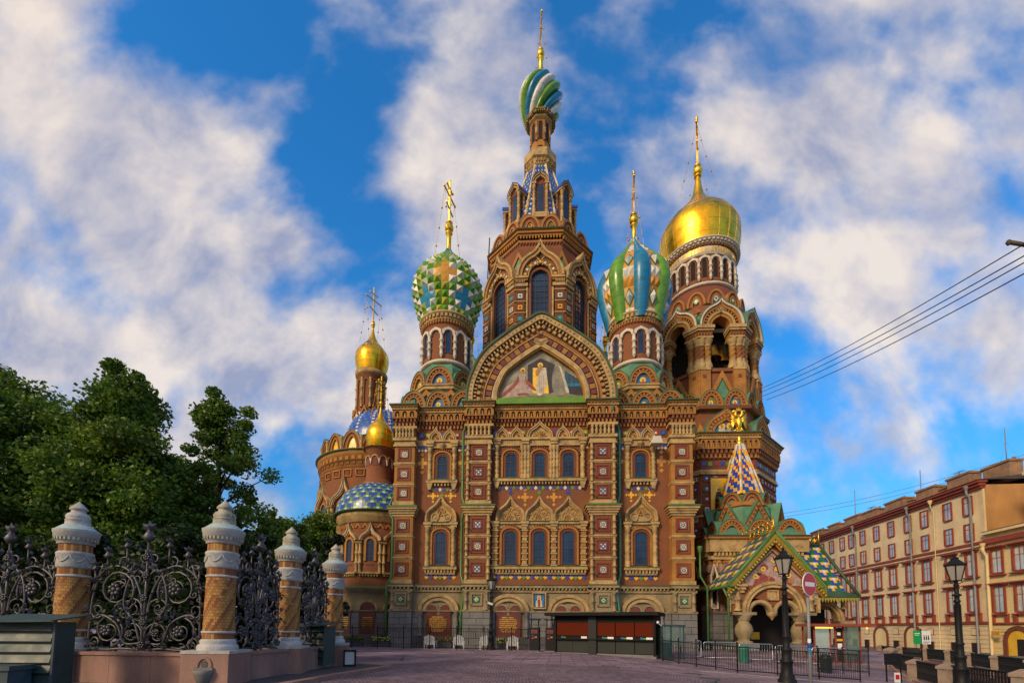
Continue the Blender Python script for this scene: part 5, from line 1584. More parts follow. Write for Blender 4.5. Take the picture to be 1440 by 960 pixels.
# gilded double headed eagle
mb = MB(); ez = zq(604, 6.4); et = zq(569, 6.4); h = et - ez
mb.lathe([(.36, ztb - .1), (.24, ztb + .5), (.12, ez - .1), (.2, ez), (.06, ez + .12)], GOLDT, 10, c2); mb.ball((c2[0], c2[1], ztb + .15), .36, GOLDT, 8)
mb.M = Matrix.Translation((c2[0], c2[1], ez))
def flat(pts, t=.08, m=GOLDT): mb.prism([(x * h, z * h) for x, z in pts], -t, t, m, back=True)
mb.lathe([(.01, h * .02), (.10 * h, h * .2), (.13 * h, h * .42), (.08 * h, h * .62), (.02, h * .7)], GOLDT, 10)
for s_ in (-1, 1):
    mb.tube([(s_ * .04 * h, 0, .6 * h), (s_ * .13 * h, 0, .72 * h), (s_ * .12 * h, 0, .84 * h), (s_ * .2 * h, -.02, .86 * h), (s_ * .27 * h, -.02, .80 * h)], [.08 * h, .06 * h, .07 * h, .06 * h, .015 * h], GOLDT, 6)
    for k in range(6):                                   # wing feathers
        a = math.radians(62 - k * 31)
        mb.tube([(s_ * .08 * h, .02, (.50 - k * .02) * h), (s_ * (.11 + .12 * math.cos(a * .6)) * h, .02, (.52 + .10 * math.sin(a)) * h), (s_ * (.16 + .16 * math.cos(a * .5)) * h, .0, (.42 + .36 * math.sin(a)) * h)], [.05 * h, .055 * h, .02 * h], GOLDT, 5)
    mb.tube([(s_ * .05 * h, 0, .2 * h), (s_ * .14 * h, -.02, .08 * h), (s_ * .2 * h, -.02, .04 * h)], [.05 * h, .04 * h, .03 * h], GOLDT, 5)
for k in range(5):
    x = (k - 2) * .07
    mb.tube([(0, .02, .15 * h), (x * h * 1.2, .02, -.02 * h)], [.04 * h, .03 * h], GOLDT, 5)
flat([(-.08, .86), (.08, .86), (.1, .98), (.04, .93), (0, 1.02), (-.04, .93), (-.1, .98)])
mb.M = Matrix.Identity(4)
tag(mb.build('eagle_finial', porch), 'gilded double headed eagle on the tip of the small tent roof')

# gabled canopy on jug columns
gx, gy = 18.2, -2.0
ga, ge = Z(749, gy, 1085), Z(824, gy, 1040)
gw = 3.65
za1 = Z(831, gy, 1087)
mb = MB()
# front wall with the big arch cut out
zsp = 3.15; ar = 2.0
pts = [(-gw + .5, zsp)] + [(-gw + .5, ge + .1), (0, ga - .4), (gw - .5, ge + .1), (gw - .5, zsp)] + [(ar * math.cos(PI * t / 20), zsp + ar * math.sin(PI * t / 20)) for t in range(21)]
mb.M = wallM((gx, gy), 0, 0)
mb.prism(pts, .0, .5, BRICK, back=True)
p = arch(0, zsp, ar * 2, ar, 0, 24)
mb.band(p, -.42, -.2, -.16, .2, CREAM); mb.band(p, -.2, -.1, -.08, .2, TAN); mb.band(p, -.1, .06, -.14, .5, CREAM)
# twin hanging arches with pendant
for s_ in (-1, 1):
    q = arch(s_ * .98, zsp, 1.84, .92, 0, 14)
    mb.band(q, -.06, .16, -.02, .5, CREAM); mb.band(q, .16, .26, .06, .5, TAN)
mb.prism([(-1.9, zsp + 1.2), (-1.06, zsp + 1.06), (-.2, zsp + .5), (.2, zsp + .5), (1.06, zsp + 1.06), (1.9, zsp + 1.2), (1.2, zsp + 1.9), (0, zsp + 2.15), (-1.2, zsp + 1.9)], .1, .5, BRICK)
mb.band([(-.42, zsp + .95), (-.42, zsp + 1.75), (.42, zsp + 1.75), (.42, zsp + .95), (-.42, zsp + .95)], 0, .14, -.06, .2, CREAM); mb.box(-.28, .28, 0, .2, zsp + 1.08, zsp + 1.62, CREAM)
mb.lathe([(.05, zsp - .6), (.2, zsp - .35), (.38, zsp - .2), (.38, zsp)], CREAM, 10, (0, .25))
for s_ in (-1, 1):
    mb.box(s_ * 2.25 - .85, s_ * 2.25 + .85, -.28, .9, zsp - .22, zsp, TAN)
    mb.column(s_ * 2.15, .3, .75, zsp - .22, .64, TAN, 'jug', 20)
    mb.box(s_ * 2.15 - .8, s_ * 2.15 + .8, -.5, 1.1, -.6, .75, GRANITE); mb.box(s_ * 2.15 - .9, s_ * 2.15 + .9, -.6, 1.2, -.62, .2, GRANDARK)
    mb.box(s_ * 2.9 - .45, s_ * 2.9 + .45, -.1, .4, ge - 1.4, ge - .1, TAN)
    mb.column(s_ * 2.75, -.1, zsp + .1, zsp + 1.9, .2, CREAM, 'plain', 8)
    for j in range(3): mb.box(s_ * 2.85 - .6 - j * .08, s_ * 2.85 + .6 + j * .08, -.2 - j * .1, .4, ge - .5 + j * .24, ge - .3 + j * .24, CREAM)
    mb.band([(s_ * 3.05 - .3, zsp)] + arch(s_ * 3.05, zsp + .9, .6, .3, 0, 8) + [(s_ * 3.05 + .3, zsp)], -.12, .08, -.14, .1, CREAM)
# inner triangular frame and mosaic
tri = [(-2.15, zsp + 2.0), (-2.15, zsp + 2.6), (0, ga - 1.55), (2.15, zsp + 2.6), (2.15, zsp + 2.0)]
mb.band(tri, -.3, -.12, -.14, .1, CREAM); mb.band(tri, -.12, 0, -.06, .1, BRICKD)
canopy = mb.build('canopy_front', porch)
mb = MB(); mb.M = wallM((gx, gy), 0, 0)
mb.poly([(-2.1, zsp + 2.1)] + tri[1:4] + [(2.1, zsp + 2.1)], -.02, M_ROSE)
rn = random.Random(5)
for k in range(16):
    x = rn.uniform(-1.5, 1.5); z = zsp + 2.2 + rn.uniform(0, 1.0) * (1 - abs(x) / 2.2) * 1.9
    w = rn.uniform(.18, .42); m = rn.choice((M_RED, M_BLUE, M_OLIVE, M_RED, M_ROBE, GOLDP, M_SKIN, M_DARK))
    mb.poly(crom([(x - w, z - .1), (x - w * .4, z + w), (x + w * .5, z + w * .8), (x + w, z), (x + w * .3, z - w * .7), (x - w, z - .1)], 3)[:-1], -.024 - k * .002, m)
for x, z in ((-.7, zsp + 3.4), (.1, zsp + 4.1), (.7, zsp + 3.3), (-1.3, zsp + 2.8), (1.2, zsp + 2.9)):
    disc(mb, x, z, .2, -.06, GOLDP); disc(mb, x, z, .1, -.064, M_SKIN)
tag(mb.build('mosaic', porch), 'triangular many figured mosaic in the porch gable')
# canopy roof: tiles, green rakes, gold fretwork
mb = MB()
dep = 6.5
def slope(A, B, C, D, nu, nv, pat):
    A, B, C, D = map(Vector, (A, B, C, D))
    mb.grid(lambda s, t: tuple((A.lerp(B, s)).lerp(D.lerp(C, s), t)), nu, nv, pat, False, False)
def tpat(i, j): 
    a, b = (i + 2 * ((j // 3) % 2)) % 4, j % 3
    if a == 0 and b == 1: return T_WHITE
    if a in (0, 1, 3) and b in (0, 1) and not (a != 0 and b == 0): return T_YEL
    if (a, b) in ((2, 2), (1, 2), (3, 0)): return T_BLUE
    return T_DGREEN
slope((gx - gw, gy - .55, ge), (gx - gw, gy + dep, ge), (gx, gy + dep, ga), (gx, gy - .55, ga), 22, 16, tpat)
slope((gx + gw, gy - .55, ge), (gx + gw, gy + dep, ge), (gx, gy + dep, ga), (gx, gy - .55, ga), 22, 16, tpat)
for s_ in (-1, 1):
    a, b = Vector((gx + s_ * (gw + .05), gy - .6, ge - .02)), Vector((gx, gy - .6, ga + .06))
    mb.tube([a - Vector((-s_ * -.5, 0, .12)), a, b], .13, PIPEG, 6)
    mb.tube([a + Vector((0, .1, 0)), a + Vector((0, dep, 0))], .13, PIPEG, 6)
    n = 17
    d = (b - a)
    for k in range(n):
        p = a + d * ((k + .5) / n)
        mb.prism([(p.x - .16, p.z - .1), (p.x + .16, p.z - .1), (p.x, p.z - .52)], gy - .56, gy - .5, GOLDT)
        mb.ball((p.x, gy - .53, p.z - .54), .06, GOLDT, 5)
    q = Vector((0, 0, -.62))
    mb.add([tuple(a + q * .3), tuple(b + q * .3), tuple(b + q), tuple(a + q)], [(0, 1, 2, 3)], GOLDD)
    u = d.normalized()
    for k in range(22):
        p = a + d * ((k + .5) / 22) + Vector((0, .03, -.78))
        mb.diamond(p.x, p.z, .11, p.y - .04, p.y + .02, GOLDT)
    mb.add([tuple(a + q * 1.0 + Vector((0, .05, 0))), tuple(b + q * 1.0 + Vector((0, .05, 0))), tuple(b + q * 1.6 + Vector((0, .3, 0))), tuple(a + q * 1.6 + Vector((0, .3, 0)))], [(0, 1, 2, 3)], OCHRE)
for k in range(9):                                       # crest along the ridge
    y = gy - .2 + k * .72
    mb.tube([(gx, y, ga), (gx, y, ga + .8)], [.06, .03], GOLDT, 5); mb.ball((gx, y, ga + .9), .1, GOLDT, 6); mb.ball((gx, y, ga + .45), .1, GOLDT, 6)
    mb.tube([(gx, y, ga + .2), (gx, y + .36, ga + .65), (gx, y + .72, ga + .2)], .045, GOLDT, 4)
mb.tube([(gx, gy - .3, ga + .15), (gx, gy + 6, ga + .15)], .05, GOLDT, 4); mb.tube([(gx, gy - .4, ga), (gx, gy - .4, ga + 1.3)], [.1, .03], GOLDT, 6)
mb.build('canopy_roof', porch)
# side wing towards the canal with its own tiled roof
mb = MB()
wx0, wx1 = 21.6, 25.2; wy0, wy1 = .6, 6.0
wz, wr = Z(830, wy0 - .4, 1190), Z(766, 2.8, 1150)
mb.box(wx0, wx1 - .4, wy0 + .4, wy0 + .9, 3.6, wz - .1, BRICK)
mb.box(wx0, wx1 - .3, wy0 + .3, wy0 + .9, wz - 1.1, wz - .75, GRANITE)
mb.M = wallM((23.6, wy0 + .4), 0, 0)
p = arch(0, 2.6, 2.9, 1.45, 0, 18)
mb.band(p, -.34, -.1, -.2, .5, CREAM); mb.band(p, -.1, .12, -.1, .5, CREAM)
mb.prism([(-2.2, 2.4), (-2.2, 3.7), (2.0, 3.7), (2.0, 2.4), (1.5, 2.4)] + [(1.45 * math.cos(PI * t / 14), 2.6 + 1.45 * math.sin(PI * t / 14)) for t in range(15)] + [(-1.5, 2.4)], .02, .5, BRICK)
for s_ in (-1, 1):
    mb.box(s_ * 1.9 - .5, s_ * 1.9 + .5, -.25, .8, 2.3, 2.6, TAN); mb.column(s_ * 1.9, .25, .6, 2.3, .48, TAN, 'jug', 16); mb.box(s_ * 1.9 - .6, s_ * 1.9 + .6, -.4, .9, -.8, .6, GRANITE)
    mb.column(s_ * 1.75, -.12, 3.6, 5.0, .17, CREAM, 'plain', 8)
mb.M = Matrix.Identity(4)
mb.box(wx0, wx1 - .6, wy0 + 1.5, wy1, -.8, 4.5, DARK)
mb.box(wx1 - .9, wx1 - .4, wy0 + .4, wy1, 3.6, wz - .1, BRICK)
mb.build('side_wing', porch)
mb = MB()
ym = 2.9
slope((wx0 - .3, wy0 - .1, wz), (wx1 + .1, wy0 - .1, wz), (wx1 - .4, ym, wr), (wx0 - .3, ym, wr), 16, 18, tpat)
slope((wx1 + .1, wy0 - .1, wz), (wx1 + .1, wy1, wz), (wx1 - .4, ym, wr), (wx1 - .4, ym, wr), 12, 18, tpat)
mb.add([(wx0 - .3, wy0 - .75, wz - .5), (wx1 + .8, wy0 - .75, wz - .5), (wx1 + .1, wy0 - .1, wz), (wx0 - .3, wy0 - .1, wz)], [(0, 1, 2, 3)], DKGREEN)
mb.add([(wx1 + .8, wy0 - .75, wz - .5), (wx1 + .8, wy1, wz - .5), (wx1 + .1, wy1, wz), (wx1 + .1, wy0 - .1, wz)], [(0, 1, 2, 3)], DKGREEN)
mb.box(wx0 - .3, wx1 + .8, wy0 - .77, wy0 - .7, wz - .62, wz - .5, DKGREEN)
mb.tube([(wx1 + .8, wy0 - .75, wz - .5), (wx1 - .4, ym, wr)], .12, DKGREEN, 6)
mb.tube([(wx0 - .3, ym, wr), (wx1 - .4, ym, wr)], .13, DKGREEN, 6)
n = 20
for k in range(n):
    x = wx0 - .2 + (wx1 + .9 - wx0) * (k + .5) / n
    mb.prism([(x - .13, wz - .62), (x + .13, wz - .62), (x, wz - 1.02)], wy0 - .74, wy0 - .7, GOLDT)
for k in range(7):
    x = wx0 + k * .47
    mb.tube([(x, ym, wr), (x, ym, wr + .75)], [.05, .03], GOLDT, 5); mb.ball((x, ym, wr + .8), .09, GOLDT, 6)
    mb.tube([(x, ym, wr + .15), (x + .23, ym, wr + .6), (x + .47, ym, wr + .15)], .05, GOLDT, 4); mb.tube([(x, ym, wr + .6), (x + .23, ym, wr + .2), (x + .47, ym, wr + .6)], .04, GOLDT, 4)
mb.tube([(wx1 - .4, ym, wr), (wx1 - .4, ym, wr + 1.3)], [.09, .03], GOLDT, 5); mb.tube([(wx0, ym, wr + .15), (wx1 - 1, ym, wr + .15)], .05, GOLDT, 4)
mb.build('side_wing_roof', porch)
mb = MB()                                                # door and dark vestibule behind the arches
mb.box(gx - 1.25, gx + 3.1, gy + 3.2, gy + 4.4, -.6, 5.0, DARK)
mb.box(gx - 1.1, gx - .7, gy + 3.1, gy + 3.18, 1.1, 1.45, GOLDT); mb.box(gx - .3, gx + .4, gy + 3.1, gy + 3.18, 1.0, 1.6, GOLDT)
mb.build('door', porch)
mb = MB()
mb.tube([(gx - 3.9, gy - .3, ge - .2), (gx - 3.5, gy - .2, ge - 1.0), (gx - 3.5, gy - .2, .2)], .075, PIPEG, 8)
mb.build('downpipe', porch)
# ================================================================== ground, quays, canal
def lerp_pts(P, y):
    if y <= P[0][0]: return P[0][1]
    for (a, b), (c, d) in zip(P[:-1], P[1:]):
        if y <= c: return b + (d - b) * (y - a) / (c - a)
    return P[-1][1]
NEAR = [(-30, 14.0), (15, 18.0), (20.5, 19.8), (31, 26.0), (38, 32.0), (60, 42.0), (130, 70.0)]
FAR = [(-30, 16.5), (15, 22.5), (26.6, 30.5), (42, 40), (60, 46.0), (73, 49.0), (130, 75.0)]
def gz(x, y):
    s_ = min(1.0, max(0.0, (x - 3.5) * .055))
    f = 1.0 if y < 27 else max(0.0, 1 - (y - 27) / 7.5)
    return -s_ * f
FARZ = -1.0
def paving():
    m = mat('paving', (.25, .185, .215), .62, var=.25, scale=.35, fine=5, bump=0, dirt=(.10, .075, .09), dirt_amt=.75)
    nt = m.node_tree; N, L = nt.nodes, nt.links; b = N['Principled BSDF']
    tcn = [n for n in N if n.type == 'TEX_COORD'][0]
    src = b.inputs['Base Color'].links[0].from_socket
    wob = N.new('ShaderNodeTexNoise'); wob.inputs['Scale'].default_value = .35; wob.inputs['Detail'].default_value = 1
    L.new(tcn.outputs['Object'], wob.inputs['Vector'])
    vm = N.new('ShaderNodeVectorMath'); vm.operation = 'MULTIPLY_ADD'; L.new(wob.outputs['Color'], vm.inputs[0]); vm.inputs[1].default_value = (.25, .25, 0); L.new(tcn.outputs['Object'], vm.inputs[2])
    def bricks(w, h, mort, rot, vec):
        mpn = N.new('ShaderNodeMapping'); mpn.inputs['Rotation'].default_value = (0, 0, rot); L.new(vec, mpn.inputs[0])
        t = N.new('ShaderNodeTexBrick'); t.inputs['Scale'].default_value = 1.0; t.inputs['Brick Width'].default_value = w; t.inputs['Row Height'].default_value = h
        t.inputs['Mortar Size'].default_value = mort; t.inputs['Mortar Smooth'].default_value = .3
        t.inputs['Color1'].default_value = (.62, .62, .66, 1); t.inputs['Color2'].default_value = (1.28, 1.2, 1.22, 1); t.inputs['Mortar'].default_value = (.25, .23, .25, 1)
        L.new(mpn.outputs[0], t.inputs['Vector']); return t.outputs['Color'], t.outputs['Fac']
    c1, f1 = bricks(1.3, .9, .03, .12, tcn.outputs['Object'])
    # setts laid in fans: polar bricks round a row of centres
    sx = N.new('ShaderNodeSeparateXYZ'); L.new(vm.outputs[0], sx.inputs[0])
    def M(op, a, b2=None):
        n = N.new('ShaderNodeMath'); n.operation = op
        for i, x in enumerate((a, b2)):
            if x is None: continue
            if isinstance(x, (int, float)): n.inputs[i].default_value = x
            else: L.new(x, n.inputs[i])
        return n.outputs[0]
    W_ = 2.6
    xx = M('SUBTRACT', M('PINGPONG', sx.outputs[0], W_ / 2), 0)
    bow = M('MULTIPLY', M('MULTIPLY', xx, xx), .55)
    cx = N.new('ShaderNodeCombineXYZ'); L.new(sx.outputs[0], cx.inputs[0]); L.new(M('ADD', sx.outputs[1], bow), cx.inputs[1])
    c2, f2 = bricks(.22, .17, .028, 0.0, cx.outputs[0])
    so = N.new('ShaderNodeSeparateXYZ'); L.new(tcn.outputs['Object'], so.inputs[0])
    k = M('GREATER_THAN', M('SUBTRACT', so.outputs[1], M('MULTIPLY', so.outputs[0], -.42)), 22.4)
    mx1 = N.new('ShaderNodeMix'); mx1.data_type = 'RGBA'; L.new(k, mx1.inputs[0]); L.new(c2, mx1.inputs[6]); L.new(c1, mx1.inputs[7])
    mm = N.new('ShaderNodeMix'); mm.data_type = 'RGBA'; mm.blend_type = 'MULTIPLY'; mm.inputs[0].default_value = 1.0
    L.new(src, mm.inputs[6]); L.new(mx1.outputs[2], mm.inputs[7]); L.new(mm.outputs[2], b.inputs['Base Color'])
    bp = N.new('ShaderNodeBump'); bp.inputs['Strength'].default_value = .5; bp.inputs['Distance'].default_value = .02
    rgb = N.new('ShaderNodeRGBToBW'); L.new(mx1.outputs[2], rgb.inputs[0]); L.new(rgb.outputs[0], bp.inputs['Height']); L.new(bp.outputs[0], b.inputs['Normal'])
    return m
PAVE = paving()
ASPH = mat('asphalt', (.06, .055, .06), .85, var=.25, scale=.5, fine=20, bump=.3)
WATERM = mat('canal_water', (.015, .025, .03), .08, var=.1, scale=.5, fine=2, bump=.2)
def sheet(name, m, xs, y0, y1, step, zf):
    """rows of a ground sheet: xs(y) gives the x stops of a row"""
    mb = MB(); rows = []
    y = y0
    while y <= y1 + 1e-6: rows.append(y); y += step
    n = len(xs(y0)); vs = []; fs = []
    for y in rows: vs += [(x, y, zf(x, y)) for x in xs(y)]
    for j in range(len(rows) - 1):
        for i in range(n - 1): fs.append((j * n + i, j * n + i + 1, (j + 1) * n + i + 1, (j + 1) * n + i))
    mb.add(vs, fs, m, True)
    return tag(mb.build(name), kind='structure')
sheet('ground', PAVE, lambda y: [-160, -60, -30, -15, -8, -4, 0, 2, 3.5] + [3.5 + (lerp_pts(NEAR, y) - .15 - 3.5) * k / 14 for k in range(1, 15)], -20, 130, 1.5, gz)
sheet('street', ASPH, lambda y: [lerp_pts(FAR, y) + .15, lerp_pts(FAR, y) + 2, 70, 220], -20, 220, 5, lambda x, y: FARZ)
sheet('pavement', GRANITE, lambda y: [lerp_pts(FAR, y) + .1, lerp_pts(FAR, y) + 1.6], -20, 130, 5, lambda x, y: FARZ + .13)
mb = MB(); mb.box(-600, 600, -60, 900, -4.2, -3.2, WATERM); tag(mb.build('water'), kind='structure')
mb = MB()
for P, s_, zt_, w in ((NEAR, 1, None, .5), (FAR, -1, FARZ + .1, .5)):
    ys = [y * 1.5 - 30 for y in range(90)]
    for a, b in zip(ys[:-1], ys[1:]):
        xa, xb = lerp_pts(P, a), lerp_pts(P, b)
        za, zb = (gz(xa, a) + .08, gz(xb, b) + .08) if zt_ is None else (zt_, zt_)
        v = [(xa - .25, a, -3.6), (xa + .25, a, -3.6), (xb + .25, b, -3.6), (xb - .25, b, -3.6), (xa - .25, a, za), (xa + .25, a, za), (xb + .25, b, zb), (xb - .25, b, zb)]
        mb.add(v, [(0, 3, 7, 4), (1, 2, 6, 5), (4, 5, 6, 7)], PINKGR)
tag(mb.build('quay'), kind='structure')
mb = MB(); mb.box(-600, -158, -60, 900, -3, -.02, ASPH); mb.box(-600, 600, 128, 900, -3, -.03, ASPH); tag(mb.build('terrain'), kind='structure')
# raised pavement and granite kerb along the park fence
KERB = [(-5.9, 12.0), (-5.55, 14.2), (-5.0, 16.6), (-4.65, 18.0), (-4.75, 18.35), (-5.2, 18.6), (-6.9, 19.5), (-9, 20.8)]
mb = MB()
pl = KERB + [(-40, 21), (-40, -6), (-6.2, -6)]
mb.add([(x, y, .11) for x, y in pl], [tuple(range(len(pl)))], ASPH)
tag(mb.build('pavement'), kind='structure')
mb = MB()
kp = [(-6.2, -6)] + KERB
for (a, b), (c, d) in zip(kp[:-1], kp[1:]):
    n = max(1, round(math.hypot(c - a, d - b) / 1.3))
    for i in range(n):
        p, q = Vector((a + (c - a) * (i + .01) / n, b + (d - b) * (i + .01) / n, 0)), Vector((a + (c - a) * (i + .99) / n, b + (d - b) * (i + .99) / n, 0))
        t = (q - p).normalized(); nn = Vector((t.y, -t.x, 0)) * .14
        vs = [p - nn, q - nn, q + nn, p + nn]
        mb.add([(v.x, v.y, -.02) for v in vs] + [(v.x, v.y, .125) for v in vs], [(0, 1, 5, 4), (1, 2, 6, 5), (2, 3, 7, 6), (3, 0, 4, 7), (4, 5, 6, 7)], PINKGR)
tag(mb.build('kerb'), kind='structure')

# pale drain channel and tactile strip let into the paving
mb = MB()
def strip(P, w, m, lift=.006):
    for (a, b), (c, d) in zip(P[:-1], P[1:]):
        t = Vector((c - a, d - b, 0)).normalized(); nn = Vector((t.y, -t.x, 0)) * w / 2
        n = max(1, int(math.hypot(c - a, d - b) / .8))
        for i in range(n):
            p, q = Vector((a + (c - a) * (i + .02) / n, b + (d - b) * (i + .02) / n, 0)), Vector((a + (c - a) * (i + .98) / n, b + (d - b) * (i + .98) / n, 0))
            mb.add([(v.x, v.y, gz(v.x, v.y) + lift) for v in (p - nn, q - nn, q + nn, p + nn)], [(0, 1, 2, 3)], m)
strip([(9.6, 22.6), (13.4, 21.2), (18.6, 20.2)], .35, WHITE)
strip([(-6.9, 19.9), (-4.9, 20.0)], .9, GRANITE)
tag(mb.build('pavement_strip'), kind='structure')
# ================================================================== the park fence: brick columns, granite parapet, wrought iron
IRON = mat('wrought_iron', (.088, .084, .092), .45, metal=.55, var=.3, scale=4, bump=.15)
BLACK = mat('black_paint', (.010, .010, .012), .55, var=.3, scale=3, bump=.05, spec=.22)
CBK = [mat('column_brick_light', (.42, .22, .055), .8, var=.2, scale=5, bump=.2), mat('column_brick_tan', (.33, .15, .04), .8, var=.2, scale=5, bump=.2), mat('column_brick_brown', (.22, .075, .025), .8, var=.2, scale=5, bump=.2)]
LIME = mat('pale_limestone', (.42, .41, .395), .8, var=.2, scale=2.0, bump=.25, dirt=(.2, .15, .1), dirt_amt=.6)
MOSSY = mat('mossy_limestone', (.40, .37, .31), .85, var=.25, scale=2.2, bump=.3, dirt=(.10, .12, .03), dirt_amt=.9)
VERD = mat('verdigris_cap', (.34, .45, .46), .7, var=.25, scale=2, bump=.1, dirt=(.35, .3, .25), dirt_amt=.7)
def pillar(loc, label, moss, rz=0, spout=False):
    t = thing('brick_column', label, 'column', loc, rz, 'columns of the park fence'); t.scale = (.75, .75, .98)
    mb = MB(); mb.box(-.76, .76, -.76, .76, -.1, .92, PINKGR); mb.box(-.8, .8, -.8, .8, .0, .12, PINKGR)
    mb.box(-.78, .78, -.78, .78, .921, 1.0, LIME)
    if spout:
        mb.lathe([(.02, .12), (.2, .2), (.3, .42), (.32, .52), (.26, .52), (.2, .4)], GRANITE, 14, (0, -.76)); mb.box(-.3, .3, -.84, -.74, .5, .58, GRANITE)
        mb.band(arch(0, .6, .5, .26, 0, 10), 0, .06, -.80, -.7, PINKGR); disc(mb, 0, .66, .1, -.78, GRANDARK, 10)
    mb.build('pedestal', t)
    mb = MB(); seg = 40
    mb.lathe([(.62, 1.0), (.64, 1.08), (.60, 1.14), (.53, 1.17), (.56, 1.22), (.53, 1.27), (.49, 1.29)], LIME, seg)
    mb.lathe([(.485, 1.44), (.52, 1.45), (.52, 1.49), (.485, 1.5)], LIME, seg)
    mb.lathe([(.45, 2.92), (.485, 2.93), (.485, 2.98), (.45, 2.99)], LIME, seg)
    mb.lathe([(.45, 3.16), (.49, 3.18), (.51, 3.22), (.51, 3.52), (.53, 3.54), (.53, 3.59), (.49, 3.62)], LIME, seg)
    mb.lathe([(.49, 3.82), (.53, 3.84), (.53, 3.9), (.57, 3.91), (.58, 4.0), (.63, 4.02), (.64, 4.12), (.66, 4.14), (.66, 4.19)], LIME, seg)
    mb.lathe([(.66, 4.19), (.67, 4.21), (.60, 4.24)], VERD, seg)
    mb.lathe([(.60, 4.24), (.42, 4.36)], VERD, seg)
    m2 = MOSSY if moss else LIME
    mb.lathe([(.42, 4.36), (.36, 4.38), (.35, 4.5), (.37, 4.51), (.33, 4.54), (.34, 4.57), (.36, 4.62), (.31, 4.69), (.22, 4.73), (.21, 4.76), (.21, 4.80), (.27, 4.82), (.26, 4.85), (.14, 4.95), (.01, 5.06)], m2, seg)
    for k in range(30): mb.M = wallM((0, 0), .57, 2 * PI * k / 30); mb.box(-.028, .028, -.05, .02, 3.92, 4.0, MOSSY)
    for k in range(7):                                   # hanging swags on the white band
        mb.M = wallM((0, 0), .515, 2 * PI * k / 7); a = PI / 7 * .96
        pts = [(.525 * math.sin(x * a), -.525 * math.cos(x * a) + .515, 3.5 - .17 * (1 - x * x)) for x in [i / 5 - 1 for i in range(11)]]
        mb.tube(pts, .018, LIME, 5)
    mb.M = Matrix.Identity(4)
    mb.build('mouldings', t)
    mb = MB(); rn = random.Random(int(loc[0] * 10))
    def rad(z): return .485 + (.45 - .485) * (z - 1.29) / 1.9
    mb.lathe([(rad(1.27) - .008, 1.27), (.44, 3.2)], CBK[2], seg); mb.lathe([(.455, 3.55), (.455, 3.9)], CBK[2], seg)
    nb = 26; h = .078; rows = int((2.92 - 1.5) / h)
    for j in range(rows):
        z0 = 1.5 + j * (2.92 - 1.5) / rows; z1 = z0 + (2.92 - 1.5) / rows - .008; r = rad(z0)
        for i in range(nb):
            a0 = 2 * PI * (i + .5 * (j % 2)) / nb; a1 = a0 + 2 * PI / nb * .93; am = (a0 + a1) / 2
            vs = [(r * math.sin(a), -r * math.cos(a), z) for z in (z0, z1) for a in (a0, am, a1)]
            d = (i * 2 + (j % 2) - (j if not moss else j)) % 8
            m = CBK[2] if d in (0, 1) and rn.random() < .85 else CBK[1] if d in (2, 7) or rn.random() < .25 else CBK[0]
            mb.add(vs, [(0, 1, 4, 3), (1, 2, 5, 4)], m)
    for z0, z1, n, r in ((1.29, 1.44, 26, .485), (2.99, 3.16, 26, .452), (3.62, 3.82, 28, .47)):
        for i in range(n):
            a0 = 2 * PI * i / n; a1 = a0 + 2 * PI / n * .92
            vs = [(r * math.sin(a), -r * math.cos(a), z) for z in (z0, z1) for a in (a0, (a0 + a1) / 2, a1)]
            mb.add(vs, [(0, 1, 4, 3), (1, 2, 5, 4)], CBK[rn.choice((0, 1, 2, 2))])
    mb.build('shaft', t)
    return t
PP = [(-16.0, 12.9), (-11.75, 12.3), (-7.55, 12.0), (-7.25, 15.15), (-6.9, 18.2)]
pillar((PP[1][0], PP[1][1], 0), 'park fence column beside the slatted green cabinet, clean pale cap', False)
pillar((PP[2][0], PP[2][1], 0), 'corner column of the park fence with mossy cap and a stone basin in its pedestal', True, .08, True)
pillar((PP[3][0], PP[3][1], 0), 'mossy park fence column between two foreshortened iron panels', True, .2)
pillar((PP[4][0], PP[4][1], 0), 'last park fence column, nearest to the church, with a lantern box at its foot', True, .2)
for i in range(4):
    a, b = Vector((*PP[i], 0)), Vector((*PP[i + 1], 0)); d = (b - a); L_ = d.length; rz = math.atan2(d.y, d.x)
    mb = MB(); n = 3
    for k in range(n):
        mb.box(.4 + (L_ - .8) * k / n + .004, .4 + (L_ - .8) * (k + 1) / n - .004, -.34, .34, -.1, .82, PINKGR)
    mb.box(.4, L_ - .4, -.38, .38, .822, .9, PINKGR)
    o = mb.build('parapet_wall'); o.location = a; o.rotation_euler = (0, 0, rz)
    tag(o, ('pink granite parapet at the left edge behind the slatted cabinet', 'pink granite parapet left of the corner column', 'pink granite parapet running back from the corner column', 'pink granite parapet behind the small cabinet by the last column')[i], 'wall', 'granite parapets of the park fence')
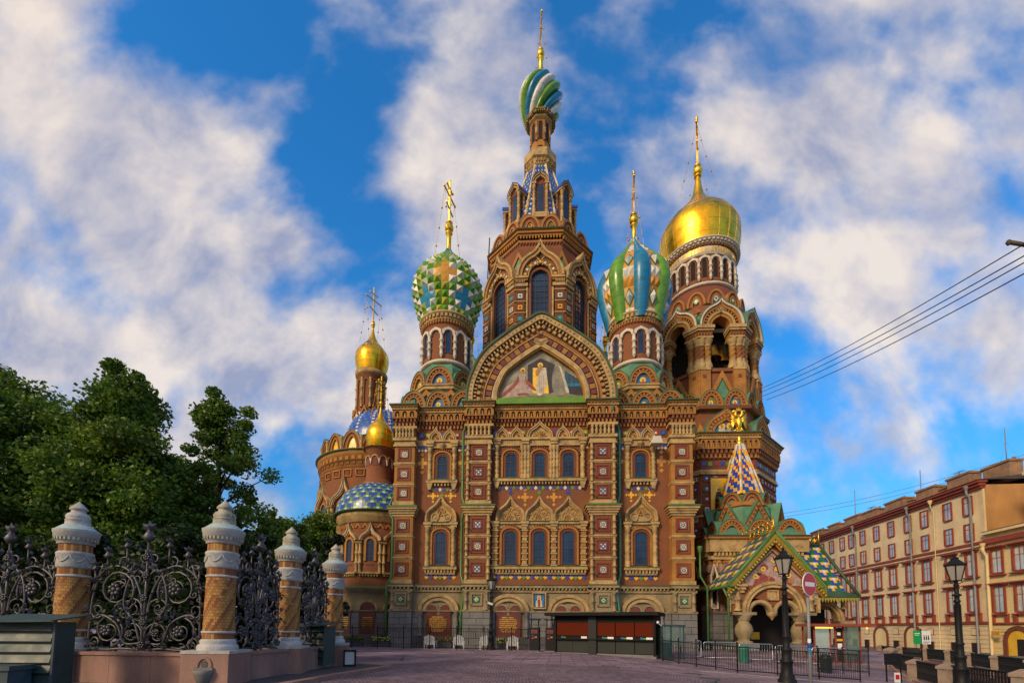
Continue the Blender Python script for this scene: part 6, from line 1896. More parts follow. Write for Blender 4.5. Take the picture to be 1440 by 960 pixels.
def iron_panel(w):
    """flower and scroll panel: w wide, standing on z=0"""
    rn = random.Random(11)
    root = MB(); ros = []
    hw = w / 2
    sx = hw / 1.65
    def spiral(cx, cz, R, turns, a0, sg, r=.026, end=.12):
        pts = []; n = int(14 * turns)
        for i in range(n + 1):
            t = i / n; rr = R * (1 - t) ** .9 * (1 - end) + R * end; a = a0 + sg * 2 * PI * turns * t
            pts.append((cx + rr * math.cos(a) * sx, rn.uniform(-.01, .01) + .05 * math.sin(3 * t), cz + rr * math.sin(a)))
        root.tube(pts, [r * (1.1 - .45 * i / n) for i in range(n + 1)], IRON, 5)
        return pts
    def leaf(x, z, a, l, y=-.03):
        c, s_ = math.cos(a), math.sin(a); wd = l * .32
        P = [(0, 0, 0), (l * .5, wd, .02), (l, 0, -.02), (l * .5, -wd, .02), (l * .45, 0, -.06)]
        vs = [(x + (p * c - q * s_), y + k, z + (p * s_ + q * c)) for p, q, k in P]
        root.add(vs, [(0, 1, 4), (1, 2, 4), (2, 3, 4), (3, 0, 4)], IRON)
    def flower(x, z, r):
        root.ball((x, -.06, z), r * .34, IRON, 6)
        for k in range(7):
            a = 2 * PI * k / 7
            root.ball((x + r * .62 * math.cos(a), -.05, z + r * .62 * math.sin(a)), r * .32, IRON, 5)
    def finial(x, z, k):
        root.tube([(x, 0, z - .5 * k), (x, 0, z)], .02, IRON, 5)
        root.lathe([(.01, z), (.07 * k, z + .03 * k), (.1 * k, z + .1 * k), (.05 * k, z + .18 * k), (.03 * k, z + .22 * k)], IRON, 8, (x, 0))
        for s_ in (-1, 0, 1): leaf(x, z + .2 * k, PI / 2 - s_ * .75, .2 * k, -.01)
        for s_ in (-1, 1): leaf(x, z + .05 * k, PI / 2 - s_ * 1.2, .16 * k, -.01)
    for m_ in (-1, 1):
        X = lambda x: m_ * x * sx
        big = [(.88, 1.62, .56, 1.9), (1.05, .52, .48, 1.8), (.36, .45, .32, 1.6), (.38, 1.12, .30, 1.6), (1.42, 1.05, .22, 1.4), (.32, 1.92, .27, 1.5), (1.38, 2.1, .22, 1.5), (.70, 2.38, .2, 1.4), (.62, .95, .18, 1.3), (1.45, .2, .17, 1.3), (.16, 2.45, .15, 1.3)]
        for x, z, R, t in big:
            spiral(X(x), z, R, t, (PI * 1.25 if m_ > 0 else -PI * .25) + rn.uniform(-.4, .4), -m_ if rn.random() < .75 else m_, .032 if R > .4 else .026)
            if R > .3: flower(X(x), z, R * .34)
            for k in range(7 if R > .4 else 4):
                a = rn.uniform(0, 2 * PI); leaf(X(x) + R * sx * math.cos(a), z + R * math.sin(a), a + rn.uniform(-1.2, 1.2), rn.uniform(.12, .2))
        for k in range(16):
            x, z = rn.uniform(.1, 1.55), rn.uniform(.05, 2.2)
            spiral(X(x), z, rn.uniform(.07, .15), 1.2, rn.uniform(0, 6), rn.choice((-1, 1)), .018)
        # stems
        for pts in ([(.03, 0), (.06, .8), (.16, 1.5), (.5, 2.1), (.95, 2.25), (1.4, 2.0), (1.6, 1.6)], [(.06, .1), (.3, .75), (.62, 1.2), (.5, 1.9), (.15, 2.3), (.05, 2.7)], [(.1, .02), (.6, .05), (1.0, .02), (1.5, .03)], [(1.62, .0), (1.6, .8), (1.55, 1.5), (1.3, 2.3)], [(.1, .2), (.55, .2), (.78, .7), (1.3, .95), (1.6, .7)]):
            p = crom(pts, 5); root.tube([(X(x), .02 * math.sin(x * 5), z) for x, z in p], .03, IRON, 6)
            for x, z in p[2::4]: leaf(X(x), z, rn.uniform(0, 2 * PI), .15)
        finial(X(.62), 2.72, .8); finial(X(1.18), 2.45, .9); finial(X(1.52), 2.12, .7)
    root.tube([(0, 0, 0), (0, 0, 2.9)], .035, IRON, 6)
    finial(0, 2.9, 1.5)
    for z in (.15, .75, 1.4, 2.0, 2.5): flower(0, z, .11)
    for s_ in (-1, 1):
        for z in (.1, .9, 1.7): root.bar((s_ * hw, 0, z), (s_ * (hw + .18), 0, z), .04, IRON)
    return root
first = None
for i, lab in enumerate(('wrought iron flower and scroll panel cut off at the left edge, behind the slatted cabinet', 'wide wrought iron scroll panel facing the viewer between two brick columns', 'wrought iron scroll panel seen at a slant between the two mossy columns', 'wrought iron scroll panel seen almost edge on beside the last column')):
    a, b = Vector((*PP[i], 0)), Vector((*PP[i + 1], 0)); d = (b - a); c = (a + b) / 2
    t = iron_panel(d.length - 1.0).build('iron_fence_panel')
    t.location = (c.x, c.y, .93); t.rotation_euler = (0, 0, math.atan2(d.y, d.x))
    tag(t, lab, 'fence panel', 'iron panels of the park fence')
# two dark green steel cabinets in front of the fence
CABG = mat('cabinet_green', (.022, .05, .05), .5, var=.3, scale=2, bump=.08, dirt=(.05, .06, .05), dirt_amt=.4)
CABB = mat('cabinet_blue_grey', (.035, .06, .075), .55, var=.3, scale=2, bump=.08)
def cabinet(loc, rz, k, label):
    t = thing('steel_cabinet', label, 'cabinet', loc, rz, 'green steel cabinets by the fence')
    mb = MB()
    mb.box(-.62 * k, .58 * k, -.3 * k, .3 * k, .15, 1.62 * k, CABG)
    for j in range(5):
        z = .45 * k + j * .24 * k
        mb.add([(-.6 * k, -.31 * k, z + .17 * k), (.56 * k, -.31 * k, z + .17 * k), (.56 * k, -.36 * k, z), (-.6 * k, -.36 * k, z)], [(0, 1, 2, 3)], CABG)
        mb.box(-.62 * k, .58 * k, -.345 * k, -.3 * k, z - .03 * k, z, BLACK)
    for x in (-.64, .58): mb.box(x * k, (x + .05) * k, -.35 * k, -.3 * k, .1, 1.66 * k, CABB)
    mb.build('body', t)
    mb = MB()
    vs = [(-.85 * k, -.62 * k, 1.58 * k), (.75 * k, -.62 * k, 1.62 * k), (.82 * k, .42 * k, 1.78 * k), (-.85 * k, .42 * k, 1.78 * k)]
    mb.add(vs + [(x, y, z + .03) for x, y, z in vs], [(0, 1, 2, 3), (4, 5, 6, 7), (0, 1, 5, 4), (1, 2, 6, 5), (2, 3, 7, 6), (3, 0, 4, 7)], COPPER if k > 1 else CABG)
    mb.build('lid', t)
    mb = MB()
    mb.box(-1.0 * k, .25 * k, -.95 * k, -.38 * k, .16, .56 * k, CABB); mb.box(-1.06 * k, .31 * k, -1.0 * k, -.36 * k, .56 * k, .66 * k, CABB)
    for x in (-.4, -.36): mb.box(x * k, (x + .012) * k, -.955 * k, -.94 * k, .18, .55 * k, BLACK)
    mb.build('chest', t)
    for x, y in ((-.9, -.85), (.15, -.85), (-.9, -.45), (.15, -.45)):
        mb = MB(); mb.lathe([(.05, -.02), (.06, .03), (.04, .06), (.03, .16)], BLACK, 8, (x * k, y * k)); mb.build('leg', t)
    return t
cabinet((-10.55, 10.3, .1), .12, .96, 'dark green slatted steel cabinet with a sloped lid and chest, left foreground')
cabinet((-6.95, 16.9, .1), -.35, .95, 'smaller dark cabinet with a low chest standing before the last fence panel')
t = thing('lantern_box', 'small black framed box light with pale panels on the pavement by the last column', 'ground light', (-6.05, 17.8, .12), .3)
mb = MB()
for x in (-.2, .2):
    for y in (-.2, .2): mb.box(x - .03, x + .03, y - .03, y + .03, 0, .62, BLACK)
for z in (0, .56): 
    mb.box(-.23, .23, -.23, .23, z, z + .06, BLACK)
mb.build('frame', t)
PANEL = mat('frosted_panel', (.45, .47, .5), .5, var=.1)
for n, (x0, x1, y0, y1) in enumerate(((-.17, .17, -.19, -.18), (.18, .19, -.17, .17), (-.19, -.18, -.17, .17), (-.17, .17, .18, .19))):
    mb = MB(); mb.box(x0, x1, y0, y1, .07, .55, PANEL); mb.build('panel', t)
# ================================================================== trees
import numpy as np
LEAF = []
def leafmat(name, col):
    m = bpy.data.materials.new(name); m.use_nodes = True
    nt = m.node_tree; N, L = nt.nodes, nt.links; b = N['Principled BSDF']; b.inputs['Roughness'].default_value = .55
    tcn = N.new('ShaderNodeTexCoord'); n = N.new('ShaderNodeTexNoise'); n.inputs['Scale'].default_value = .9; n.inputs['Detail'].default_value = 3
    L.new(tcn.outputs['Object'], n.inputs['Vector'])
    h = N.new('ShaderNodeHueSaturation'); h.inputs['Color'].default_value = (*col, 1)
    r = N.new('ShaderNodeMapRange'); r.inputs[1].default_value = .3; r.inputs[2].default_value = .7; r.inputs[3].default_value = .6; r.inputs[4].default_value = 1.5
    L.new(n.outputs['Fac'], r.inputs[0]); L.new(r.outputs[0], h.inputs['Value']); L.new(h.outputs[0], b.inputs['Base Color'])
    tr = N.new('ShaderNodeBsdfTranslucent'); L.new(h.outputs[0], tr.inputs['Color'])
    mx_ = N.new('ShaderNodeMixShader'); mx_.inputs[0].default_value = .38
    L.new(b.outputs[0], mx_.inputs[1]); L.new(tr.outputs[0], mx_.inputs[2]); L.new(mx_.outputs[0], N['Material Output'].inputs['Surface'])
    return m
LEAF = [leafmat('leaf_deep', (.06, .13, .014)), leafmat('leaf_mid', (.11, .195, .018)), leafmat('leaf_light', (.19, .26, .025))]
BARK = mat('bark', (.045, .032, .022), .9, var=.3, scale=3, bump=.4)
BUSH_SHADE = [leafmat('shaded_bush_deep', (.014, .034, .008)), leafmat('shaded_bush_mid', (.024, .052, .010)), leafmat('shaded_bush_light', (.045, .075, .012))]  # bush leaves: shade of the trees overhead put into the colour
def leaves(centers, radii, per, size, seed, parent, name='crown', mats=None):
    rg = np.random.default_rng(seed)
    C_ = np.repeat(np.array(centers), per, axis=0); Rr = np.repeat(np.array(radii), per)
    n = len(C_)
    d = rg.normal(size=(n, 3)); d /= np.linalg.norm(d, axis=1)[:, None]
    rad = Rr * rg.random(n) ** .45
    pos = C_ + d * rad[:, None] * np.array([1, 1, .72])
    u = rg.normal(size=(n, 3)); u[:, 2] *= .5; u[:, 2] -= .25; u /= np.linalg.norm(u, axis=1)[:, None]
    w = rg.normal(size=(n, 3)); w = np.cross(u, w); w /= np.linalg.norm(w, axis=1)[:, None]
    nn = np.cross(u, w)
    s = size * rg.uniform(.6, 1.25, n)[:, None]
    # five pointed-ish leaf: stalk end, two shoulders, tip, folded along the rib
    V = np.stack([pos - u * s * .5, pos + w * s * .42 - u * s * .05 + nn * s * .12, pos + u * s * .6, pos - w * s * .42 - u * s * .05 + nn * s * .12], axis=1).reshape(-1, 3)
    me = bpy.data.meshes.new(name)
    me.vertices.add(4 * n); me.vertices.foreach_set('co', V.astype(np.float32).ravel())
    me.loops.add(4 * n); me.loops.foreach_set('vertex_index', np.arange(4 * n, dtype=np.int32))
    me.polygons.add(n); me.polygons.foreach_set('loop_start', np.arange(0, 4 * n, 4, dtype=np.int32)); me.polygons.foreach_set('loop_total', np.full(n, 4, dtype=np.int32))
    for m in (mats or LEAF): me.materials.append(m)
    clump = np.repeat(rg.choice(3, size=len(centers), p=[.4, .4, .2]), per)
    own = rg.choice(3, size=n, p=[.35, .45, .2])
    me.polygons.foreach_set('material_index', np.where(rg.random(n) < .55, clump, own).astype(np.int32))
    me.update(); me.validate()
    o = bpy.data.objects.new(name, me); COL.objects.link(o); o.parent = parent
    return o
def tree(name, label, x, y, h, rw, seed, shape='round', clumps=60, per=300, leaf=.26, group='trees of the park', base=.22):
    rn = random.Random(seed)
    t = thing(name, label, 'tree', (x, y, 0), 0, group)
    cs, rs = [], []
    mb = MB()
    top = h * .92
    lean = rn.uniform(-.3, .3)
    mb.tube([(0, 0, -.2), (lean * .2, 0, h * .2), (lean * .5, .1, h * .5), (lean, 0, h * .75), (lean * 1.1, 0, top)], [h * .022, h * .017, h * .011, h * .006, h * .002], BARK, 8)
    for i in range(clumps):
        f = (i + rn.random()) / clumps
        if shape == 'cone': f = f ** 1.3
        if shape == 'round':
            z = h * (base + (1 - base) * f * .96)
            env = rw * max(.12, math.sin(PI * min(1, .16 + .84 * f) ** 1.15)) ** .75
        elif shape == 'cone':
            z = h * (base + (1 - base) * f * .97)
            env = rw * (1 - f) ** .75 * (.75 + .5 * rn.random()) + .25
        else:
            z = h * f * .9 + .4; env = rw
        a = rn.uniform(0, 2 * PI); r = env * (rn.random() ** .5) * rn.uniform(.75, 1.12)
        p = (lean * z / h + r * math.cos(a), r * math.sin(a), z + rn.uniform(-.3, .3))
        cs.append(p); rs.append((rn.uniform(.8, 1.6) if shape != 'cone' else rn.uniform(.5, 1.05)) * (h / 15) ** .5)
        z0 = max(h * .12, z - r * .75 - .4)
        if i % 2 == 0: mb.tube([(lean * z0 / h, 0, z0), (p[0] * .5, p[1] * .5, z0 + (p[2] - z0) * .6), p], [h * .005, h * .003, h * .001], BARK, 5)
    # twigs that break the outline
    for i in range(clumps // 2):
        c = rn.choice(cs); k = rn.uniform(1.08, 1.3)
        cs.append((c[0] * k, c[1] * k, c[2] + rn.uniform(.1, 1.0))); rs.append(rn.uniform(.25, .6))
    mb.build('trunk', t)
    leaves(cs, rs, per, leaf, seed, t, mats=BUSH_SHADE if shape == 'bush' else LEAF)
    return t
tree('maple_tree', 'tall broad maple rising furthest left behind the iron fence', -27.8, 25.0, 15.4, 5.8, 1, clumps=120, per=520, leaf=.2)
tree('maple_tree', 'tallest broad maple, its narrow top standing clear left of the slim tree', -21.6, 24.5, 15.3, 3.1, 2, clumps=110, per=520, leaf=.2)
tree('maple_tree', 'middle sized maple filling the gap just left of the slim pointed tree', -22.2, 29.5, 12.6, 2.8, 3, clumps=90, per=460, leaf=.2)
tree('linden_tree', 'slim pointed tree with an open airy crown, standing alone left of the church', -19.3, 30.0, 17.0, 5.3, 4, 'cone', clumps=125, per=260, leaf=.2, base=.2)
tree('linden_tree', 'low round tree behind the third fence column', -18.2, 36.0, 10.3, 3.2, 5, clumps=60, per=240)
tree('linden_tree', 'distant yellow green tree touching the left side of the church apse', -19.8, 47.0, 13.3, 3.6, 6, clumps=60, per=240, leaf=.3)
tree('linden_tree', 'dark tree low behind the corner column', -19.5, 25.0, 8.0, 3.2, 7, clumps=60, per=260)
tree('linden_tree', 'distant tree in the far gap left of the apse', -25.0, 50.0, 13.0, 4.0, 8, clumps=60, per=200, leaf=.3)
tree('maple_tree', 'heavy maple reaching beyond the left edge of the picture', -31.0, 21.0, 13.5, 5.0, 9, clumps=90, per=460, leaf=.2)
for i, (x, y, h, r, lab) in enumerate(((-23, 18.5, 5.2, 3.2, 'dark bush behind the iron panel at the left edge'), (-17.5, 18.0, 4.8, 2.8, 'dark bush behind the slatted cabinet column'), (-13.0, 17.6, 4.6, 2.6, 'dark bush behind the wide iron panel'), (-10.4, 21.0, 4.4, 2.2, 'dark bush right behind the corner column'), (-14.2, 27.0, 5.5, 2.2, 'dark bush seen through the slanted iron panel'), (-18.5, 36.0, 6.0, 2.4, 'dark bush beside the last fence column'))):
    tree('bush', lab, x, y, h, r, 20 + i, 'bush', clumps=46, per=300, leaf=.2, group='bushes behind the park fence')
# ================================================================== houses across the canal
OCW = mat('buff_plaster', (.70, .55, .34), .9, var=.14, scale=.35, fine=5, bump=.12, dirt=(.36, .22, .10), dirt_amt=.5, streak=True)
OCW2 = mat('cream_plaster', (.70, .54, .27), .9, var=.12, scale=.35, fine=5, bump=.1, dirt=(.42, .28, .10), dirt_amt=.4, streak=True)
ORW = mat('orange_firewall', (.46, .23, .075), .9, var=.2, scale=.3, bump=.2, dirt=(.25, .13, .06), dirt_amt=.6, streak=True)
MARO = mat('maroon_trim', (.26, .045, .025), .75, var=.2, scale=1, bump=.1)
REDW = mat('red_window_frame', (.26, .035, .014), .65, var=.2, scale=2)
GREYP = mat('grey_zinc', (.20, .20, .21), .5, var=.2, scale=1)
ROOFG = mat('dark_roof', (.055, .05, .055), .7, var=.3, scale=.5)
CHIM = mat('chimney_brick', (.27, .15, .085), .9, var=.3, scale=1.2, bump=.2)
CURT = mat('curtain', (.55, .50, .42), .8, var=.25, scale=2)
SKYG = mat('pane_glass', (.50, .50, .48), .1, metal=.6, var=.25, scale=.5, bump=.02, spec=1.0)
def house_window(parent, M_, x, z0, z1, w, style, rn):
    m = MB(); m.M = M_
    e = .15 if style == 0 else .22
    m.band([(x - w / 2, z0), (x - w / 2, z1), (x + w / 2, z1), (x + w / 2, z0), (x - w / 2, z0)], -e, 0, -.05, .06, REDW if style == 0 else MARO)
    if style:
        m.box(x - w / 2 - .5, x + w / 2 + .5, -.32, .1, z1 + .34, z1 + .48, MARO); m.box(x - w / 2 - .4, x + w / 2 + .4, -.2, .1, z1 + .2, z1 + .34, MARO)
        m.box(x - w / 2 - .4, x + w / 2 + .4, -.2, .1, z0 - .32, z0 - .2, MARO)
        if style == 2:
            for s_ in (-1, 1): m.box(x + s_ * (w / 2 + .2) - .16, x + s_ * (w / 2 + .2) + .16, -.12, .1, z0 - 1.1, z0 - .3, MARO)
            m.box(x - w / 2 - .4, x + w / 2 + .4, -.16, .1, z0 - 1.2, z0 - 1.08, MARO)
    f = m.build('window', parent)
    m = MB(); m.M = M_
    m.box(x - w / 2, x + w / 2, .06, .11, z0, z1, SKYG)
    m.box(x - .025, x + .025, .03, .07, z0, z1, MARO); m.box(x - w / 2, x + w / 2, .03, .07, z0 + (z1 - z0) * .66, z0 + (z1 - z0) * .66 + .05, MARO)
    if rn.random() < .5:
        a = rn.uniform(.1, .3) * w
        for s_ in (-1, 1):
            p = [(x + s_ * (w / 2 - .08), z0 + .05), (x + s_ * (w / 2 - .08), z1 - .05), (x + s_ * .06, z1 - .05), (x + s_ * (w / 2 - a), z0 + .3)]
            m.poly(p if s_ < 0 else p[::-1], .055, CURT)
    m.build('pane', f)
HT = math.radians(-96.5)
HA = (50.0, 49.4)
HM = wallM(HA, 0, HT)
rn = random.Random(4)
hs = thing('apartment_house', 'long five storey buff house across the canal with red framed windows and many chimneys', 'house', (HA[0], HA[1], FARZ))
def hm(dz=-FARZ): return Matrix.Translation((-HA[0], -HA[1], -FARZ)) @ HM
HM1 = Matrix.Translation((-HA[0], -HA[1], -FARZ)) @ HM
mb = MB(); mb.M = HM1
X0, X1 = -44.0, 2.6
mb.box(X0, X1, .12, 13, FARZ - .3, 17.2, OCW)
mb.box(X1, X1 + .04, .3, 13, 11.5, 17.3, ORW)
z = FARZ + .7
mb.box(X0, X1, .0, .3, FARZ - .2, FARZ + .7, GRANITE)
while z < 2.6:                                           # rusticated ground floor
    mb.box(X0, X1, .06, .3, z + .04, z + .42, OCW); z += .46
mb.build('wall', hs)
mb = MB(); mb.M = HM1
mb.box(X0, X1 + .05, -.12, .3, 2.75, 2.98, MARO); mb.box(X0, X1 + .05, -.2, .3, 11.1, 11.35, MARO); mb.box(X0, X1 + .05, -.06, .3, 10.85, 11.1, OCW)
mb.box(X0, X1 + .1, -.15, .3, 16.95, 17.2, MARO); mb.box(X0, X1 + .2, -.35, .3, 17.2, 17.5, MARO); mb.box(X0, X1 + .3, -.55, .4, 17.5, 17.75, MARO)
mb.build('cornice', hs)
mb = MB(); mb.M = HM1
mb.add([(X0, -.65, 17.76), (X1 + .4, -.65, 17.76), (X1 + .4, 6, 18.5), (X0, 6, 18.5), (X1 + .4, 13, 17.76), (X0, 13, 17.76)], [(0, 1, 2, 3), (3, 2, 4, 5), (1, 4, 2)], ROOFG)
rf = mb.build('roof', hs)
for x, w, h, y in ((1.3, 3.0, 19.3, 2.6), (-2.0, 2.9, 19.2, 1.5), (-5.0, 1.4, 18.7, 2.2), (-6.9, 2.7, 19.2, 1.6), (-10.6, 1.4, 18.8, 2.4), (-12.5, 3.4, 19.3, 1.8), (-17.5, 3.0, 19.2, 1.8), (-22, 3.4, 19.4, 2.0), (-27, 2.5, 19.3, 2.0), (-32, 3.2, 19.3, 2.0)):
    m = MB(); m.M = HM1
    m.box(x - w / 2, x + w / 2, y, y + 1.3, 17.9, h + .4, CHIM); m.box(x - w / 2 - .12, x + w / 2 + .12, y - .12, y + 1.42, h + .4, h + .62, CHIM)
    for k in range(int(w / .6)): m.lathe([(.16, h + .62), (.14, h + .9)], CHIM, 8, (x - w / 2 + .4 + k * .6, y + .65))
    m.build('chimney', rf)
COLS = [.88, -1.7, -5.03, -7.68, -10.6, -13.4, -16.3, -18.95, -21.1, -23.9, -26.6, -29.3, -32, -34.7, -37.4, -40.1]
for x in COLS:
    house_window(hs, HM1, x, 14.55, 16.45, .95, 0, rn); house_window(hs, HM1, x, 11.75, 13.45, .95, 0, rn)
    house_window(hs, HM1, x, 7.95, 10.2, 1.0, 1, rn); house_window(hs, HM1, x, 4.1, 6.45, 1.0, 2, rn)
for x in COLS:                                           # ground floor: arched gates and small openings
    m = MB(); m.M = HM1
    if abs(x + 7.68) < .1 or abs(x + 13.4) < .1 or abs(x + 29.3) < .1:
        p = [(x - 1.15, FARZ)] + arch(x, 1.3, 2.3, 1.15, 0, 12) + [(x + 1.15, FARZ)]
        m.band(p, -.28, 0, -.08, .2, BRICKD); m.poly([(x + 1.15, FARZ), (x - 1.15, FARZ)] + arch(x, 1.3, 2.3, 1.15, 0, 12), .04, OCW2)
        m.build('gate', hs)
    else:
        m.box(x - .5, x + .5, .0, .2, FARZ + .5, .75, MARO); m.box(x - .4, x + .4, -.02, .1, FARZ + .55, .7, DARK); m.build('cellar_window', hs)
        m = MB(); m.M = HM1; m.box(x - .5, x + .5, .02, .2, 1.5, 2.3, MARO); m.box(x - .42, x + .42, -.01, .1, 1.56, 2.24, OCW)
        m.build('blind_panel', hs)
def drain(parent, M_, x, z1, m_=GREYP, z0=FARZ + .1, r=.11):
    m = MB(); m.M = M_
    m.lathe([(.1, z1 - .5), (.24, z1 - .15), (.24, z1)], m_, 8, (x, -.5)); m.tube([(x, -.5, z1 - .4), (x, -.5, z1 - .8), (x, -.2, z1 - 1.3), (x, -.2, z0 + .3), (x, -.5, z0)], r, m_, 8)
    m.build('downpipe', parent)
for x in (-17.6, -7.0, 1.45, -28): drain(hs, HM1, x, 17.5)
for x in (-3.35, ): drain(hs, HM1, x, 17.3, OCW2, r=.05)
# second, lower house and the taller one behind it
h2 = thing('apartment_house', 'lower cream yellow house at the right edge with maroon windows and a yellow arched doorway', 'house', (HA[0], HA[1], FARZ))
mb = MB(); mb.M = HM1
Y0, Y1 = 2.66, 24.0
mb.box(Y0, Y1, .1, 9, FARZ - .3, 11.9, OCW2); mb.box(Y0, Y1, -.02, .3, FARZ - .2, FARZ + .6, GRANITE)
z = FARZ + .6
while z < 2.5: mb.box(Y0, Y1, .05, .3, z + .05, z + .6, OCW2); z += .64
mb.build('wall', h2)
mb = MB(); mb.M = HM1
mb.box(Y0, Y1, -.1, .3, 2.65, 2.85, MARO); mb.box(Y0, Y1, -.2, .3, 10.95, 11.45, MARO); mb.box(Y0 - .02, Y1, -.35, .4, 11.9, 12.15, OCW2)
mb.build('cornice', h2)
mb = MB(); mb.M = HM1; mb.box(Y0, Y1, -.3, 9, 12.151, 12.25, ROOFG); mb.build('roof', h2)
for x in (3.75, 6.05, 8.5, 11, 13.5, 16): house_window(h2, HM1, x, 7.9, 10.1, 1.05, 1, rn); house_window(h2, HM1, x, 3.9, 6.35, 1.05, 2, rn)
YD = mat('yellow_doorway', (.72, .42, .03), .8, var=.12)
m = MB(); m.M = HM1; x = 5.5
p = [(x - 1.1, FARZ)] + arch(x, 1.0, 2.2, 1.1, 0, 12) + [(x + 1.1, FARZ)]
m.band(p, -.4, 0, -.1, .2, BRICKD); m.poly([(x + 1.1, FARZ), (x - 1.1, FARZ)] + arch(x, 1.0, 2.2, 1.1, 0, 12), .02, YD); m.box(x - .2, x + .5, -.0, .1, FARZ, 1.2, DARK)
m.build('doorway', h2)
drain(h2, HM1, 2.95, 11.0, OCW2, r=.14)
m = MB(); m.M = HM1
m.box(3.6, 4.5, -.75, -.68, 1.55, 2.0, T_YEL); m.box(3.66, 4.44, -.765, -.75, 1.62, 1.93, T_OCH); m.bar((4.4, -.7, 1.9), (4.4, .1, 1.9), .05, BLACK)
tag(m.build('hanging_sign', h2), 'yellow sign board hung beside the doorway')
m = MB(); m.M = HM1; m.box(3.9, 4.35, -.02, .06, .75, 1.15, T_BLUE); m.build('house_plate', h2)
h3 = thing('apartment_house', 'tall yellow house whose corner only just shows at the right edge of the picture', 'house', (HA[0], HA[1], FARZ))
mb = MB(); mb.M = HM1; mb.box(6.7, 24, 1.2, 14, 12.26, 16.6, OCW2); mb.build('wall', h3)
mb = MB(); mb.M = HM1
mb.box(6.5, 24, .8, 14, 16.6, 17.0, MARO); mb.box(6.3, 24, .5, 14, 17.0, 17.3, OCW2); mb.box(6.6, 24, 1.05, 1.3, 14.2, 14.4, MARO); mb.build('cornice', h3)
# aerials on the roofs
for n, (x, y, z0, h, lab) in enumerate(((1.9, 3.2, 19.6, 4.6, 'tall thin radio mast on the near chimney of the buff house'), (-9.3, 3.0, 18.4, 5.2, 'thin radio mast in the middle of the buff house roof'), (-22.5, 3.0, 18.5, 6.5, 'tallest thin mast, rising beside the porch roof'), (-18.0, 2.5, 18.5, 2.6, 'comb shaped television aerial near the far end of the roof'), (-2.6, 2.2, 19.4, 1.7, 'low television aerial on the near part of the roof'))):
    m = MB(); m.M = HM1 @ Matrix.Translation((x, y, z0 - .6))
    m.tube([(0, 0, 0), (0, 0, h)], .05, GREYP, 5)
    if h > 3:
        for s_ in (-1, 1): m.tube([(0, 0, h * .7), (s_ * 1.3, .3, .3)], .012, GREYP, 3)
    else:
        m.bar((-.7, 0, h - .1), (.7, 0, h - .1), .04, GREYP)
        for k in range(6): m.bar((-.6 + k * .24, -.35, h - .1), (-.6 + k * .24, .35, h - .1), .025, GREYP)
    o = m.build('aerial'); o.location = (HA[0], HA[1], FARZ); tag(o, lab, 'aerial', 'aerials on the roofs')

# ================================================================== street lamps, signs
LGLASS = mat('lamp_glass', (.30, .28, .25), .25, var=.15, bump=0)
def street_lamp(loc, h, label, k=1.0):
    t = thing('street_lamp', label, 'street lamp', loc, .3, 'old fashioned street lamps')
    mb = MB(); s = h / 5.2
    pr = [(.32, -.3), (.32, .12), (.27, .16), (.25, .3), (.2, .36), (.19, .75), (.22, .78), (.22, .86), (.17, .9), (.16, 1.2), (.185, 1.23), (.185, 1.3), (.125, 1.36), (.115, 1.7), (.14, 1.73), (.14, 1.78), (.11, 1.82), (.075, 3.3), (.1, 3.33), (.1, 3.4), (.075, 3.43), (.075, 3.55), (.14, 3.58), (.14, 3.62), (.07, 3.66), (.07, 3.95), (.1, 3.98), (.06, 4.02), (.06, 4.12), (.02, 4.14)]
    mb.lathe([(r * s * k, z * s) for r, z in pr], BLACK, 16)
    for i in range(8): mb.M = wallM((0, 0), .13 * s, 2 * PI * i / 8); mb.lathe([(.016 * s, 1.85 * s), (.012 * s, 3.25 * s)], BLACK, 5, (0, .035 * s))
    mb.M = Matrix.Identity(4)
    mb.build('pole', t)
    mb = MB(); b, tp = 4.14 * s, 4.72 * s; r0, r1 = .17 * s, .31 * s; n = 6
    mb.lathe([(.03, b - .02), (r0, b), (r0, b + .03)], BLACK, n, smooth=False)
    for i in range(n):
        a = 2 * PI * i / n
        mb.bar((r0 * math.sin(a), -r0 * math.cos(a), b), (r1 * math.sin(a), -r1 * math.cos(a), tp), .03 * s, BLACK)
        mb.tube([(.05 * math.sin(a), -.05 * math.cos(a), b - .12), (r0 * 1.15 * math.sin(a), -r0 * 1.15 * math.cos(a), b - .06), (r0 * math.sin(a), -r0 * math.cos(a), b + .02)], .012, BLACK, 4)
    mb.lathe([(r1, tp - .01), (r1 * 1.12, tp), (r1 * 1.15, tp + .05 * s), (r1 * .98, tp + .07 * s), (r1 * .55, tp + .2 * s), (r1 * .4, tp + .24 * s), (r1 * .42, tp + .3 * s), (r1 * .2, tp + .34 * s), (.035 * s, tp + .37 * s), (.055 * s, tp + .42 * s), (.015 * s, tp + .48 * s), (.005, tp + .56 * s)], BLACK, n, smooth=False)
    for i in range(n):
        a = 2 * PI * (i + .0) / n; mb.lathe([(.004, tp), (.02 * s, tp + .05 * s), (.004, tp + .13 * s)], BLACK, 5, (r1 * 1.15 * math.sin(a), -r1 * 1.15 * math.cos(a)))
    mb.build('lantern', t)
    mb = MB(); mb.lathe([(r0 * .95, b + .03), (r1 * .95, tp)], LGLASS, n, smooth=False); mb.build('lantern_glass', t)
    return t
def gpoint(px, py, d):
    """point at depth d under a pixel column"""
    p = atY(px, py, d); return p.x, p.y
lx, ly = gpoint(1107, 950, 18.6); street_lamp((lx, ly, gz(lx, ly)), 5.55, 'black street lamp standing alone on the paving in front of the porch')
lx, ly = gpoint(1352, 950, 17.6); street_lamp((lx, ly, -.55), 5.3, 'black street lamp by the canal railing at the right, in front of the buff house')
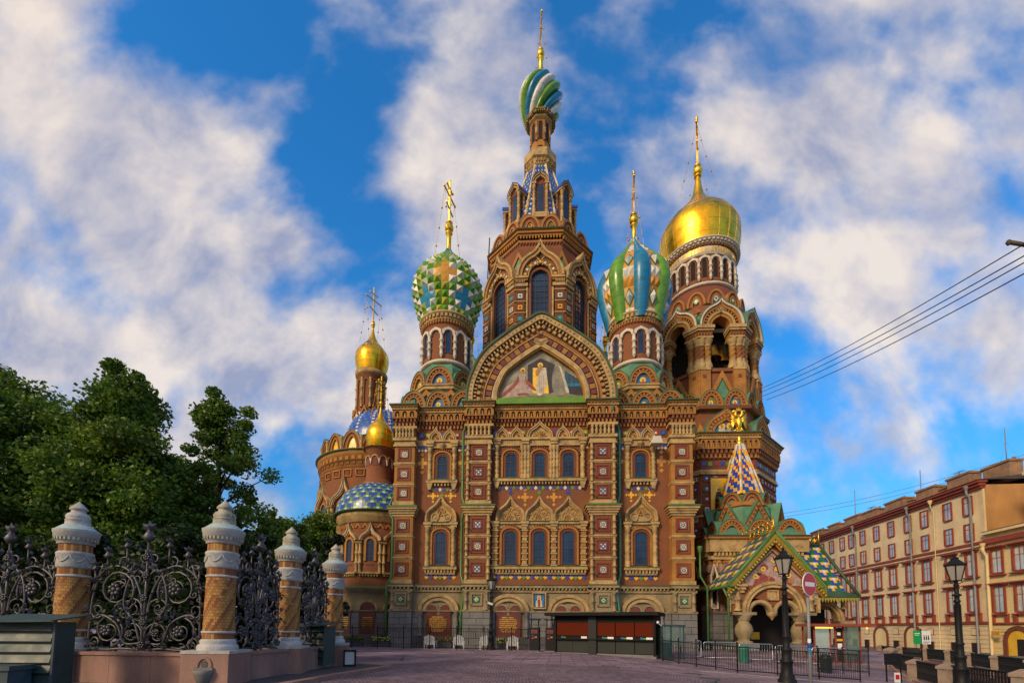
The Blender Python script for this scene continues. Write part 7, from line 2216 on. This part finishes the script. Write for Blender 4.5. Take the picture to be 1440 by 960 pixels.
lx, ly = gpoint(690, 912, 35.6); street_lamp((lx, ly, 0), 5.9, 'black street lamp close to the church wall left of the ticket kiosk')
# little cctv camera on the far lamp
t = thing('security_camera', 'white security camera fixed to the lamp by the church wall', 'camera', (lx, ly - .1, 3.55))
m = MB(); m.M = Matrix.Rotation(.35, 4, 'Y'); m.box(-.3, .12, -.1, .1, -.07, .07, T_WHITE); m.box(-.36, .14, -.12, .12, .07, .1, T_WHITE); m.build('housing', t)
m = MB(); m.tube([(.1, 0, 0), (.25, .08, -.1)], .03, BLACK, 6); m.build('bracket', t)
# no entry sign
SIGNR = mat('sign_red', (.48, .012, .018), .4, var=.06, bump=0); SIGNW = mat('sign_white', (.74, .74, .76), .45, var=.06, bump=0)
sx_, sy_ = gpoint(1138.5, 821, 12.6); p = atY(1138.5, 821, 12.6)
t = thing('road_sign', 'round red no entry sign with white bar on a grey pole', 'road sign', (sx_, sy_, gz(sx_, sy_)), .5)
H_ = p.z - gz(sx_, sy_)
m = MB(); m.tube([(0, .06, -.2), (0, .06, H_ + .3)], .042, GREYP, 10)
for z, mm in ((1.3, T_TEAL), (1.6, SIGNW), (1.45, T_BLUE)): m.lathe([(.046, z), (.046, z + .11)], mm, 10, (0, .06))
m.build('pole', t)
m = MB(); n = 40
ring = lambda r, y: [(r * math.cos(2 * PI * i / n), y, H_ + r * math.sin(2 * PI * i / n)) for i in range(n)]
m.add(ring(.335, 0) + ring(.335, .02), [tuple(range(n))] + [(i, (i + 1) % n, n + (i + 1) % n, n + i) for i in range(n)] + [tuple(range(2 * n - 1, n - 1, -1))], SIGNW)
m.add(ring(.316, -.004), [tuple(range(n))], SIGNR)
m.add([(-.235, -.008, H_ - .06), (.235, -.008, H_ - .06), (.235, -.008, H_ + .06), (-.235, -.008, H_ + .06)], [(0, 1, 2, 3)], SIGNW)
m.build('disc', t)

# ================================================================== canal railings
def baluster_railing(A, B, z, name, label, group, posts=None):
    """cast iron panel between two granite posts"""
    a, b = Vector((*A, z)), Vector((*B, z)); d = b - a; L_ = d.length; rz = math.atan2(d.y, d.x)
    t = MB()
    t.box(0, L_, -.04, .04, .98, 1.06, BLACK); t.box(0, L_, -.03, .03, .12, .17, BLACK); t.box(0, L_, -.02, .02, .80, .83, BLACK)
    n = max(3, int(L_ / .17))
    for i in range(n):
        x = (i + .5) * L_ / n
        t.box(x - .022, x + .022, -.022, .022, .17, .98, BLACK)
        if i % 2 == 0: t.diamond(x, .5, .055, -.03, .03, BLACK, .17)
        else: t.lathe([(.0, .84), (.05, .9), (.0, .97)], BLACK, 5, (x, 0))
    o = t.build('railing'); o.location = a; o.rotation_euler = (0, 0, rz)
    return tag(o, label, 'railing', group)
POSTG = mat('post_granite', (.27, .20, .155), .8, var=.25, scale=1.5, fine=30, bump=.2, dirt=(.12, .09, .07), dirt_amt=.6)
def granite_post(x, y, z, label, group, rz=.4):
    m = MB(); m.box(-.26, .26, -.26, .26, -.4, .92, POSTG); m.box(-.31, .31, -.31, .31, .922, 1.06, POSTG); m.lathe([(.4, 1.062), (.1, 1.2)], POSTG, 4, smooth=False, off=PI / 4, cap=True); m.box(-.34, .34, -.34, .34, -.4, .15, POSTG)
    o = m.build('granite_post'); o.location = (x, y, z); o.rotation_euler = (0, 0, rz); return tag(o, label, 'post', group)
near_p = [(14, ), (20.8, ), (27.2, ), (33.5, )]
ys = [12.5, 16.3, 20.6, 25.4, 30.6]
ctx = ['outside the right edge', 'at the right edge of the picture', 'just left of the canal side lamp', 'in the middle of the near canal railing', 'by the red framed booth']
npst = [(lerp_pts(NEAR, y), y) for y in ys]
for i, (x, y) in enumerate(npst):
    if i: granite_post(x, y, gz(x, y) + .02, 'pink granite post of the near canal railing, ' + ctx[i], 'granite posts of the near railing')
for i in range(4):
    a, b = Vector(npst[i]), Vector(npst[i + 1]); u = (b - a).normalized() * .34
    z = gz(*npst[i + 1])
    baluster_railing(tuple(a + u), tuple(b - u), (gz(*npst[i]) + gz(*npst[i + 1])) / 2 + .05, 'railing', ('black iron canal railing at the bottom right corner', 'black iron canal railing in front of the right hand lamp', 'black iron canal railing left of the right hand lamp', 'black iron canal railing nearest to the booth')[i], 'near canal railings')
ys = [22, 26.5, 31, 35.5, 40, 44.5, 49, 53.5]
fp = [(lerp_pts(FAR, y), y) for y in ys]
for i, (x, y) in enumerate(fp):
    granite_post(x, y, FARZ + .1, 'granite post of the railing on the far bank of the canal', 'granite posts of the far railing', .6)
    if i: 
        a, b = Vector(fp[i - 1]), Vector(fp[i]); u = (b - a).normalized() * .34
        baluster_railing(tuple(a + u), tuple(b - u), FARZ + .15, 'railing', 'black iron railing on the far bank of the canal below the houses', 'far canal railings')

# ================================================================== black steel fences on the square
def bar_fence(A, B, za, zb, h, posts, label, group, ph=None, pitch=.13):
    """posts, two rails and thin bars; sections between posts"""
    t = thing('steel_fence', label, 'fence', (A[0], A[1], za), 0, group)
    a, b = Vector((0, 0, 0)), Vector((B[0] - A[0], B[1] - A[1], zb - za))
    ph = ph or h + .12
    for i in range(posts + 1):
        p = a.lerp(b, i / posts); m = MB(); m.bar(p - Vector((0, 0, .1)), p + Vector((0, 0, ph)), .06, BLACK); m.ball(p + Vector((0, 0, ph + .02)), .045, BLACK, 6); m.build('post', t)
        if i:
            q = a.lerp(b, (i - 1) / posts); m = MB()
            for z in (.12, h): m.bar(q + Vector((0, 0, z)), p + Vector((0, 0, z)), .035, BLACK)
            n = max(2, int((p - q).length / pitch))
            for k in range(1, n): w = q.lerp(p, k / n); m.bar(w + Vector((0, 0, .12)), w + Vector((0, 0, h)), .018, BLACK)
            m.build('bars', t)
    return t
bar_fence((-16.5, 37.0), (2.55, 34.4), 0, 0, 1.62, 9, 'long thin black bar fence along the foot of the church left of the kiosk', 'black bar fences')
F1 = gpoint(932, 928, 28.6); F2 = gpoint(1037, 941, 23.4); F3 = gpoint(1152, 953, 22.6); F4 = gpoint(1210, 960, 22.2)
bar_fence(F1, F2, gz(*F1), gz(*F2), 1.3, 4, 'black bar fence right of the kiosk with round topped posts', 'black bar fences', 1.5)
bar_fence(F2, F3, gz(*F2), gz(*F3), 1.3, 2, 'black bar fence in front of the porch steps, behind the lone lamp', 'black bar fences', 1.45)
bar_fence(F3, F4, gz(*F3), gz(*F4), 1.3, 1, 'short black bar fence between no entry sign and canal railing', 'black bar fences', 1.45, .09)
G1, G2 = gpoint(1150, 940, 27), gpoint(1222, 940, 26)
bar_fence(G1, G2, -.6, -.7, 1.3, 2, 'dense black fence under the red framed booth', 'black bar fences', 1.4, .06)
SILVER = mat('galvanised_tube', (.45, .50, .58), .35, metal=.8, var=.15)
for i in range(6):                                       # silver crowd barriers behind the black fence
    x0 = 8.8 + i * 2.25; y0 = 31.2 - i * .25
    m = MB()
    m.tube([(0, 0, .15), (0, 0, 1.1), (.08, 0, 1.18), (2.0, 0, 1.18), (2.08, 0, 1.1), (2.08, 0, .15), (0, 0, .15)], .025, SILVER, 6)
    for k in range(1, 13): m.tube([(k * .16, 0, .15), (k * .16, 0, 1.16)], .01, SILVER, 4)
    for x in (.3, 1.8): m.tube([(x, -.3, .02), (x, 0, .12), (x, .3, .02)], .02, SILVER, 5)
    o = m.build('crowd_barrier'); o.location = (x0, y0, gz(x0, y0)); o.rotation_euler = (0, 0, -.11)
    tag(o, 'silver tube crowd barrier behind the black fence in front of the porch', 'barrier', 'silver crowd barriers')

# ================================================================== ticket kiosk and machines
KDARK = mat('kiosk_black', (.008, .008, .009), .6, var=.15, scale=1, bump=.03, spec=.15)
KPAN = mat('kiosk_grey_panel', (.035, .038, .036), .6, var=.12, scale=.8, bump=.02, spec=.15)
KRED = mat('red_brown_blind', (.10, .012, .002), .7, var=.08, scale=1.0, bump=.02, spec=.1)
KA, KB = gpoint(779, 918, 33.0), gpoint(922, 927, 29.6)
kd = Vector((KB[0] - KA[0], KB[1] - KA[1], 0)); KL = kd.length; krz = math.atan2(kd.y, kd.x)
k = thing('ticket_kiosk', 'long black ticket kiosk with four red brown window blinds under a flat roof', 'kiosk', (*KA, gz(*KA) - .14), krz)
m = MB(); m.box(0, KL, .25, 2.0, .0, 2.75, KDARK); m.box(-.02, KL + .02, .1, 2.0, -.25, .16, GRANITE)
for x in (0, KL * .385, KL * .425, KL - .14): m.box(x, x + .14, .05, .3, .1, 2.75, KDARK)
m.box(KL * .36, KL * .44, .02, .28, .12, 2.7, mat('kiosk_pillar', (.032, .032, .034), .6, var=.1, spec=.15))
m.box(0, KL, .12, .3, 1.16, 1.3, KDARK); m.box(.1, KL - .1, -.06, .3, 1.08, 1.16, KDARK)
m.box(0, KL, .14, .3, 2.28, 2.62, KDARK)
m.build('body', k)
m = MB(); m.box(-.55, KL + .25, -.5, 2.2, 2.75, 2.98, KDARK); m.build('roof', k)
cells = [(.16, KL * .36 - .04)] + [(KL * .44 + .05 + i * (KL * .56 - .1) / 3, KL * .44 + .05 + (i + 1) * (KL * .56 - .1) / 3 - .06) for i in range(3)]
for a, b in cells:
    m = MB(); m.box(a, b, .16, .25, 1.36, 2.3, KRED); m.build('window_blind', k)
    m = MB(); m.box(a, b, .18, .25, .2, 1.06, KPAN); m.box((a + b) / 2 - .008, (a + b) / 2 + .008, .17, .19, .2, 1.06, KDARK) if b - a > 2 else None; m.build('lower_panel', k)
    m = MB(); m.box(b - .5, b - .08, .1, .13, 1.17, 1.31, SIGNW); m.build('price_card', k)
    m = MB(); m.box(a + .35, a + .52, .1, .13, 1.18, 1.3, T_TEAL); m.box(a + .53, a + .7, .1, .13, 1.18, 1.27, T_GREEN); m.build('payment_sticker', k)
m = MB(); m.ball((KL + .15, .1, 2.3), .1, SIGNW, 8); m.bar((KL, .2, 2.4), (KL + .4, .05, 2.05), .06, SILVER); m.build('floodlight', k)
def machine(px, lab):
    x, y = gpoint(px, 917, 34.0)
    t = thing('ticket_machine', lab, 'machine', (x, y, 0), krz * .5, 'ticket machines')
    m = MB(); m.box(-.34, .34, -.25, .25, 0, 1.75, BLACK); m.box(-.38, .38, -.28, .28, -.02, .06, GRANITE); m.build('body', t)
    m = MB()
    for x in (-.3, .24): m.box(x, x + .06, -.05, .05, 1.75, 2.3, BLACK)
    m.box(-.42, .42, -.4, .25, 2.3, 2.38, BLACK); m.build('hood', t)
    m = MB(); m.box(-.24, .24, -.262, -.25, 1.3, 1.6, MAROON); m.box(-.2, .0, -.27, -.262, 1.12, 1.2, T_BLUE); m.box(.03, .2, -.27, -.262, 1.0, 1.1, T_OCH); m.box(-.2, -.02, -.27, -.262, .92, 1.04, T_RED); m.build('keypad', t)
machine(752, 'black ticket machine further from the kiosk, the left one of two')
machine(774, 'black ticket machine touching the end of the ticket kiosk')
# glass cabin beside the kiosk
x, y = gpoint(931, 928, 29.6)
t = thing('glass_cabin', 'small dark teal glass cabin at the right end of the ticket kiosk', 'cabin', (x, y, gz(x, y)), -.1)
TEALF = mat('cabin_teal', (.012, .04, .05), .4, var=.2)
m = MB()
for xx in (0, .55, 1.35): m.box(xx, xx + .07, 0, .07, 0, 2.15, TEALF)
m.box(-.05, 1.5, -.05, .9, 2.15, 2.25, TEALF); m.box(0, .62, .03, .06, .1, 1.1, TEALF); m.box(0, .07, .8, .87, 0, 2.15, TEALF); m.box(1.35, 1.42, .8, .87, 0, 2.15, TEALF)
m.build('frame', t)
CG = mat('cabin_glass', (.35, .5, .48), .05, var=.05, bump=0); CG.node_tree.nodes['Principled BSDF'].inputs['Transmission Weight'].default_value = .85
m = MB(); m.box(.07, .55, .03, .045, 1.1, 2.1, CG); m.build('pane', t)
m = MB(); m.box(.62, 1.35, .03, .045, .9, 2.1, CG); m.build('pane', t)
m = MB(); m.box(.03, .045, .07, .8, .1, 2.1, CG); m.build('pane', t)
# white slatted chairs and flower boxes behind the left fence
for i, (px, d) in enumerate(((605, 37.0), (645, 36.6), (682.5, 36.4), (720.5, 36.0))):
    x, y = gpoint(px, 912, d)
    t = thing('garden_chair', ('white slatted garden chair furthest left behind the black fence', 'white slatted garden chair second from the left, below the green downpipe', 'white slatted garden chair beside the dark lamp post foot', 'white slatted garden chair nearest to the ticket machines')[i], 'chair', (x, y, 0), (-.1, .05, 0, .08)[i], 'white garden chairs')
    m = MB(); rn = random.Random(i)
    for kx in range(6):                                   # tall fan back with slats, seen from behind
        xx = -.33 + kx * .132; hh = 1.12 - .10 * abs(kx - 2.5) ** 1.3 * .5
        m.add([(xx - .055, -.25, .3), (xx + .055, -.25, .3), (xx * 1.12 + .055, -.42, hh), (xx * 1.12 - .055, -.42, hh), (xx - .055, -.22, .3), (xx + .055, -.22, .3), (xx * 1.12 + .055, -.39, hh), (xx * 1.12 - .055, -.39, hh)], [(0, 1, 2, 3), (4, 7, 6, 5), (0, 4, 5, 1), (2, 6, 7, 3), (0, 3, 7, 4), (1, 5, 6, 2)], SIGNW)
    for z, y_ in ((.45, -.28), (.85, -.34)): m.box(-.4, .4, y_ + .03, y_ + .06, z, z + .08, SIGNW)
    m.build('backrest', t)
    m = MB()
    for kk in range(5): m.box(-.34, .34, -.2 + kk * .13, -.09 + kk * .13, .36 + kk * .02, .385 + kk * .02, SIGNW)
    m.build('seat', t)
    for s_ in (-1, 1):
        m = MB(); m.box(s_ * .42 - .07, s_ * .42 + .07, -.35, .5, .58, .61, SIGNW); m.build('armrest', t)
        for yy in (-.28, .42): m = MB(); m.box(s_ * .4 - .035, s_ * .4 + .035, yy - .05, yy + .05, 0, .58, SIGNW); m.build('leg', t)
FLW = mat('yellow_white_flowers', (.62, .58, .16), .7, var=.2); FLR = mat('red_flowers', (.45, .08, .05), .7, var=.2)
for i, (px, d, mm, lab) in enumerate(((498, 39.2, FLR, 'dark planter with a few red flowers furthest left along the church'), (535, 38.6, FLW, 'planter heaped with pale yellow flowers by the left downpipe'), (622, 38.0, FLR, 'dark planter with a few red flowers between white chairs'), (712, 36.8, FLW, 'planter with pale flowers half hidden by the right hand white chair'))):
    x, y = gpoint(px, 910, d)
    t = thing('flower_planter', lab, 'planter', (x, y, 0), 0, 'flower planters'); rn = random.Random(i)
    m = MB(); m.box(-.75, .75, -.25, .25, 0, .38, GRANDARK); m.box(-.8, .8, -.3, .3, .38, .44, GRANDARK); m.build('trough', t)
    m = MB()
    for q in range(70):
        a, b, c = rn.uniform(-.75, .75), rn.uniform(-.28, .28), rn.uniform(.45, .75)
        m.add([(a - .1, b, c), (a, b - .05, c + .12), (a + .1, b, c), (a, b + .06, c - .05)], [(0, 1, 2, 3)], LEAF[q % 3])
    m.build('foliage', t)
    m = MB()
    for q in range(60 if mm is FLW else 22): m.ball((rn.uniform(-.75, .75), rn.uniform(-.3, .25), rn.uniform(.5, .82)), rn.uniform(.035, .065), mm, 5)
    m.build('blossoms', t)
# litter bins
for px, d, mm, lab in ((1046, 30.0, PIPET, 'green cylindrical litter bin behind the fence before the porch'), (1161, 27.6, TEALF, 'dark square litter bin hanging on the fence under the booth')):
    x, y = gpoint(px, 920, d)
    t = thing('litter_bin', lab, 'bin', (x, y, gz(x, y)))
    m = MB(); m.lathe([(.27, 0), (.3, .05), (.32, .85), (.34, .88), (.34, .95), (.2, 1.0)], mm, 16, cap=True); m.build('body', t)
    m = MB(); m.lathe([(.28, .99), (.3, 1.05), (.1, 1.14), (.02, 1.15)], mm, 16); m.build('lid', t)
# red framed booth by the porch
x, y = gpoint(1145, 905, 31.5)
t = thing('glass_booth', 'red framed glass booth with a flat overhanging roof beside the porch', 'booth', (x, y, -.45), -.12)
m = MB()
for xx in (0, 1.0, 1.35, 1.85, 2.9): m.box(xx, xx + .09, 0, .09, 0, 2.5, MARO)
for xx in (0, 2.9): m.box(xx, xx + .09, 1.5, 1.59, 0, 2.5, MARO)
m.box(0, 3.0, 0, 1.6, 0, .12, MARO); m.box(1.4, 1.86, .02, .06, .1, 2.4, DARK)
m.build('frame', t)
m = MB(); m.box(-.3, 3.7, -.5, 1.9, 2.5, 2.68, MARO); m.build('roof', t)
for a, b in ((.09, 1.0), (1.94, 2.9)):
    m = MB(); m.box(a, b, .03, .05, .1, 2.5, SKYG if a < 1 else CG); m.build('pane', t)
for q in ((1.45, 1.82, -.0, .015, 1.5, 1.66, T_YEL), (1.5, 1.78, -.0, .015, .95, 1.35, SIGNW), (1.5, 1.7, 0, .015, 1.9, 2.1, SIGNW)): m = MB(); m.box(*q); m.build('notice', t)
LIT = mat('lit_lamp', (.9, .5, .08), .5, var=0, bump=0, emit=((1.0, .55, .06), 1.2))
m = MB(); m.box(-.1, 1.0, -.42, -.36, 2.36, 2.46, LIT); m.build('lamp_strip', t)
m = MB(); m.ball((3.2, -.3, 2.4), .08, LIT, 6); m.build('lamp', t)
# signs on the canal bank
x, y = gpoint(1297, 915, 36); p1 = atY(1292, 887, 36)
t = thing('notice_sign', 'green and white notice boards on a black post by the canal', 'sign', (x, y, FARZ))
m = MB(); m.tube([(0, .05, -.3), (0, .05, p1.z - FARZ + .2)], .05, BLACK, 8); m.build('post', t)
zz_ = p1.z - FARZ
m = MB(); m.box(-.62, -.05, 0, .04, zz_ - 1.0, zz_ + .05, mat('notice_green', (.0, .30, .07), .5, var=.05)); m.box(-.55, -.12, -.006, 0, zz_ - .2, zz_ - .14, SIGNW); m.box(-.55, -.2, -.006, 0, zz_ - .32, zz_ - .28, SIGNW); m.build('green_board', t)
m = MB(); m.box(.02, .72, 0, .04, zz_ - 1.0, zz_ + .05, SIGNW)
for k_ in range(3): 
    xx = .2 + k_ * .17; m.box(xx - .05, xx + .05, -.006, 0, zz_ - .68, zz_ - .4, BLACK); m.lathe([(.01, zz_ - .38), (.045, zz_ - .34), (.01, zz_ - .29)], BLACK, 6, (xx, 0))
m.box(.1, .64, -.006, 0, zz_ - .86, zz_ - .8, GREYP); m.box(.1, .5, -.006, 0, zz_ - .95, zz_ - .91, GREYP)
m.build('white_board', t)
x, y = gpoint(1256, 918, 24)
t = thing('notice_sign', 'black board on legs with a small white notice behind the canal railing', 'sign', (x, y, gz(x, y)))
m = MB(); m.box(-.45, .45, 0, .05, .9, 1.5, BLACK); m.build('board', t)
for s_ in (-.4, .35): m = MB(); m.box(s_, s_ + .05, 0, .05, -.2, .9, BLACK); m.build('leg', t)
m = MB(); m.box(.0, .3, -.02, 0, -.05, .5, SIGNW); m.box(.05, .25, -.026, -.02, .15, .4, SIGNR); m.build('notice', t)

# ================================================================== overhead wires
def wire(pts, r, lab, m_=BLACK, group='overhead wires'):
    mb = MB(); mb.tube(pts, r, m_, 4); o = mb.build('overhead_wire'); return tag(o, lab, 'wire', group)
E1 = Vector(BT) if False else None
def chp(u, v, z): return CH0 + CU * u + CV * v + Vector((0, 0, z))
ends = [(atY(1424, 341, 16.0)), atY(1440, 347, 15.0), atY(1440, 357, 15.5), atY(1440, 372, 15.0)]
for i, (py, e) in enumerate(zip((548, 552, 557, 562), ends)):
    s0 = atY((1066, 1068, 1072, 1078)[i], py, 46.0)
    far = s0 + (e - s0) * 1.25
    pts = [s0.lerp(far, t / 20) - Vector((0, 0, .55 * math.sin(PI * t / 20))) for t in range(21)]
    wire(pts, .024, ('topmost of the four black wires strung from the bell tower', 'second from the top of the four black wires strung from the bell tower', 'third from the top of the four black wires strung from the bell tower', 'lowest of the four black wires strung from the bell tower')[i])
b0 = atY(1416, 340, 16.0); b1 = atY(1475, 350, 15.8)
t = thing('wire_bracket', 'dark steel arm holding the wires at the right edge of the sky', 'bracket', b0)
m = MB(); m.tube([(0, 0, 0), tuple(b1 - b0)], .07, FRAME, 8); m.build('arm', t)
m = MB(); m.lathe([(.05, -.12), (.09, -.02), (.05, .06)], FRAME, 8, (.06, 0)); m.build('insulator', t)
for i, (a, b) in enumerate((((1098, 722), (1470, 630)), ((1098, 727), (1470, 638)))):
    s0, e0 = atY(*a, 46.5), atY(*b, 30)
    wire([s0.lerp(e0, t / 12) - Vector((0, 0, .5 * math.sin(PI * t / 12))) for t in range(13)], .018, ('upper of the two thin grey wires low over the canal', 'lower of the two thin grey wires low over the canal')[i], GREYP)

# ================================================================== birds, covers
def pigeon(x, y, rz, lab):
    t = thing('pigeon', lab, 'bird', (x, y, gz(x, y)), rz, 'pigeons on the square')
    PG = MATS.get('pigeon_grey') or mat('pigeon_grey', (.05, .05, .06), .6, var=.2)
    m = MB()
    m.tube([(-.19, 0, .10), (-.12, 0, .12), (-.03, 0, .135), (.06, 0, .15), (.10, 0, .19), (.115, 0, .225), (.14, 0, .235), (.165, 0, .23)], [.012, .035, .058, .055, .036, .027, .026, .008], PG, 8)
    for s_ in (-1, 1):
        m.tube([(.05, s_ * .045, .16), (-.06, s_ * .06, .14), (-.17, s_ * .03, .11)], [.02, .03, .006], PG, 6); m.tube([(.0, s_ * .025, .09), (.01, s_ * .025, .0), (.04, s_ * .025, .003)], .006, MARO, 4)
    m.build('body', t)
x, y = gpoint(565, 931, 22.0); pigeon(x, y, 1.2, 'dark pigeon on the paving right of the kerb corner')
x, y = gpoint(1004, 960, 14.8); pigeon(x, y, .3, 'dark pigeon at the bottom edge of the picture')
for px, py, lab in ((972, 947, 'upper oval iron manhole cover on the paving'), (996, 954, 'lower iron manhole cover near the pigeon')):
    r_ = ray(px, py); d = 1.5
    for _ in range(20):
        tt = (gz(r_.x * d, r_.y * d) - EYE) / r_.z; d = tt
    x, y = r_.x * d, r_.y * d
    m = MB(); m.lathe([(.42, .006), (.42, .02), (.38, .024), (.36, .018), (.0, .018)], MARO if False else GRANDARK, 24); o = m.build('manhole_cover'); o.location = (x, y, gz(x, y)); tag(o, lab, 'manhole cover', 'manhole covers')
